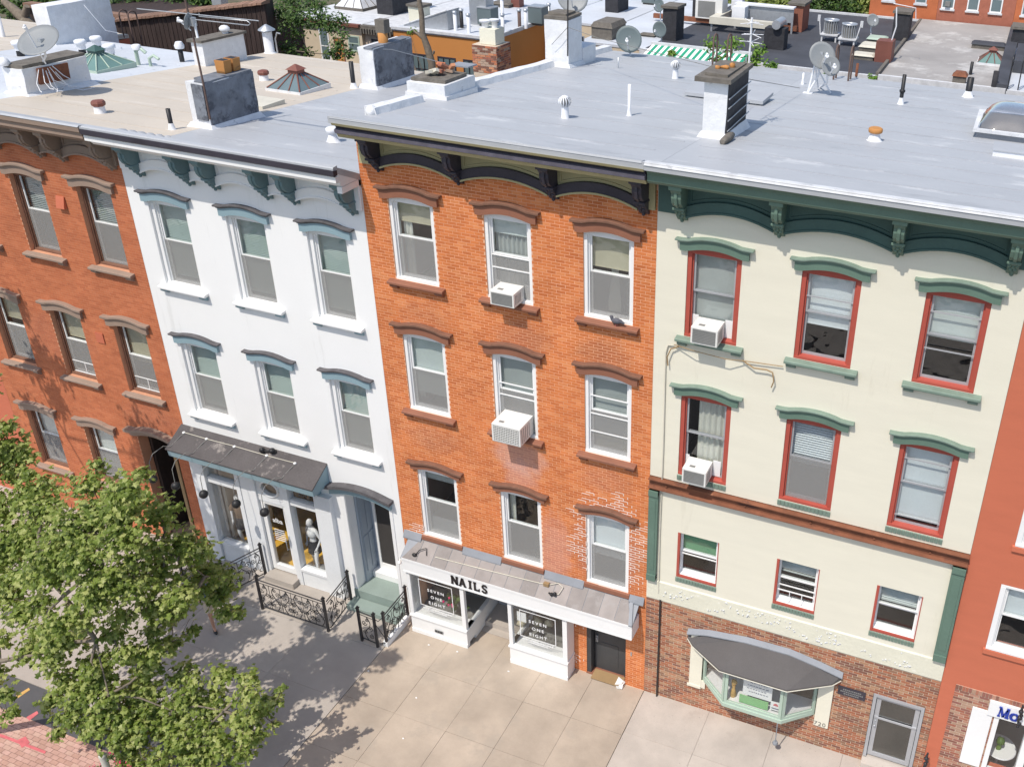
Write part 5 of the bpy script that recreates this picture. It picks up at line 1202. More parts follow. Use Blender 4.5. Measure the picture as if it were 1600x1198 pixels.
q = MB().box(7.46, 10.7, -.09, -.03, 2.60, 3.0); sg = obj('sign_board', q, WP, E_, 'white shop sign board with blue letters')
slab_text('Mo', 7.66, 2.67, .27, -.092, m['letter_blue'], sg)
ib = obj('shop_interior', MB().box(7.4, 10.8, 2.2, 2.3, .1, 2.9).box(7.3, 7.39, .31, 2.2, .1, 2.9), m['shop_wall'], E_); obj('floor', MB().box(7.4, 10.8, .31, 2.2, .1, .3), m['walk_d'], ib)
t = thing('round_table', 'round white table with a small vase inside the right edge shop window', 'table', (7.98, .65, .3))
obj('table_top', MB().lathe((7.98, .65, .98), [(.34, 0), (.36, .02), (.34, .04)], 24), WP, t); obj('leg', MB().lathe((7.98, .65, .3), [(.2, 0), (.03, .05), (.03, .68)], 12), WP, t)
tag(obj('flower_vase', MB().lathe((7.95, .55, 1.02), [(.04, 0), (.06, .08), (.03, .18)], 10).ball((7.95, .55, 1.28), .10, n=8).jitter(.02, 9), m['leaf_b']), 'small vase with green leaves on the round white table', 'vase')
def iron_lamp(x, z, y, label):
    t = thing('wall_ornament', label, 'ornament', (x, y, z)); q = MB(); q.tube([(x, y, z-.55), (x, y, z+.05)], .018, 6)
    for k_ in range(7): q.ball((x+.02*math.sin(k_*2), y-.02, z-.5+k_*.085), .035+.018*(k_ % 2), n=6)
    q.ball((x, y, z+.07), .03, n=8); obj('casting', q.jitter(.012, 14), m['black_iron'], t); obj('bracket', MB().tube([(x, y, z-.25), (x, -.0, z-.25)], .012), m['black_iron'], t); return t
p = aty(1449, 1180, -.25); iron_lamp(p[0], p[2], -.25, 'black cast iron ornament standing out from the red wall strip near the photo bottom')
p = aty(1596, 1112, -.25); iron_lamp(p[0], p[2]+.1, -.25, 'black cast iron ornament in front of the white shop sign')

# ---- window air conditioners and the pigeon
def air_con(x0, x1, z0, h, d, label, grid=False):
    t = thing('air_conditioner', label, 'air conditioner', ((x0+x1)/2, -d/2, z0), 'air conditioners sitting in the windows')
    bevel(obj('case', MB().box(x0, x1, -d, .10, z0, z0+h), m['white_plastic'], t), .012)
    obj('front_grille', MB().box(x0+.04, x1-.04, -d-.008, -d, z0+.04, z0+h-.035), m['ac_grey'], t)
    q = MB()
    for k_ in range(9): zz = z0+.05+(h-.10)*k_/8.; q.box(x0+.04, x1-.04, -d-.014, -d-.008, zz-.004, zz+.004)
    if grid:
        for k_ in range(15): xx = x0+.05+(x1-x0-.10)*k_/14.; q.box(xx-.004, xx+.004, -d-.0145, -d-.0085, z0+.045, z0+h-.04)
    obj('front_bars', q, m['white_plastic'] if grid else m['ac_grey'], t)
    q = MB()
    for k_ in range(5): yy = -d+.07+k_*(d-.10)/5; q.box(x1, x1+.003, yy, yy+.018, z0+.06, z0+h-.06)
    obj('side_vent', q, m['ac_grey'], t); obj('badge', MB().box(x0+.12, x0+.24, -d+.1, -d+.17, z0+h, z0+h+.003), m['ac_grey'], t)
    obj('bracket', MB().box(x0+.06, x0+.1, -d*.7, -.0, z0-.03, z0-.001).box(x1-.1, x1-.06, -d*.7, -.0, z0-.03, z0-.001), m['metal'], t)
    obj('side_panel', MB().box(x0-.2, x0-.002, .115, .125, z0, z0+h+.02).box(x1+.002, x1+.17, .115, .125, z0, z0+h+.02), WP, t)
air_con(-3.72, -3.17, 10.08, .32, .36, 'small white air conditioner in the top middle window of the orange house')
air_con(-3.78, -3.08, 6.80, .46, .52, 'large white air conditioner with a square grid in the third floor orange house window', True)
air_con(.62, 1.16, 10.12, .36, .36, 'white air conditioner in the top left red framed window of the cream house')
air_con(.58, 1.10, 6.82, .36, .36, 'white air conditioner in the second row left red framed window')
pg = thing('pigeon', 'grey pigeon standing on the sill of the tied curtain window', 'pigeon', (-1.02, -.10, 10.02))
q = MB().ball((-1.02, -.10, 10.13), .075, 1.5, .8, .85, 12); q.ball((-1.13, -.10, 10.20), .038, n=8); q.tube([(-1.10, -.10, 10.13), (-1.13, -.10, 10.20)], .035, 8); q.tube([(-.95, -.10, 10.14), (-.85, -.10, 10.10)], [.045, .02], 8)
obj('body', q, m['pigeon'], pg); obj('beak', MB().tube([(-1.16, -.10, 10.20), (-1.19, -.10, 10.19)], [.01, .003], 5), m['ac_grey'], pg)
obj('leg', MB().tube([(-1.03, -.12, 10.08), (-1.03, -.12, 10.01)], .005, 4), m['marking_pink'], pg); obj('leg', MB().tube([(-1.0, -.08, 10.08), (-1.0, -.08, 10.01)], .005, 4), m['marking_pink'], pg)
# ================================================================ things on the front roofs
def on(px, py, roof='CD'):
    z0, s = ((13.45, .075) if roof == 'CD' else (11.9, .06) if roof == 'AB' else (9.35, 0)); p = at(px, py, z0, s); return Vector(p)
def pipe(p, r, h, mat, label, cat='vent pipe', name='vent_pipe', group=None, boot=None, cap=None):
    t = thing(name, label, cat, p, group); x, y, z = p
    obj('pipe', MB().lathe((x, y, z-.03), [(r, 0), (r, h), (r*.8, h), (r*.8, h-.05)], 12), mat, t)
    if boot: obj('boot', MB().lathe((x, y, z-.03), [(r*2.4, 0), (r*1.6, .05), (r*1.15, .16), (r*1.02, .2)], 12), boot, t)
    if cap: obj('cap', MB().lathe((x, y, z+h-.06), cap[0], 14), cap[1], t)
    return t
VG = 'vent pipes on the silver roofs'
pipe(on(983, 181), .035, .72, m['vent_white'], 'tall thin white vent pipe on the silver roof of the orange house', boot=m['vent_white'], group=VG)
pipe(on(966, 107), .02, .34, m['metal'], 'very thin grey rod on the silver roof near the white chimney', group=VG)
pipe(on(1407, 163), .05, .78, m['black'], 'tall black vent pipe in a white boot on the cream house roof', boot=m['vent_white'], group=VG, cap=([(.06, -.42), (.075, -.40), (.075, -.36), (.05, -.34)], m['black']))
pipe(on(1512, 152), .09, .56, m['black'], 'thick black vent pipe near the rear edge of the cream house roof', boot=m['vent_white'], group=VG)
pipe(on(1254, 132), .03, .34, m['vent_white'], 'white cone vent left of the twin satellite dishes', boot=m['vent_white'], group=VG)
pipe(on(269, 203, 'AB')+Vector((0, 0, .0)), .055, .56, m['black'], 'black vent pipe left of the big blue grey chimney', boot=m['vent_white'], group=VG)
pipe(on(553, 138, 'AB'), .07, .84, m['black'], 'black vent pipe in a white boot left of the rear blue grey chimney', boot=m['vent_white'], group=VG)
pipe(on(521, 222, 'AB')+Vector((0, 0, .0)), .10, .36, m['vent_white'], 'squat white capped vent on the silver roof of the white house', boot=m['vent_white'], cap=([(.13, -.06), (.15, -.02), (.15, .05), (.08, .08)], m['vent_white']))
pipe(on(1366, 220), .09, .26, m['metal'], 'metal vent with a rust stained round cap on the cream house roof', boot=m['vent_white'], cap=([(.14, -.02), (.15, .0), (.15, .06), (.12, .08)], m['terra']))
def turbine(p, label):
    t = thing('turbine_vent', label, 'roof vent', p, 'turbine vents on the silver roof'); x, y, z = p
    obj('pipe', MB().lathe((x, y, z-.03), [(.11, 0), (.085, .05), (.075, .28)], 14), m['vent_white'], t)
    obj('core', MB().ball((x, y, z+.36), .095, 1, 1, .9, 10), m['ac_grey'], t)
    q = MB()
    for k in range(14):
        a = 2*math.pi*k/14; pts = []
        for j in range(6):
            th = .25+2.5*j/5; b = a+.35*math.sin(th); r_ = .135*math.sin(th)+.01
            pts.append((x+r_*math.cos(b), y+r_*math.sin(b), z+.36+.12*math.cos(th)))
        vs = []; 
        for pnt in pts:
            v = Vector(pnt); c = Vector((x, y, v.z)); tg = Vector((-math.sin(a), math.cos(a), 0)); vs += [v+tg*.004, v+tg*.030-(v-c).normalized()*.02 if (v-c).length > 1e-4 else v]
        q.add(vs, [(2*j, 2*j+1, 2*j+3, 2*j+2) for j in range(5)], True)
    obj('fins', q, m['vent_white'], t, fixn=False); obj('cap', MB().lathe((x, y, z+.46), [(.08, 0), (.06, .02), (.01, .035)], 12), m['vent_white'], t)
turbine(on(883, 185), 'nearer white turbine vent on the silver roof of the orange house')
turbine(on(1055, 123), 'farther white turbine vent near the striped awning')
def capped(p, label, h=.3):
    t = thing('roof_vent', label, 'roof vent', p, 'brown capped vents on the tan roof'); x, y, z = p
    obj('base', MB().lathe((x, y, z-.04), [(.17, 0), (.14, .06), (.13, h)], 14), m['vent_white'], t)
    q = MB().lathe((x, y, z+h-.06), [(.12, 0), (.165, .03), (.175, .10), (.15, .15), (.05, .17)], 8, False); obj('cap', q.jitter(.01, 6), m['copper_red'], t)
capped(on(157, 177, 'AB'), 'brown capped vent on the tan roof nearest the cornice', .24)
capped(on(413, 126, 'AB'), 'brown capped vent beside the pyramid skylight', .22)
# chimneys
def chimney(name, label, x0, x1, y0, y1, zr, h, mat, jit=.02, cap=None, group='chimneys on the roofs', seg=5, side=None, foot=None):
    t = thing(name, label, 'chimney', ((x0+x1)/2, (y0+y1)/2, zr), group); q = MB()
    nz, ny, nx = seg, seg, max(2, seg-2); vs = []
    for k in range(nz+1):
        z = zr-.4+(h+.4)*k/nz; ring = [(x0+(x1-x0)*i/nx, y0) for i in range(nx)]+[(x1, y0+(y1-y0)*i/ny) for i in range(ny)]+[(x1-(x1-x0)*i/nx, y1) for i in range(nx)]+[(x0, y1-(y1-y0)*i/ny) for i in range(ny)]
        vs += [(a, b, z) for a, b in ring]
    n = 2*(nx+ny); q.add(vs, [(i*n+j, i*n+(j+1) % n, (i+1)*n+(j+1) % n, (i+1)*n+j) for i in range(nz) for j in range(n)]+[tuple(range(nz*n, nz*n+n))])
    s = obj('stack', q.jitter(jit, 2.3), mat, t)
    if side:                                  # coating of another colour on the right hand face
        q = MB(); k = 6
        vs = [(x1+.022, y0+.02+(y1-y0-.02)*i/k, zr-.05+(h+.03)*j/k) for j in range(k+1) for i in range(k+1)]+[(x1-.03, y0+.02+(y1-y0-.02)*i/k, zr-.05+(h+.03)*j/k) for j in range(k+1) for i in range(k+1)]
        o_ = (k+1)**2; fs = []
        for j in range(k):
            for i in range(k): a = j*(k+1)+i; fs += [(a, a+1, a+k+2, a+k+1)]
        for i in range(k): fs += [(i, i+1, i+1+o_, i+o_), (k*(k+1)+i, k*(k+1)+i+1, k*(k+1)+i+1+o_, k*(k+1)+i+o_), (i*(k+1), (i+1)*(k+1), (i+1)*(k+1)+o_, i*(k+1)+o_), (i*(k+1)+k, (i+1)*(k+1)+k, (i+1)*(k+1)+k+o_, i*(k+1)+k+o_)]
        q.add(vs, fs); obj('side_coating', q.jitter(jit*.8, 2.6), side, t)
    if cap: obj('cap', MB().box(x0-.08, x1+.08, y0-.08, y1+.08, zr+h, zr+h+cap[0]).jitter(.02, 3), cap[1], t)
    if foot: obj('flashing', MB().hexa([(x0-foot, y0-foot, zr-.06), (x1+foot, y0-foot, zr-.06), (x1+foot, y1+foot, zr-.14), (x0-foot, y1+foot, zr-.14)], [(x0-.03, y0-.03, zr+.14), (x1+.035, y0-.03, zr+.12), (x1+.035, y1+.03, zr+.08), (x0-.03, y1+.03, zr+.08)]).jitter(.02, 3), m['chim_white'], t)
    return t
c1 = chimney('chimney', 'big blue grey chimney with two terracotta flues between the tan and silver roofs', -13.82, -13.24, 2.62, 4.30, 11.72, 1.15, m['chim_white'], .03, side=m['chim_blue'], foot=.16)
obj('front_coating', MB().box(-13.62, -13.27, 2.585, 2.61, 11.95, 12.84).jitter(.02, 4), m['cap_conc'] if False else m['chim_blue'], c1)
obj('top_coating', MB().box(-13.80, -13.24, 2.9, 4.28, 12.86, 12.92).box(-13.55, -13.22, 2.64, 2.9, 12.70, 12.915).jitter(.025, 3), m['chim_blue'], c1)
for i, y in enumerate((3.66, 3.98)):
    q = MB().hexa([(-13.66, y-.12, 12.92), (-13.40, y-.12, 12.92), (-13.40, y+.12, 12.92), (-13.66, y+.12, 12.92)], [(-13.68, y-.13, 13.24), (-13.38, y-.13, 13.24), (-13.38, y+.13, 13.24), (-13.68, y+.13, 13.24)])
    f = obj('flue', q, m['terra'], c1); obj('dark_flue_mouth', MB().box(-13.65, -13.41, y-.10, y+.10, 13.241, 13.245), m['black'], f)  # flue is solid, the dark inside it is painted on as a black plate
c2 = chimney('chimney', 'rear blue grey chimney with a yellow brown flue between the tan and silver roofs', -13.52, -12.98, 9.12, 11.15, 11.33, 1.25, m['chim_white'], .03, side=m['chim_blue'], foot=.14)
obj('top_coating', MB().box(-13.3, -12.97, 9.1, 11.15, 12.56, 12.62).jitter(.03, 3), m['chim_blue'], c2)
obj('flue', MB().lathe((-13.2, 10.0, 12.58), [(.15, 0), (.15, .32), (.12, .33)], 10), m['terra'], c2); obj('flue_pipe', MB().box(-13.38, -13.05, 9.9, 10.2, 12.9, 13.3), m['cap_conc'], c2)
obj('guy_bracket', MB().tube([(-12.95, 9.6, 12.5), (-12.92, 10.0, 12.42), (-12.6, 12.3, 11.6)], .012, 4), m['metal'], c2)
c3 = chimney('chimney', 'low broken chimney stump topped with loose bricks on the white parapet', -7.42, -6.42, 2.75, 4.05, 13.2, .36, m['chim_white'], .03, foot=.05)
obj('cap', MB().box(-7.38, -6.5, 2.9, 3.85, 13.55, 13.64).jitter(.03, 4), m['cap_conc'], c3)
rr = random.Random(4)
for i in range(12):
    x, y = rr.uniform(-7.2, -6.7), rr.uniform(3.1, 3.75); q = MB().box(-.1, .1, -.05, .05, -.035, .035); q.xform(Matrix.Translation((x, y, 13.68+rr.uniform(0, .13))) @ Matrix.Rotation(rr.uniform(-.9, .9), 4, (rr.random(), rr.random(), rr.random())))
    obj('loose_brick', q, m['chim_brick'] if i % 4 else m['conduit'], c3)
obj('slate', MB().box(-7.0, -6.5, 3.9, 4.3, 13.72, 13.75).jitter(.02, 3), m['flash'], c3)
c4 = chimney('chimney', 'tall white chimney with a dish on its cap at the rear of the silver roof', -7.0, -6.28, 8.85, 9.75, 12.76, 1.30, m['chim_white'], .022, foot=.12)
obj('cap', MB().box(-7.02, -6.28, 8.85, 9.78, 14.06, 14.14).box(-6.95, -6.4, 9.0, 9.6, 14.14, 14.22).jitter(.05, 4), m['cap_conc'], c4)
obj('low_block', MB().box(-6.95, -6.24, 9.76, 10.6, 12.2, 13.16).jitter(.03, 2.5), m['chim_white'], c4)
c5 = chimney('chimney', 'white fronted black sided chimney with an overhanging concrete cap on the cream house roof', -.29, .20, 2.62, 4.05, 13.25, 1.16, m['chim_white'], .02, side=m['chim_black'], foot=.13)
q = MB().box(-.46, .30, 2.48, 4.15, 14.41, 14.50); q.box(-.30, .18, 2.65, 4.0, 14.50, 14.55); obj('cap', q.jitter(.03, 3), m['cap_conc'], c5)
obj('rubble', MB().ball((-.05, 3.2, 14.58), .08, 1.6, 1, .5, 6).ball((-.18, 3.1, 14.57), .06, n=6).ball((.03, 3.4, 14.58), .07, n=6).jitter(.04, 12), m['terra'], c5)
q = MB()
for z in (14.12, 13.93, 13.68, 13.47): q.tube([(.25, 2.60, z-.03), (.26, 3.3, z), (.27, 4.10, z+.02)], .013, 5)
obj('strap', q, m['metal'], c5)
tag(obj('felt_roll', MB().lathe((.30, 2.75, 13.34), [(.02, 0), (.07, .01), (.085, .2), (.08, .55), (.05, .6)], 10, axis='y').jitter(.02, 7), m['cap_conc']), 'rolled up roofing felt lying at the foot of the black sided chimney', 'felt roll')
bpy.data.objects['felt_roll'].rotation_euler = (0, 0, 0)
c6 = chimney('chimney', 'low crumbling chimney carrying the large grey dish at the left', -20.6, -19.85, 2.95, 5.0, 11.66, .78, m['chim_white'], .05, foot=.22)
obj('cap', MB().box(-20.55, -19.9, 3.0, 5.0, 12.44, 12.54).jitter(.04, 3), m['cap_conc'], c6)
obj('exposed_brick', MB().box(-19.90, -19.79, 3.35, 4.3, 11.98, 12.40).jitter(.05, 6), m['rust'], c6)
obj('flue_cap', MB().lathe((-20.45, 2.95, 12.5), [(.12, 0), (.16, .08), (.1, .18), (.04, .22)], 8), m['vent_white'], c6)
c7 = chimney('chimney', 'white coated chimney with a low grey cap behind the antenna mast', -20.05, -19.6, 9.1, 11.0, 11.32, .80, m['chim_white'], .02, cap=(.08, m['cap_conc']))
obj('turbine', MB().ball((-19.8, 10.4, 12.34), .18, 1, 1, .7, 10).lathe((-19.8, 10.4, 12.18), [(.1, 0), (.1, .1)], 8), m['vent_white'], c7)
c8 = chimney('chimney', 'large pale blue white chimney far left on the silver roof', -27.1, -26.4, 9.3, 11.9, 11.3, 1.35, m['chim_white'], .03)
c9 = chimney('chimney', 'brick chimney with a cream top standing before the ochre building', -11.75, -10.85, 12.85, 13.8, 9.0, 3.2, m['d_mortar'], .0)
rs = rects(-11.76, -10.84, 11.3, 12.18, .203, .075, .014, []); place_bricks(c9, rs, 12.85, .014, m['chim_brick'], 60)
q = MB()
for (a, b, c, d) in rects(12.84, 13.81, 11.3, 12.18, .203, .075, .014, []): q.box(-10.85, -10.836, a, b, c, d)
obj('side_bricks', q, m['chim_brick'], c9, None, 'stuff')
obj('upper_stack', MB().box(-11.55, -10.95, 13.0, 13.6, 12.21, 12.72).jitter(.02, 3), m['cream_old'], c9)
obj('flue_pot', MB().lathe((-11.42, 13.2, 12.72), [(.12, 0), (.12, .16), (.2, .18), (.2, .24)], 10), m['vent_white'], c9); obj('flue_pot', MB().lathe((-11.12, 13.3, 12.72), [(.10, 0), (.10, .2), (.17, .22), (.17, .28)], 10), m['vent_white'], c9)
# skylights and hatches
def pyramid(x0, x1, y0, y1, z, h, glass, bar, top, label, ncol=3):
    t = thing('pyramid_skylight', label, 'skylight', ((x0+x1)/2, (y0+y1)/2, z), 'pyramid skylights')
    obj('curb', MB().box(x0-.03, x1+.03, y0-.03, y1+.03, z-.15, z+.10), m['chim_white'] if bar is m['copper_red'] else bar, t)
    cx_, cy_ = (x0+x1)/2, (y0+y1)/2; ax, ay = .10, .10; zt = z+h; z += .10
    B4 = [(x0, y0), (x1, y0), (x1, y1), (x0, y1)]; T4 = [(cx_-ax, cy_-ay), (cx_+ax, cy_-ay), (cx_+ax, cy_+ay), (cx_-ax, cy_+ay)]
    for s in range(4):
        b0, b1 = Vector(B4[s]), Vector(B4[(s+1) % 4]); t0, t1 = Vector(T4[s]), Vector(T4[(s+1) % 4])
        for k in range(ncol):
            a, b = k/ncol, (k+1)/ncol; P0, P1, P2, P3 = b0.lerp(b1, a), b0.lerp(b1, b), t0.lerp(t1, b), t0.lerp(t1, a)
            up = [(P0.x, P0.y, z), (P1.x, P1.y, z), (P2.x, P2.y, zt), (P3.x, P3.y, zt)]
            obj('pane', MB().hexa([(p_[0], p_[1], p_[2]-.012) for p_ in up], up), glass, t)
            q = MB().tube([(P0.x, P0.y, z+.01), (P3.x, P3.y, zt+.01)], .022, 4); obj('glazing_bar', q, bar, t)
    obj('top_cap', MB().box(cx_-.17, cx_+.17, cy_-.17, cy_+.17, zt-.03, zt+.07).hexa([(cx_-.22, cy_-.22, zt+.071), (cx_+.22, cy_-.22, zt+.071), (cx_+.22, cy_+.22, zt+.071), (cx_-.22, cy_+.22, zt+.071)], [(cx_-.02, cy_-.02, zt+.22), (cx_+.02, cy_-.02, zt+.22), (cx_+.02, cy_+.02, zt+.22), (cx_-.02, cy_+.02, zt+.22)]), top, t)
    return t
pyramid(-15.45, -14.25, 7.15, 8.5, 11.45, .52, m['sky_glass'], m['copper_red'], m['copper_red'], 'pyramid skylight with red brown bars on the tan roof')
pyramid(-22.55, -21.15, 6.3, 7.75, 11.5, .48, m['green_glass'], m['pale_green'], m['green_d'], 'green pyramid skylight left of the antenna mast')
t = thing('roof_hatch', 'low tan roof hatch right of the big blue grey chimney', 'hatch', (-14.2, 5.5, 11.55)); obj('lid', MB().box(-14.75, -13.78, 5.05, 5.95, 11.52, 11.68), m['conduit'], t); obj('curb', MB().box(-14.7, -13.83, 5.1, 5.9, 11.3, 11.519), m['tan_roof'], t)
t = thing('roof_hatch', 'wide silver roof hatch behind the black sided chimney', 'hatch', (-1.1, 7.2, 12.9)); obj('lid', MB().box(-2.12, -.10, 6.75, 7.75, 12.98, 13.06), m['silver'], t); obj('curb', MB().box(-2.05, -.17, 6.85, 7.7, 12.6, 12.979), m['silver'], t)
t = thing('dome_skylight', 'clear plastic dome skylight on a grey curb at the right of the cream house roof', 'skylight', (5.7, 7.0, 12.95))
obj('curb', MB().box(4.93, 6.4, 6.2, 7.9, 12.5, 13.12).jitter(.01, 3), m['flash'], t); obj('frame', MB().box(4.86, 6.42, 6.12, 6.24, 13.121, 13.19).box(4.86, 4.98, 6.241, 7.98, 13.121, 13.185).box(6.32, 6.42, 6.241, 7.98, 13.121, 13.185).box(4.981, 6.319, 7.86, 7.98, 13.121, 13.185), m['rim'], t)
q = MB(); n = 14; vs = []
for j in range(n+1):
    for i in range(n+1): u, v = i/n*2-1, j/n*2-1; vs.append((5.64+u*.70, 7.05+v*.84, 13.18+.42*(1-abs(u)**3.5)*(1-abs(v)**3.5)))
q.add(vs, [(j*(n+1)+i, j*(n+1)+i+1, (j+1)*(n+1)+i+1, (j+1)*(n+1)+i) for j in range(n) for i in range(n)], True); obj('dome', q, m['clear'], t); obj('well', MB().box(5.0, 6.3, 6.3, 7.8, 13.125, 13.183), m['room'], t)
t = thing('roof_box', 'low white metal roof box in front of the dome skylight', 'roof box', (5.9, 4.7, 13.1)); obj('case', MB().box(5.38, 6.42, 4.45, 5.1, 13.0, 13.23), m['vent_white'], t); obj('lid', MB().box(5.36, 6.425, 4.43, 5.12, 13.231, 13.25), m['silver'], t)
t = thing('vent_box', 'grey gable vent box behind the crumbling dish chimney', 'vent', tuple(on(400/4+5, 112, 'AB'))); p = WLOC[t]
obj('case', MB().prism([(p.y-.2, p.z-.05), (p.y+.2, p.z-.05), (p.y+.2, p.z+.2), (p.y, p.z+.38), (p.y-.2, p.z+.2)], 'x', p.x-.2, p.x+.2), m['metal'], t)
# fans on the far left silver roof
for i, (px, py) in enumerate(((33, 88), (130, 86), (154, 80), (175, 93))):
    p = on(px, py, 'AB'); t = thing('exhaust_fan', ['white topped vent left of the large grey dish', 'white topped vent right of the large grey dish', 'white topped vent behind the green skylight top', 'white topped vent right of the green skylight top'][i], 'roof vent', p, 'white topped vents on the far left roof')
    obj('pipe', MB().lathe(p-Vector((0, 0, .03)), [(.12, 0), (.11, .22)], 12), m['black'], t); obj('hood', MB().lathe(p+Vector((0, 0, .19)), [(.13, 0), (.14, .16), (.19, .18), (.19, .28), (.15, .31)], 14), m['vent_white'], t)
p = on(217, 102, 'AB'); t = thing('gooseneck_vent', 'pale green gooseneck vent pipes on the left silver roof', 'roof vent', p)
obj('pipe', MB().tube([p, p+Vector((0, 0, .45)), p+Vector((.15, .05, .55)), p+Vector((.3, .1, .40))], .06, 8).tube([p+Vector((.45, .05, 0)), p+Vector((.45, .05, .25)), p+Vector((.6, .1, .35)), p+Vector((.8, .1, .25))], .05, 8), m['pale_green'], t); obj('cap', MB().lathe(p+Vector((.05, 0, .5)), [(.13, 0), (.14, .14), (.1, .16)], 10), m['vent_white'], t)
p = on(285, 97, 'AB'); pipe(p, .08, .5, m['black'], 'black pipe with a silver hood left of the white capped chimney', cap=([(.14, 0), (.16, .1), (.1, .22)], m['vent_white']))
p = on(422, 83, 'AB'); t = thing('flue', 'blue white flue with a conical cap at the rear of the tan roof', 'flue', p)
obj('pipe', MB().lathe(p-Vector((0, 0, .1)), [(.32, 0), (.2, .12), (.17, .15), (.17, .85)], 14), m['vent_white'], t); obj('cap', MB().lathe(p+Vector((0, 0, .80)), [(.30, 0), (.29, .03), (.03, .2)], 14), m['metal'], t); obj('side_pipe', MB().tube([p+Vector((.25, .1, 0)), p+Vector((.24, .1, .5)), p+Vector((.35, .1, .72)), p+Vector((.5, .1, .7))], .03, 6), m['metal'], t)
for i, (px, py) in enumerate(((5, 58), (163, 28))):
    p = on(px, py, 'AB') if i == 0 else on(165, 52, 'AB'); pipe(p, .08, .75, m['vent_white'], ['white hooked pipe at the upper left edge', 'slim white pipe right of the pale blue white chimney'][i])
p = on(176, 50, 'AB'); pipe(p, .12, .45, m['vent_white'], 'stubby white vent right of the slim white pipe', cap=([(.16, 0), (.17, .12), (.1, .16)], m['vent_white']))
def ladder(p, q_, h, mat, label, grp='fire ladder tops'):
    t = thing('ladder', label, 'ladder', p, grp); d = (q_-p)
    for k in (0, 1):
        b = p+d*k; obj('rail', MB().tube([b-Vector((0, .0, .1)), b+Vector((0, 0, h*.85)), b+Vector((0, .06, h*.96)), b+Vector((0, .2, h)), b+Vector((0, .34, h*.94)), b+Vector((0, .38, h*.8)), b+Vector((0, .38, -1.2))], .028, 6), mat, t)
    obj('rung', MB().tube([p+Vector((0, .38, -.3)), q_+Vector((0, .38, -.3))], .015, 5).tube([p+Vector((0, .38, -.7)), q_+Vector((0, .38, -.7))], .015, 5), mat, t)
ladder(on(1302, 125), on(1325, 127), .95, m['rusty_pipe'], 'rusty ladder top hooked over the rear edge right of the twin dishes')
ladder(on(1113, 106), on(1135, 106), .95, m['rusty_pipe'], 'tan ladder top hooked over the rear edge behind the black sided chimney')
ladder(on(193, 55, 'AB'), on(207, 57, 'AB'), .9, m['rusty_pipe'], 'brown ladder top at the rear of the left silver roof')
# dishes and masts
def dish(c, r, n, mat, t, rim=None):
    n = Vector(n).normalized(); u = n.orthogonal().normalized(); v = n.cross(u); q = MB(); rows = 5; k = 22; vs = []
    for s in (1, -1):
        for i in range(rows+1):
            rr_ = r*max(i/rows, .02); dd_ = .16*r*(i/rows)**2
            for j in range(k): a = 2*math.pi*j/k; vs.append(Vector(c)+u*rr_*math.cos(a)*.92+v*rr_*math.sin(a)+n*(dd_+(.006 if s > 0 else -.006)))
    o_ = (rows+1)*k; fs = []
    for s in (0, 1):
        for i in range(rows):
            for j in range(k): f = (s*o_+i*k+j, s*o_+i*k+(j+1) % k, s*o_+(i+1)*k+(j+1) % k, s*o_+(i+1)*k+j); fs.append(f if not s else f[::-1])
    for j in range(k): fs.append((rows*k+j, rows*k+(j+1) % k, o_+rows*k+(j+1) % k, o_+rows*k+j))
    q.add(vs, fs, True); return obj('reflector', q, mat, t)
def satdish(c, r, n, mat, base, label, arm=(0, 0, -1), grp='satellite dishes', armlen=1.2):
    c = Vector(c); t = thing('satellite_dish', label, 'satellite dish', base, grp); nn = Vector(n).normalized(); dish(c, r, nn, mat, t)
    bk = c-nn*.12; obj('bracket', MB().box(c.x-nn.x*.08-.06, c.x-nn.x*.08+.06, c.y-nn.y*.08-.06, c.y-nn.y*.08+.06, c.z-.1, c.z+.1), m['metal'], t)
    obj('mast', MB().tube([Vector(base), Vector((bk.x, bk.y, (base[2]+bk.z)/2)), bk], .03, 7), m['vent_white'], t)
    lo_ = c-Vector((0, 0, r*.95)); tip = c+nn*r*armlen-Vector((0, 0, r*.25)); obj('arm', MB().tube([lo_, tip], .018, 5), m['vent_white'], t); obj('receiver', MB().tube([tip+nn*.03, tip-nn*.10], [.05, .035], 8).ball(tip+Vector((0, 0, .05)), .04, n=6), m['vent_white'], t)
    return t
p6 = Vector((-19.95, 3.55, 12.5))
def ptd(px, py, y): return Vector(aty(px, py, y))
satdish(ptd(63, 67, 3.4), .60, (.12, -.62, 1.0), m['dish'], (-19.95, 3.7, 12.5), 'large grey dish on the crumbling chimney at the left')
q = MB(); rr = random.Random(6)
for k in range(9):
    pts = [Vector((-19.85, 3.6, 12.5))]; e = Vector((-19.78+rr.uniform(0, .8), 3.0+rr.uniform(-.2, 1.5), 11.72+rr.uniform(0, .2))); md = (pts[0]+e)/2+Vector((rr.uniform(-.2, .3), rr.uniform(-.3, .1), rr.uniform(-.5, .1))); pts += [md, e]
    q.tube([pts[0].lerp(md, .5)+Vector((0, 0, .1)), md, md.lerp(e, .5)-Vector((0, 0, .08)), e], .012, 4)
obj('cable_tangle', q, m['vent_white'], c6)
dc = ptd(1284, 88, 9.3)
satdish(dc, .37, (.55, -1.0, .5), m['dish'], tuple(on(1262, 146)), 'larger of two grey dishes on a white tripod on the cream house roof')
satdish(ptd(1284, 102, 9.2)+Vector((.22, 0, 0)), .27, (.6, -1, .45), m['dish'], tuple(on(1281, 137)), 'smaller of two grey dishes on a white tripod on the cream house roof')
q = MB(); b0 = on(1262, 146); top = b0+Vector((.1, .1, .75))
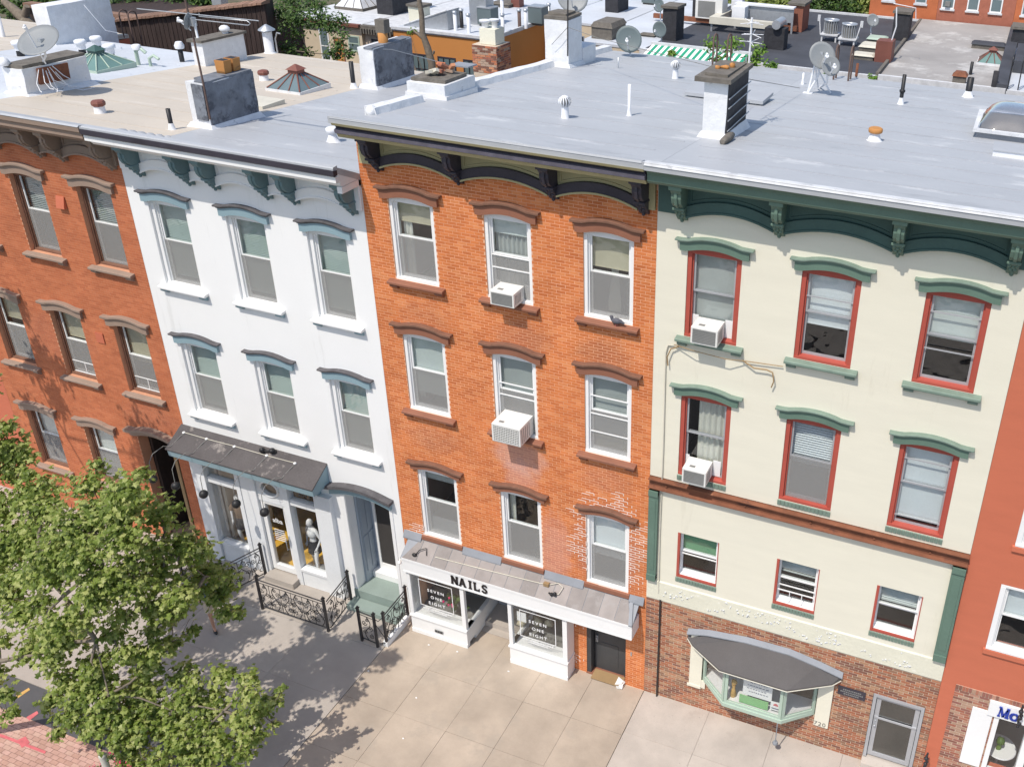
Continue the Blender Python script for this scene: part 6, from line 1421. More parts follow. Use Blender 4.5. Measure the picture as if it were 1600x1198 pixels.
q.tube([b0, top], .03, 6); q.tube([b0+Vector((.55, .3, 0)), top], .025, 6); q.tube([b0+Vector((.1, .8, 0)), top], .025, 6); q.box(b0.x-.12, b0.x+.12, b0.y-.08, b0.y+.08, b0.z-.02, b0.z+.02)
tag(obj('dish_tripod', q, m['vent_white']), 'white tripod frame under the twin dishes', 'tripod')
satdish(ptd(983, 62, 12.2), .42, (.25, -1.0, .35), m['dish_d'], tuple(on(985, 88)), 'dark grey dish at the rear edge beside the white parapet')
satdish((-6.62, 9.9, 14.5), .46, (.35, -1, .5), m['dish'], (-6.65, 9.5, 14.12), 'grey dish on top of the tall white chimney', armlen=.8)
t = thing('antenna_mast', 'rusty antenna mast with a long folded aerial beside the big blue grey chimney', 'antenna', (-13.98, 3.15, 11.7))
obj('mast', MB().tube([(-13.22, 2.60, 12.0), (-13.24, 2.62, 12.9), (-13.30, 2.65, 14.0), (-13.36, 2.65, 15.6)], .026, 6), m['rusty_pipe'], t)
mt_ = lambda px, py: ptd(px, py, 2.63)
obj('aerial', MB().tube([mt_(214, 14), mt_(404, 33)], .014, 5).tube([mt_(311, 21), mt_(311, 26), mt_(386, 33), mt_(391, 37), mt_(388, 40), mt_(305, 31)], .013, 5), m['metal'], t)
satdish(mt_(296, 34), .22, (-.9, -.3, .25), m['dish'], tuple(mt_(309, 60)), 'small edge-on dish on the rusty antenna mast')
t = thing('antenna_mast', 'white antenna mast with star shaped aerials behind the black sided chimney', 'antenna', (.28, 4.2, 13.1))
a_ = lambda px, py: ptd(px, py, 4.15)
obj('mast', MB().tube([a_(1165, 178), a_(1168, 130), a_(1173, 60), a_(1175, 28)], .022, 6), m['vent_white'], t)
q = MB()
for (px, py) in ((1175, 36), (1173, 66), (1176, 54)):
    c = a_(px, py)
    for k in range(6): ang = k*math.pi/3+py; q.tube([c, c+Vector((.24*math.cos(ang), .24*math.sin(ang), .05*math.sin(k*2)))], .008, 4)
obj('aerial', q, m['vent_white'], t)
q = MB().tube([a_(1166, 90)+Vector((0, 0, 0)), a_(1166, 110)], .02, 4); obj('clamp', q, m['metal'], t)
t = thing('antenna_mast', 'thin dark mast held by wires on the tall white chimney', 'antenna', (-6.24, 8.75, 13.0))
e_ = lambda px, py: ptd(px, py, 8.72); obj('mast', MB().tube([e_(887, 88), e_(887, 40), e_(887.5, -30)], .02, 5), m['black_iron'], t)
obj('guy_wire', MB().tube([e_(887, 43), e_(862, 70)], .008, 4).tube([e_(887, 43), ptd(935, 60, 8.9), ptd(1110, 104, 4.6)], .008, 4).tube([ptd(1170, 124, 4.4), ptd(1250, 138, 9.0)], .008, 4), m['ac_grey'], t)
# green plants at the rear of the roofs
def leafshape(q, c, s, n, up, kind=0):
    n = n.normalized(); u = up-n*up.dot(n); u = u.normalized() if u.length > 1e-3 else n.orthogonal().normalized(); v = n.cross(u)
    if kind == 0: pr = [(0, -.42), (.30, -.38), (.22, -.12), (.52, .02), (.25, .16), (.20, .30), (0, .62), (-.20, .30), (-.25, .16), (-.52, .02), (-.22, -.12), (-.30, -.38)]
    else: pr = [(0, -.5), (.22, -.1), (.16, .25), (0, .55), (-.16, .25), (-.22, -.1)]
    cen = c+n*(.10*s); vs = [cen]+[c+(u*b+v*a)*s+n*(.0 if i % 2 else -.03*s) for i, (a, b) in enumerate(pr)]
    k = len(pr); q.add(vs, [(0, i+1, (i+1) % k+1) for i in range(k)])
def leafcloud(q, rng, c, rad, n, s, kind=0, shell_=.55, singles=None):
    for _ in range(n):
        d = Vector((rng.gauss(0, 1), rng.gauss(0, 1), rng.gauss(0, 1))).normalized(); r = abs(rng.gauss(.62, .34)); p = c+Vector((d.x*rad[0], d.y*rad[1], d.z*rad[2]))*r
        nn = (d*.6+Vector((rng.uniform(-.8, .8), rng.uniform(-.8, .8), rng.uniform(-.1, 1.1)))+Vector((-.1, -.3, .5))); ss = s*rng.uniform(.55, 1.3)
        if singles is not None and rng.random() < .02: singles.append((p, ss, nn))
        else: leafshape(q, p, ss, nn, Vector((rng.uniform(-1, 1), rng.uniform(-1, 1), rng.uniform(-1, 0))), kind)
rg = random.Random(21)
def bush(label, clumps, cat='vine', mat='leaf_b', s=.16, name='roof_vine', n=70):
    q = MB(); c0 = Vector(clumps[0][0]); t = thing(name, label, cat, c0-Vector((0, 0, .4)))
    st = MB()
    for c, r in clumps: leafcloud(q, rg, Vector(c), (r, r*.8, r*.8), n, s, 1, .3); st.tube([c0-Vector((0, 0, .6)), Vector(c)], .012, 4)
    obj('foliage', q, m[mat], t, None, 'stuff', False); obj('stem', st, m['bark'], t)
Y_ = 13.4
bush('bright green vine behind the black sided chimney at the roof edge', [(ptd(1110, 68, Y_), .3), (ptd(1135, 78, Y_), .35), (ptd(1150, 68, Y_), .3), (ptd(1120, 95, Y_), .3)], n=60)
bush('bright green shrub right of the antenna mast at the roof edge', [(ptd(1180, 95, Y_), .42), (ptd(1185, 80, Y_), .3), (ptd(1172, 102, Y_), .3), (ptd(1207, 103, Y_), .2), (ptd(1050, 84, Y_), .15)], n=80)
bush('small green tuft on the rear edge below the black roof right corner', [(ptd(1365, 122, 13.1), .16), (ptd(1291, 116, 13.1), .12)], n=40)
# cable hanging, wires
tag(obj('wire', MB().tube([ptd(480/7.27+65, 8, 9.4), ptd(165, 48, 9.6), ptd(185, 52, 10)], .012, 4), m['vent_white']), 'white wire from the pale blue white chimney', 'wire')

# ================================================================ house beyond the left one (only its roof shows)
Z = thing('row_house', 'row house beyond the left edge with a silver roof', 'house', (-23.4, 0, 0))
obj('wall', MB().box(-26.65, -20.105, 0, .3, 0, 12.0), m['e_red'], Z, 'front wall')
shell(Z, -26.65, -20.105, RAB, m['e_red'], m['silver2'], 10.9, profAB[:-1]+[(10.9, RAB(10.9))])
Z2 = thing('row_house', 'farthest left row house with a tan roof', 'house', (-30, 0, 0))
obj('wall', MB().box(-33.3, -26.655, 0, .3, 0, 12.0), m['a_brick'], Z2, 'front wall'); shell(Z2, -33.3, -26.655, RAB, m['e_red'], m['tan_roof'], 12.6, profAB)

# ================================================================ rear buildings
def block(name, label, x0, x1, y0, y1, z, wall, roofm, cat='building', para=None):
    t = thing(name, label, cat, ((x0+x1)/2, y0, 0)); obj('wall', MB().box(x0, x1, y0, y1, -.1, z-.12), wall, t); obj('roof', MB().box(x0-.03, x1+.03, y0-.03, y1, z-.119, z), roofm, t)
    if para: 
        w_, h, pm = para; obj('parapet', MB().box(x0-.04, x1+.04, y0-.06, y0-.06+w_, z-.1, z+h).jitter(.02, 1), pm, t)
    return t
def rwin(t, x0, x1, z0, z1, y, fr, lab=None, bars=True, sill=None, glass='sky_glass'):
    w_ = obj('window', MB().box(x0, x1, y-.03, y-.001, z0, z0+.07).box(x0, x1, y-.03, y-.001, z1-.07, z1).box(x0, x0+.07, y-.03, y-.001, z0+.07, z1-.07).box(x1-.07, x1, y-.03, y-.001, z0+.07, z1-.07), fr, t, lab)
    obj('pane', MB().box(x0+.07, x1-.07, y-.012, y-.002, z0+.07, z1-.07), m[glass], w_)
    obj('bar', MB().box(x0+.07, x1-.07, y-.028, y-.013, (z0+z1)/2-.025, (z0+z1)/2+.025), fr, w_)
    if bars:
        q = MB()
        for k in range(1, 3): xx = x0+(x1-x0)*k/3; q.box(xx-.02, xx+.02, y-.05, y-.031, z0+.07, z1-.07)
        obj('window_guard', q, m['black_iron'], w_)
    if sill: obj('sill', MB().box(x0-.06, x1+.06, y-.08, y-.001, z0-.1, z0-.001), sill, w_)
OR = block('stucco_building', 'ochre stucco building with a silver roof behind the houses', -24.6, -19.0, 26.6, 40, 9.35, m['orange_wall'], m['silver2'])
obj('roof_edge', MB().box(-24.64, -18.96, 26.5, 26.7, 9.3, 9.43), m['rim'], OR); obj('roof_edge', MB().box(-19.06, -18.95, 26.701, 32.7, 9.3, 9.43), m['rim'], OR)
for i, (a, b) in enumerate(((-23.6, -22.55), (-22.1, -21.05), (-20.62, -19.6))): rwin(OR, a, b, 6.7, 8.2, 26.6, m['c_dark'], ['left', 'middle', 'right'][i]+' dark barred window of the ochre wall')
CR = block('cream_house', 'cream rear house with a white roof and an upper door behind the leafy tree', -31.5, -26.62, 26.7, 42, 9.3, m['rear_cream'], m['rim'])
obj('eave', MB().box(-31.5, -26.6, 26.45, 26.72, 9.18, 9.32), m['copper_red'], CR)
rwin(CR, -29.3, -28.7, 7.1, 8.9, 26.7, WP, 'window with a dark pane', False); rwin(CR, -28.4, -27.8, 7.1, 8.5, 26.7, m['copper_red'], None, False, None, 'terra'); rwin(CR, -27.5, -26.8, 7.9, 8.7, 26.7, m['pale_green'], None, False)
obj('deck', MB().box(-29.6, -26.9, 25.2, 26.69, 6.6, 6.75).box(-29.6, -26.9, 25.2, 25.26, 6.75, 7.6), m['rim'], CR)
BR = block('brick_house', 'narrow tan brick house between the cream and ochre buildings', -26.61, -24.65, 26.9, 41, 9.3, m['d_mortar'], m['rim'])
obj('cornice', MB().box(-26.6, -24.66, 26.6, 26.9, 9.0, 9.3), m['cap_conc'], BR); rwin(BR, -26.2, -25.8, 7.6, 8.6, 26.9, m['c_dark'], None, False); rwin(BR, -25.3, -24.9, 7.6, 8.6, 26.9, m['c_dark'], None, False)
q = MB()
for k in range(12): q.box(-26.55+k*.16, -26.47+k*.16, 26.5, 26.6, 8.9, 9.15)
obj('dentil', q, m['cap_conc'], BR)
S1 = block('row_house', 'rear row house with a wide silver roof beside the ochre building', -18.9, -15.0, 32.7, 43, 9.35, m['rear_cream'], m['silver2'])
S2 = block('row_house', 'rear row house with a silver roof left of the black roofs', -14.99, -11.55, 28.3, 43, 9.35, m['rear_cream'], m['silver2'])
B1 = block('row_house', 'rear row house with black roofing and a striped awning', -11.5, -6.3, 27.6, 43, 9.35, m['rear_red'], m['black_roof'])
obj('parapet', MB().box(-11.5, -6.3, 27.45, 27.7, 9.2, 9.48), m['rim'], B1)
B2 = block('row_house', 'rear row house with bluish black roofing and two air conditioners', -6.29, -.25, 27.6, 43, 9.352, m['rear_red'], m['black_roof'])
obj('parapet', MB().box(-6.29, -.25, 27.45, 27.62, 9.2, 9.42), m['rim'], B2); obj('rear_edge', MB().box(-6.8, -.3, 42.9, 43.1, 9.3, 9.46), m['rim'], B2)
obj('roof_edge', MB().box(-6.36, -6.2, 27.6, 36, 9.3, 9.5), m['black'], B2); obj('roof_edge', MB().box(-.34, -.2, 27.7, 43, 9.3, 9.52), m['cap_conc'], B2)
G1 = block('row_house', 'rear row house with a weathered grey roof sloping up to the brick wall', -.19, 4.7, 27.6, 38, 9.35, m['rear_red'], m['grey_roof'])
obj('roof_slope', MB().prism([(37.4, 9.34), (43.0, 9.34), (43.0, 9.5)], 'x', -.19, 5.1), m['grey_roof'], G1); obj('parapet', MB().box(4.71, 5.25, 27.6, 43, 9.0, 9.62).jitter(.03, 1), m['black_roof'], G1)
obj('parapet', MB().box(-.2, 5.2, 27.5, 27.7, 9.2, 9.46), m['rim'], G1)
H1 = block('row_house', 'rear row house at the upper right with a pale roof', 5.26, 11, 27.4, 43, 9.35, m['rear_red'], m['silver2'])
obj('raised_roof', MB().box(5.3, 10, 31.5, 36, 9.36, 9.9), m['black_roof'], H1); obj('parapet', MB().box(5.26, 11, 27.3, 27.5, 9.2, 9.46), m['rim'], H1)
# row beyond
for i, (a, b, mt, n, lab) in enumerate(((-3.3, .55, 'rear_orange', 2, 'bright orange brick house at the top right, left part'), (.56, 4.75, 'rear_red', 3, 'dull red brick house at the top right with three white windows'), (4.76, 10, 'rear_orange', 2, 'orange brick house in the top right corner'))):
    t = block('brick_house', lab, a, b, 43.2, 54, 13.0, m[mt], m['silver2'])
    xs = [(-2.6, -1.9), (-.75, -.1)] if i == 0 else [(.75, 1.45), (2.15, 2.8), (3.4, 4.05)] if i == 1 else [(5.1, 5.9), (7.2, 8.0)]
    for a2, b2 in xs: rwin(t, a2, b2, 10.15 if i else 10.3, 11.6, 43.2, WP if i == 1 else m['rim'], None, False, m['rim'])
    if i == 1: obj('wall_ac', MB().box(.95, 1.22, 43.0, 43.19, 10.3, 10.55), m['ac_grey'], t)
# striped awning
t = thing('striped_awning', 'green and white striped awning at the foot of the black roof', 'awning', (-8.2, 26.4, 9.2)); n = 30
for k in range(n):
    a = -10.45+4.6*k/n; b = -10.45+4.6*(k+1)/n; a2, b2 = a-.15, b-.15
    obj('stripe', MB().hexa([(a2, 25.2, 9.52), (b2, 25.2, 9.52), (b, 26.4, 9.92), (a, 26.4, 9.92)], [(a2, 25.2, 9.55), (b2, 25.2, 9.55), (b, 26.4, 9.95), (a, 26.4, 9.95)]), m['awn_green' if k % 2 else 'awn_white'], t)
obj('awning_box', MB().box(-10.5, -5.7, 26.41, 26.6, 9.88, 10.06), m['rim'], t)
obj('frame', MB().tube([(-10.55, 25.2, 9.53), (-10.45, 26.4, 9.9), (-10.45, 27.6, 9.3)], .03, 5).tube([(-6.05, 25.2, 9.53), (-5.9, 26.4, 9.9), (-5.9, 27.6, 9.3)], .03, 5).tube([(-10.55, 25.2, 9.53), (-6.05, 25.2, 9.53)], .025, 5), m['rim'], t)
# rear roof furniture
def rc(px, py): return Vector(at(px, py, 9.35))
def rchim(px, py, w_, d, h, mat, label, cap=True):
    p = rc(px, py); t = thing('chimney', label, 'chimney', p, 'chimneys on the rear roofs'); obj('stack', MB().box(p.x-w_/2, p.x+w_/2, p.y, p.y+d, 9.2, 9.35+h).jitter(.04, 2.5), mat, t)
    if cap: obj('cap', MB().box(p.x-w_/2-.08, p.x+w_/2+.08, p.y-.08, p.y+d+.08, 9.35+h, 9.35+h+.12).jitter(.03, 2), m['cap_conc'], t)
rchim(1045, 64, .75, 1.1, 1.55, m['chim_black'], 'dark chimney at the left end of the black roof')
rchim(1092, 30, .8, 1.2, 1.5, m['chim_black'], 'dark chimney behind the large white air conditioner')
rchim(1241, 50, .8, 1.5, 1.35, m['chim_brick'], 'rough brick and black chimney between the two black roofs')
rchim(1404, 64, .8, 1.3, 1.35, m['chim_black'], 'dark chimney at the far corner of the grey roof')
rchim(1378, 98, .75, .9, .95, m['copper_red'], 'red brown broken chimney beside the grey roof', False)
rchim(955, 20, .8, 1.6, 1.2, m['chim_black'], 'dark chimney on the silver roof above the tall white chimney')
rchim(602, 22, 1.0, 2.5, 1.9, m['chim_black'], 'dark chimney between the white and silver roofs at the top')
rchim(650, 38, .8, .8, .85, m['cream_old'], 'pale crumbling chimney behind the bare trunk')
rchim(748, 40, 1.0, .8, 1.9, m['metal'], 'pale blue grey chimney box on the silver roof')
rchim(805, 12, .5, .6, .6, m['copper_red'], 'small brown chimney at the top of the silver roof')
rchim(1590, 75, .8, 1.4, .9, m['chim_black'], 'dark chimney at the upper right edge')
def condenser(px, py, label):
    p = rc(px, py); t = thing('condenser_unit', label, 'air conditioner', p, 'round condensers on the bluish black roof')
    q = MB()
    for k in range(18): a = 2*math.pi*k/18; q.box(p.x+.36*math.cos(a)-.02, p.x+.36*math.cos(a)+.02, p.y+.4+.36*math.sin(a)-.02, p.y+.4+.36*math.sin(a)+.02, 9.75, 10.38)
    obj('fins', q, m['metal'], t); obj('core', MB().lathe((p.x, p.y+.4, 9.74), [(.33, 0), (.33, .62)], 18), m['ac_grey'], t); obj('top', MB().lathe((p.x, p.y+.4, 10.36), [(.4, 0), (.4, .05), (.3, .06), (.28, .02)], 18), m['metal'], t)
    obj('stand', MB().box(p.x-.45, p.x+.45, p.y-.05, p.y+.85, 9.66, 9.73).box(p.x-.40, p.x-.32, p.y, p.y+.08, 9.34, 9.66).box(p.x+.32, p.x+.40, p.y, p.y+.08, 9.34, 9.66).box(p.x-.40, p.x-.32, p.y+.7, p.y+.78, 9.34, 9.66).box(p.x+.32, p.x+.40, p.y+.7, p.y+.78, 9.34, 9.66), m['rim'], t)
    s = 1 if 'right' in label else -1
    obj('post', MB().tube([(p.x+s*.45, p.y, 9.7), (p.x+s*.62, p.y+.2, 10.6)], .03, 5).box(p.x+s*.62-.07, p.x+s*.62+.07, p.y+.15, p.y+.25, 10.3, 10.6), m['rim'], t)
condenser(1294, 66, 'left round condenser on a white stand on the bluish black roof'); condenser(1322, 73, 'right round condenser on a white stand on the bluish black roof')
def lowbox(px, py, w_, d, h, mat, label, name='roof_hatch', cat='hatch', dome=False):
    p = rc(px, py); t = thing(name, label, cat, p); obj('curb', MB().box(p.x-w_/2, p.x+w_/2, p.y, p.y+d, 9.3, 9.35+h*.7), m['cap_conc'], t); obj('lid', MB().hexa([(p.x-w_/2-.05, p.y-.05, 9.35+h*.7), (p.x+w_/2+.05, p.y-.05, 9.35+h*.7), (p.x+w_/2+.05, p.y+d+.05, 9.35+h*.7), (p.x-w_/2-.05, p.y+d+.05, 9.35+h*.7)], [(p.x-w_/2+.08, p.y+.08, 9.35+h), (p.x+w_/2-.08, p.y+.08, 9.35+h), (p.x+w_/2-.08, p.y+d-.08, 9.35+h), (p.x-w_/2+.08, p.y+d-.08, 9.35+h)]), mat, t)
lowbox(1347, 94, 1.0, .8, .25, m['conduit'], 'pale roof hatch nearest the rear ladder on the black roof'); lowbox(1359, 82, 1.1, 1.2, .3, m['conduit'], 'pale pink roof hatch in the middle beside the red brown chimney'); lowbox(1368, 68, .9, 1.0, .25, m['pale_green'], 'pale green roof hatch beside the red brown chimney')
lowbox(800-20, 12, 1.2, 1.5, .25, m['cap_conc'], 'dark flat hatch on the silver roof near the top'); lowbox(868, 75, 1.0, 1.4, .4, m['cap_conc'], 'brown low hatch behind the tall white chimney')
lowbox(940, 62, 1.1, 1.8, .8, m['cap_conc'], 'crumbling brown chimney base on the silver roof', 'chimney', 'chimney'); lowbox(1010, 58, .8, .6, .12, m['cap_conc'], 'small grey hatch left of the dark chimney')
lowbox(1543, 78, 1.6, .8, .3, m['black_roof'], 'dark patch curb behind the grey roof skylight'); lowbox(1497, 134, .55, .55, .55, m['rust'], 'rusty dark vent box on the grey roof', 'vent_box', 'vent')
p = rc(1547, 103); pyramid(p.x-.6, p.x+.6, p.y, p.y+1.3, 9.35, .55, m['green_glass'], m['copper_red'], m['copper_red'], 'small pyramid skylight on the weathered grey roof')
p = rc(545, 15); pyramid(p.x-.9, p.x+.9, p.y, p.y+1.8, 9.35, 1.0, m['rim'], m['cap_conc'], m['cap_conc'], 'white pyramid skylight on the white roof at the top')
p = rc(1106, 42); t = thing('hvac_unit', 'large white rooftop air conditioner on a rusty frame', 'air conditioner', p)
obj('case', MB().box(p.x-.75, p.x+.75, p.y, p.y+1.0, 9.75, 10.85), m['white_plastic'], t); obj('grille', MB().box(p.x-.6, p.x+.35, p.y-.02, p.y-.001, 9.85, 10.65), m['ac_grey'], t); obj('frame', MB().box(p.x-3.2, p.x+1.0, p.y+.1, p.y+.3, 9.5, 9.74).box(p.x+1.0, p.x+4.8, p.y+.3, p.y+.5, 9.5, 9.75), m['rust'], t); obj('fan_ring', MB().lathe((p.x, p.y+.5, 10.85), [(.4, 0), (.4, .05), (.3, .05)], 16), m['ac_grey'], t)
p = rc(1150, 48); t = thing('air_duct', 'tan boxy air duct in front of the large rooftop air conditioner', 'duct', p)
obj('duct', MB().box(p.x-1.2, p.x+2.4, p.y-1.0, p.y-.6, 9.75, 10.1).box(p.x-1.2, p.x-.75, p.y-.6, p.y+1.6, 9.8, 10.1), m['conduit'], t); obj('fan_box', MB().box(p.x-.2, p.x+.5, p.y-.3, p.y+.4, 10.0, 10.6).box(p.x-.7, p.x-.1, p.y+1.2, p.y+1.7, 10.2, 10.8), m['vent_white'], t); obj('leg', MB().box(p.x-1.15, p.x-1.05, p.y-.9, p.y-.8, 9.3, 9.75).box(p.x+2.2, p.x+2.3, p.y-.9, p.y-.8, 9.3, 9.75), m['metal'], t)
p = rc(1200, 50); t = thing('duct_screen', 'pale metal screen panels beside the rough brick chimney', 'screen', p); obj('panel', MB().box(p.x-1.9, p.x+1.3, p.y, p.y+.08, 9.9, 10.6), m['metal'], t); obj('panel_top', MB().box(p.x-1.9, p.x+1.3, p.y-.1, p.y+.5, 10.6, 10.68), m['vent_white'], t); obj('post', MB().box(p.x-1.9, p.x-1.8, p.y, p.y+.1, 9.3, 9.9).box(p.x+1.2, p.x+1.3, p.y, p.y+.1, 9.3, 9.9), m['metal'], t)
p = rc(1208, 78); t = thing('hooded_duct', 'dark duct stack with a round metal hood before the rough brick chimney', 'duct', p); obj('stack', MB().box(p.x-.5, p.x+.5, p.y, p.y+.8, 9.3, 10.35), m['chim_black'], t); obj('hood', MB().lathe((p.x+.1, p.y+1.0, 10.55), [(.22, 0), (.22, 1.2)], 12, axis='y'), m['metal'], t)
rr = random.Random(31)
for i, (px, py, lab) in enumerate(((712, 48, 'white hooked pipe'), (733, 52, 'second white hooked pipe'), (722, 44, 'dark cluster pipe'), (812, 44, 'brown capped pipe'), (822, 44, 'white pipe'), (785, 24, 'thin white pipe'), (786, 52, 'short thin white pipe'), (858, 34, 'grey crooked pipe'))):
    p = rc(px, py); pipe(p, .09, .9, m[('vent_white', 'vent_white', 'black', 'rusty_pipe', 'vent_white', 'vent_white', 'vent_white', 'metal')[i]], lab+(' on the ochre building roof' if px < 800 else ' near the right edge of the ochre building'), group='pipes on the rear silver roofs', cap=([(.12, 0), (.12, .1), (.05, .12)], m['metal']))
for px, py, lab in ((757, 42, 'dark green condenser beside the pale blue grey chimney box'), (836, 40, 'grey condenser at the corner of the ochre building'), (1012, 8, 'small grey condenser at the top')):
    p = rc(px, py); t = thing('condenser_unit', lab, 'air conditioner', p, 'box condensers on the rear roofs'); obj('case', MB().box(p.x-.4, p.x+.4, p.y, p.y+.8, 9.45, 10.25), m['dish_d'], t); obj('top', MB().box(p.x-.42, p.x+.42, p.y-.02, p.y+.82, 10.25, 10.3), m['metal'], t); obj('foot', MB().box(p.x-.35, p.x+.35, p.y+.1, p.y+.7, 9.33, 9.45), m['cap_conc'], t)
satdish(rc(1360, 60)+Vector((0, 0, .9)), .34, (.5, -1, .4), m['dish'], tuple(rc(1361, 60)), 'small dish behind the pale green roof hatch'); satdish(rc(1032, 50)+Vector((-.1, 0, 1.3)), .35, (-.3, -1, .3), m['dish_d'], tuple(rc(1034, 50)), 'dark dish beside the left dark chimney')
satdish(rc(1033, 72)+Vector((0, -.2, .8)), .40, (-.2, -1, .2), m['dish_d'], tuple(rc(1034, 72)), 'dark dish at the left end of the striped awning'); satdish(rc(908, 78)+Vector((0, 0, .5)), .7, (-.9, -.6, .1), m['dish_d'], tuple(rc(910, 80)), 'dark dish partly hidden behind the tall white chimney')
p = rc(1383, 95); t = thing('antenna_mast', 'tall pale mast with a flat aerial before the far orange wall', 'antenna', p); obj('mast', MB().tube([p, p+Vector((.3, 0, 1.6)), Vector(aty(1401, 12, p.y))], .035, 5), m['vent_white'], t); obj('aerial', MB().tube([Vector(aty(1396, 6, p.y)), Vector(aty(1431, 13, p.y)), Vector(aty(1431, 30, p.y))], .02, 4), m['vent_white'], t)
p = rc(1338, 118); pipe(p, .06, .55, m['rust'], 'rusty pipe at the near edge of the bluish black roof'); p = rc(1516, 117); pipe(p, .07, .6, m['black'], 'slim black pipe in the middle of the grey roof'); p = rc(1552, 140); pipe(p, .12, .8, m['chim_black'], 'dark pipe at the near right corner of the grey roof')
ladder(rc(1574, 140), rc(1590, 142), 1.4, m['black_iron'], 'black ladder top on the pale roof at the right edge', 'fire ladder tops')
t = thing('bulkhead', 'blue grey sloping stair bulkhead on the ochre building', 'bulkhead', rc(690, 48)); p = rc(700, 48); q = MB().prism([(p.x-2.6, 9.36), (p.x, 9.36), (p.x, 10.3)], 'y', p.y, p.y+1.2); obj('case', q, m['metal'], t); obj('edge', MB().tube([(p.x-2.6, p.y-.02, 9.4), (p.x, p.y-.02, 10.32)], .04, 4), m['rim'], t)

# ================================================================ back yards at the left: dark boarded extension, trees
W1 = thing('boarded_shed', 'dark boarded extension with old coping tiles behind the tan roof', 'shed', (-26, 16, 0))
obj('wall', MB().hexa([(-31, 16, -.1), (-22.95, 16, -.1), (-23.6, 17.2, -.1), (-31, 17.2, -.1)], [(-31, 16, 10.7), (-22.95, 16, 12.1), (-23.6, 17.2, 12.1), (-31, 17.2, 10.7)]), m['dark_wood'], W1)
k = 34
for i in range(k):
    x = -31+8.05*i/k; z = 10.7+1.4*i/k; obj('board', MB().hexa([(x+.01, 15.96, 8), (x+.22, 15.96, 8), (x+.22, 16.0, 8), (x+.01, 16.0, 8)], [(x+.01, 15.95, z-.02), (x+.22, 15.95, z+.01), (x+.22, 16.0, z+.01), (x+.01, 16.0, z-.02)]), m['dark_wood'], W1)
    obj('coping_tile', MB().hexa([(x+.01, 15.8, z), (x+.225, 15.8, z+.04), (x+.225, 16.3, z+.04), (x+.01, 16.3, z)], [(x+.01, 15.8, z+.09), (x+.225, 15.8, z+.13), (x+.225, 16.3, z+.22), (x+.01, 16.3, z+.18)]).jitter(.02, 4), m['tile'], W1)
W2 = thing('boarded_shed', 'farther dark boarded extension against the trees at the upper left', 'shed', (-33, 19, 0)); obj('wall', MB().box(-40, -28, 19, 24, -.1, 10.1), m['dark_wood'], W2); obj('coping', MB().box(-40, -28, 18.8, 19.3, 10.1, 10.3).jitter(.05, 1), m['tile'], W2)
obj('post', MB().box(-27.2, -26.7, 17.6, 18.0, 0, 13.5), m['metal'], W2)
def tree(name, label, base, clumps, mat, s, n, kind, trunk_r=.18, cat='tree', nsingle=0, hubs=None, grp=None):
    t = thing(name, label, cat, base, grp); b = Vector(base); q = MB(); rg_ = random.Random(len(clumps)*7+int(abs(b.x)*10)); sing = [] if nsingle else None
    for c, r in clumps: leafcloud(q, rg_, Vector(c), (r, r*.95, r*.72), int(n*(r/.6)**2*rg_.uniform(.6, 1.3)), s, kind, .35, sing)
    if sing:
        rest = sing[nsingle:]; 
        for p_, ss, nn in rest: leafshape(q, p_, ss, nn, Vector((0, 0, -1)), kind)
        for p_, ss, nn in sing[:nsingle]:
            k_ = MB(); leafshape(k_, p_, ss, nn, Vector((rg_.uniform(-1, 1), 0, -1)), kind); obj('leaf', k_, mat, t, fixn=False)
    obj('crown', q, mat, t, None, 'stuff', False)
    hubs = [Vector(h) for h in (hubs or [])] or [b+Vector((0, 0, (sum(c[0][2] for c in clumps)/len(clumps)-b.z)*.55))]
    w_ = MB(); path = [b]+hubs[:1]; w_.tube([b, b.lerp(hubs[0], .5)+Vector((.05, .03, 0)), hubs[0]], [trunk_r, trunk_r*.8, trunk_r*.65], 9)
    trunk = obj('trunk', w_, m['bark'], t); lm = MB()
    for h in hubs[1:]:
        par = min(hubs[:hubs.index(h)], key=lambda u: (u-h).length); md = par.lerp(h, .5)+Vector((0, 0, .15)); f_ = max(.35, 1-.09*hubs.index(h)); lm.tube([par, md, h], [trunk_r*.5*f_, trunk_r*.4*f_, trunk_r*.3*f_], 7)
    nodes = [(h, .30) for h in hubs]
    for c, r in sorted(clumps, key=lambda u: min((Vector(u[0])-h).length for h in hubs)):
        c = Vector(c); h, f_ = min(nodes, key=lambda u: (u[0]-c).length/(.5+u[1])); f2 = max(.08, f_*.62); md = h.lerp(c, .5)+Vector((rg_.uniform(-.08, .08), rg_.uniform(-.08, .08), -.04))
        lm.tube([h, md, c], [trunk_r*f_*.9, trunk_r*(f_+f2)*.42, trunk_r*f2*.8], 5); nodes.append((c, f2))
        for _ in range(4): e = c+Vector((rg_.uniform(-1, 1), rg_.uniform(-1, 1), rg_.uniform(-.5, .8)))*r*.9; lm.tube([md.lerp(c, rg_.random()), e], [trunk_r*.06, .005], 4)
    obj('limbs', lm, m['bark'], t); return t
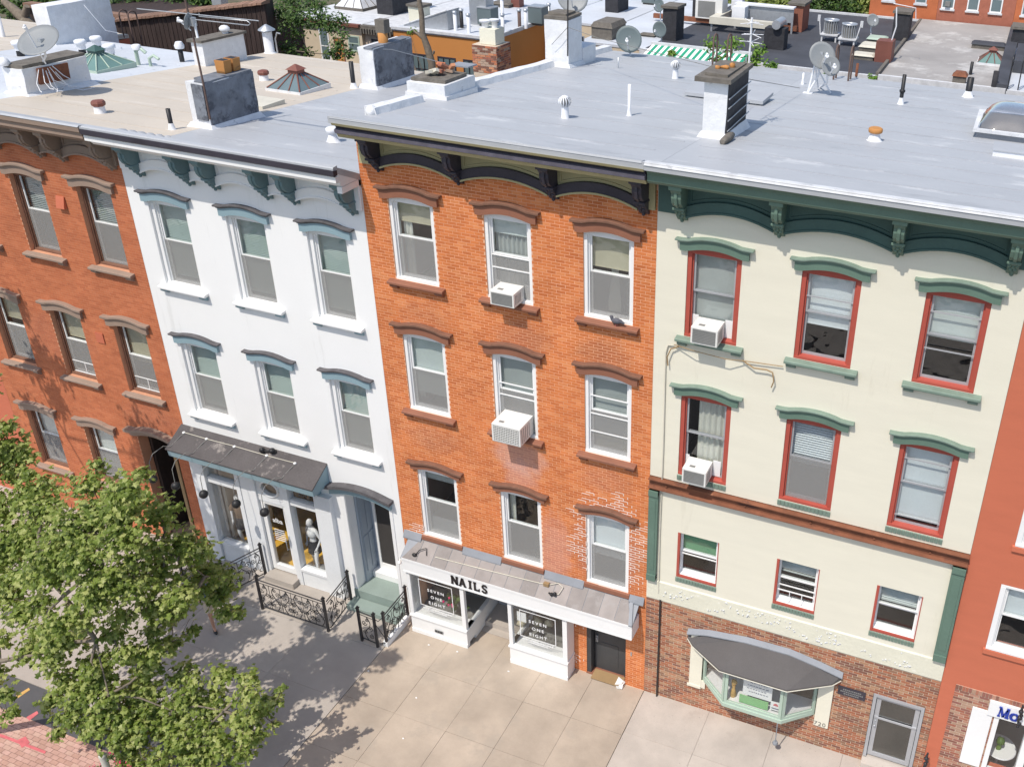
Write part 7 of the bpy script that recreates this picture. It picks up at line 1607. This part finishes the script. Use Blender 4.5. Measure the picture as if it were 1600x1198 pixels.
# rear trees
rg3 = random.Random(3)
tree('leafy_tree', 'dark leafy tree behind the tan roof in front of the cream house', (-21.2, 18, 0), [(aty(px, py, yy), r) for px, py, yy, r in ((440, 20, 17.5, .75), (470, 30, 17, .7), (500, 30, 17, .7), (520, 40, 17, .55), (460, 50, 17.5, .5), (430, 45, 18, .5), (535, 30, 17, .35), (450, 75, 17, .55), (480, 82, 17, .35), (430, 80, 17.5, .5), (530, 70, 16.5, .5), (520, 85, 16.5, .45), (545, 85, 16.5, .35), (490, 5, 18, .7), (455, 5, 18.5, .8), (535, 55, 16.5, .3))], m['leaf_d'], .17, 260, 1, .16)
tree('bare_tree', 'leaning nearly bare trunk with one leafy stub before the ochre wall', (-17.2, 19.5, 0), [(aty(645, 48, 19.5), .22), (aty(640, 52, 19.5), .15)], m['leaf_b'], .13, 260, 1, .05)
bt_ = bpy.data.objects['bare_tree']; mtr = [aty(px, py, 19.5) for px, py in ((676, 135), (675, 100), (668, 75), (660, 52), (659, 25), (655, 0), (652, -30))]
obj('trunk', MB().tube([(mtr[0][0], 19.5, 0)]+mtr, [.2, .17, .16, .15, .12, .11, .10, .09], 9), m['bark'], bt_); obj('branch', MB().tube([aty(663, 62, 19.5), aty(655, 55, 19.5), aty(646, 48, 19.5)], [.09, .07, .05], 6).tube([aty(659, 20, 19.5), aty(652, 5, 19.5)], [.07, .05], 6).tube([aty(677, 85, 19.5), aty(678, 80, 19.5)], .05, 5).tube([aty(650, 112, 19.5), aty(640, 92, 19.5)], .06, 5), m['bark'], bt_)
def mass(label, pts, y0, mat='leaf_d', s=.28, n=420, base=None):
    cl = [(aty(px, py, y0+dy), r) for px, py, dy, r in pts]; b = base or (cl[0][0][0], y0+1, 0); return tree('leafy_tree', label, b, cl, m[mat], s, n, 1, .2, grp='trees in the back yards')
mass('dark tree above the pale blue white chimney at the upper left', [(20, 40, 0, .6), (170, 10, 1, .9), (80, 18, 1, .8), (120, 20, 1, .7), (195, 20, 1, .6), (15, 5, 0, 1.0), (60, 0, .5, 1.0), (100, 8, 1, .9), (35, 20, 0, .7), (140, 5, 1, 1.0)], 21, n=300)
mass('dark tree behind the boarded extension at the upper left', [(180, 8, 0, 1.0), (215, 0, 0, .9), (240, 12, .5, .7), (280, 0, 1, .9), (320, -5, 1, .9)], 23, n=260)
bp = MB().tube([(-33.5, 17, 6), Vector(aty(38, 30, 17)), Vector(aty(18, 12, 17)), Vector(aty(5, 2, 17))], [.3, .25, .2, .14], 8).tube([Vector(aty(38, 30, 17)), Vector(aty(42, 10, 17))], [.2, .12], 8); tag(obj('pale_trunk', bp, m['bark']), 'pale forked bare trunk left of the pale blue white chimney', 'tree trunk')
mass('bright green tree behind the left of the black roofs', [(1140, 8, .4, .9), (1215, 12, .4, .9), (1150, 2, 0, 1.1), (1195, 3, 0, 1.1), (1230, 8, 0, 1.0), (1170, -8, 0, 1.2)], 45, 'leaf', n=200)
mass('dark green tree behind the bluish black roof', [(1265, 8, 0, 1.1), (1300, 10, 0, 1.1), (1335, 12, 0, 1.0), (1285, -6, 1, 1.2), (1325, -5, 1, 1.2)], 45, 'leaf_d', n=200)
mass('small olive tree at the left edge of the far orange wall', [(1360, 14, -.6, .8), (1355, 2, 0, .8), (1372, 8, 0, .5)], 45, 'leaf', n=200)

# ================================================================ street trees
cl = []
L_ = [(60, 765, -5, .5), (140, 755, -5.2, .5), (200, 770, -5.5, .5), (250, 800, -5, .45), (110, 820, -6, .6), (30, 830, -5.5, .6), (190, 840, -6, .6), (280, 850, -5, .5), (325, 895, -4.6, .45), (355, 900, -4.4, .32),
      (310, 860, -4.8, .4), (250, 900, -5.5, .5), (160, 900, -6.3, .6), (80, 890, -6.3, .6), (20, 900, -6, .5), (110, 965, -6.7, .45), (190, 960, -6, .4), (270, 955, -5.3, .38), (335, 935, -4.7, .33), (368, 955, -4.5, .24),
      (150, 1035, -6.2, .4), (100, 1060, -6.6, .42), (205, 1025, -5.8, .28), (110, 1115, -7, .40), (165, 1090, -6.6, .45), (225, 1075, -6, .48), (285, 1055, -5.6, .42), (345, 1055, -5.3, .34), (385, 1060, -5.2, .28),
      (425, 1095, -5.3, .28), (380, 1125, -5.7, .36), (320, 1140, -6, .48), (260, 1130, -6.2, .5), (205, 1150, -6.6, .46), (310, 1185, -6.4, .42), (240, 1195, -6.8, .40), (375, 1175, -6, .36), (90, 1145, -7.1, .22), (60, 945, -6.4, .35), (300, 985, -5, .22),
      (150, 800, -5.6, .5), (230, 860, -5.6, .5), (60, 850, -5.6, .5), (30, 780, -5.2, .4), (430, 1130, -5.4, .16), (220, 740, -5.2, .22), (150, 725, -5, .2), (440, 1075, -5.2, .12)]
L_ += [(120, 1000, -6.3, .3), (175, 990, -6.1, .3), (240, 985, -5.6, .3), (150, 1065, -6.5, .45), (190, 1120, -6.6, .45), (240, 1110, -6.2, .45), (300, 1095, -5.8, .42), (335, 1100, -5.6, .4), (280, 1165, -6.5, .45),
       (345, 1165, -6.1, .42), (200, 1185, -6.9, .4), (150, 1130, -6.9, .38), (120, 1085, -6.8, .4), (80, 1095, -6.9, .32), (70, 1010, -6.5, .3), (40, 1020, -6.6, .26), (405, 1110, -5.4, .3), (400, 1150, -5.8, .26), (10, 860, -5.8, .5), (130, 850, -6, .55), (190, 800, -5.7, .5),
       (240, 950, -5.7, .4), (150, 930, -6.4, .5), (60, 985, -6.5, .3), (210, 910, -6, .5), (300, 920, -5, .42), (15, 930, -6.1, .4), (230, 1040, -5.9, .3), (180, 1160, -7.0, .3), (0, 1000, -6.5, .35), (-15, 930, -6.2, .5), (-20, 870, -5.9, .5), (30, 960, -6.4, .4), (-10, 800, -5.4, .5), (60, 900, -6, .4), (70, 800, -5.4, .5), (100, 880, -6, .5), (20, 850, -5.7, .5), (130, 970, -6.3, .4), (95, 1000, -6.5, .28), (0, 1050, -6.8, .25)]
rj = random.Random(12)
for px, py, y, r in L_: cl.append((aty(px, py, y), r*.92))
for i in range(len(L_)):
    for j in range(i):
        if math.hypot(L_[i][0]-L_[j][0], L_[i][1]-L_[j][1]) < 62 and rj.random() < .28:
            k = rj.uniform(.3, .7); cl.append((aty(L_[i][0]*k+L_[j][0]*(1-k)+rj.gauss(0, 9), L_[i][1]*k+L_[j][1]*(1-k)+rj.gauss(0, 9), L_[i][2]*k+L_[j][2]*(1-k)+rj.gauss(0, .3)), rj.uniform(.15, .34)))
hub = [aty(-60, 1060, -7.2), aty(58, 1022, -6.6), aty(150, 1000, -6.3), aty(100, 930, -6.4), aty(165, 900, -6.2), aty(235, 950, -5.7), aty(150, 830, -5.8), aty(250, 860, -5.3), aty(170, 1085, -6.6), aty(270, 1110, -6.1), aty(350, 1110, -5.7), aty(60, 850, -5.9), aty(320, 900, -4.9)]
tree('plane_tree', 'large street tree with broad bright leaves in front of the white house', (-15.0, -7.6, 0), cl, m['leaf'], .12, 600, 0, .13, nsingle=300, hubs=hub)
cl = [(aty(px, py, y), r) for px, py, y, r in ((8, 700, -4.6, .5), (35, 712, -4.5, .32), (15, 735, -4.8, .45), (-40, 700, -5, .7), (-60, 760, -5.5, .7), (-90, 650, -5, .8), (-120, 560, -5, .8), (-60, 600, -4.6, .6), (5, 1085, -7.6, .22), (12, 1115, -7.5, .2), (-30, 1080, -7.5, .4), (-140, 480, -4.4, .7), (-180, 420, -4.4, .7), (-60, 480, -3.6, .45), (-250, 380, -4.6, .8), (40, 740, -4.9, .25), (10, 665, -4.5, .25))]
cl += [((-19.2, -3.0, 12.2), .30), ((-18.9, -3.2, 11.0), .35), ((-19.4, -2.6, 9.7), .4), ((-18.8, -2.6, 8.6), .35), ((-18.2, -2.4, 9.2), .3), ((-19.9, -2.8, 8.0), .45), ((-19.3, -2.2, 6.8), .35)]
tree('plane_tree', 'second street tree whose leaves reach in from the left edge', (-17.4, -5.9, 0), cl, m['leaf'], .125, 560, 0, .12, hubs=[(-17.2, -5.6, 3.5), (-17.3, -5.4, 6.0), (-18.4, -4.8, 8.0), (-19.2, -3.9, 9.6)])
# flowers at the kerb
t = thing('flower_basket', 'pink flowers round a grey post at the bottom left', 'flowers', (-10.4, -7.2, 0)); pb = Vector(aty(160, 1180, -7.2))
obj('post', MB().tube([(pb.x, -7.2, 0), pb-Vector((0, 0, .02))], .07, 9).ball(pb, .08, n=8), m['conduit'], t)
q = MB(); q2 = MB(); rr = random.Random(17)
for px, py in ((152, 1196), (160, 1194), (173, 1176), (186, 1190), (190, 1196), (168, 1200), (145, 1198), (200, 1198)):
    c = Vector(aty(px, py, -7.15)); 
    for _ in range(9): leafshape(q2, c+Vector((rr.gauss(0, .035), rr.gauss(0, .035), rr.gauss(0, .035))), .045, Vector((rr.gauss(0, 1), rr.gauss(0, 1), 1.2)), Vector((0, 1, 0)), 1)
    leafcloud(q, rr, c-Vector((0, 0, .1)), (.12, .12, .1), 25, .07, 1)
obj('petals', q2, m['pink'], t, None, 'stuff', False); obj('foliage', q, m['leaf_d'], t, None, 'stuff', False)
# pedestrian half hidden by leaves
ps = thing('person', 'person in a blue shirt and tan shorts walking under the street tree', 'person', (0, 0, 0))
k_, P_, hd_ = figure(ps, 1.72, dict(lkn=(-.10, -.16, .52), lan=(-.10, -.24, .12), lft=(-.10, -.36, .05), rkn=(.10, .06, .50), ran=(.10, .30, .18), rft=(.10, .20, .05), lel=(-.24, .10, 1.15), lwr=(-.22, .12, .92), rel=(.25, -.06, 1.16), rwr=(.22, -.22, .98)), m['skin'])
local(ps, ell(MB(), [(0, 0, .90, .165, .13), (0, 0, 1.10, .145, .115), (0, 0, 1.30, .17, .13), (0, 0, 1.40, .16, .11), (0, 0, 1.455, .07, .065)]), 'shirt', m['cloth_blue'])
for s in (-1, 1): local(ps, MB().tube([(s*.13, 0, 1.42), (s*.20, .0, 1.34), (s*.235, .02*s, 1.22)], .066, 10), 'sleeve', m['cloth_blue'])
local(ps, ell(MB(), [(0, 0, .76, .17, .14), (0, 0, .92, .165, .135)]), 'shorts', m['shorts'])
local(ps, MB().tube([(-.09, -.01, .86), (-.10, -.12, .58)], [.10, .09], 12).tube([(.09, .01, .86), (.10, .05, .56)], [.10, .09], 12), 'shorts_leg', m['shorts'])
local(ps, MB().ball(hd_+Vector((0, .03, .03)), .105, .82, .95, 1.05, 14), 'hair', m['hair'])
for s, f in ((-1, P_['lft']), (1, P_['rft'])): local(ps, MB().ball(Vector(f)+Vector((0, .05, -.0)), .055, .85, 2.3, .75, 10), 'shoe', m['black'])
ps.location = (-11.45, -2.15, .0); ps.rotation_euler = (0, 0, R_(60))
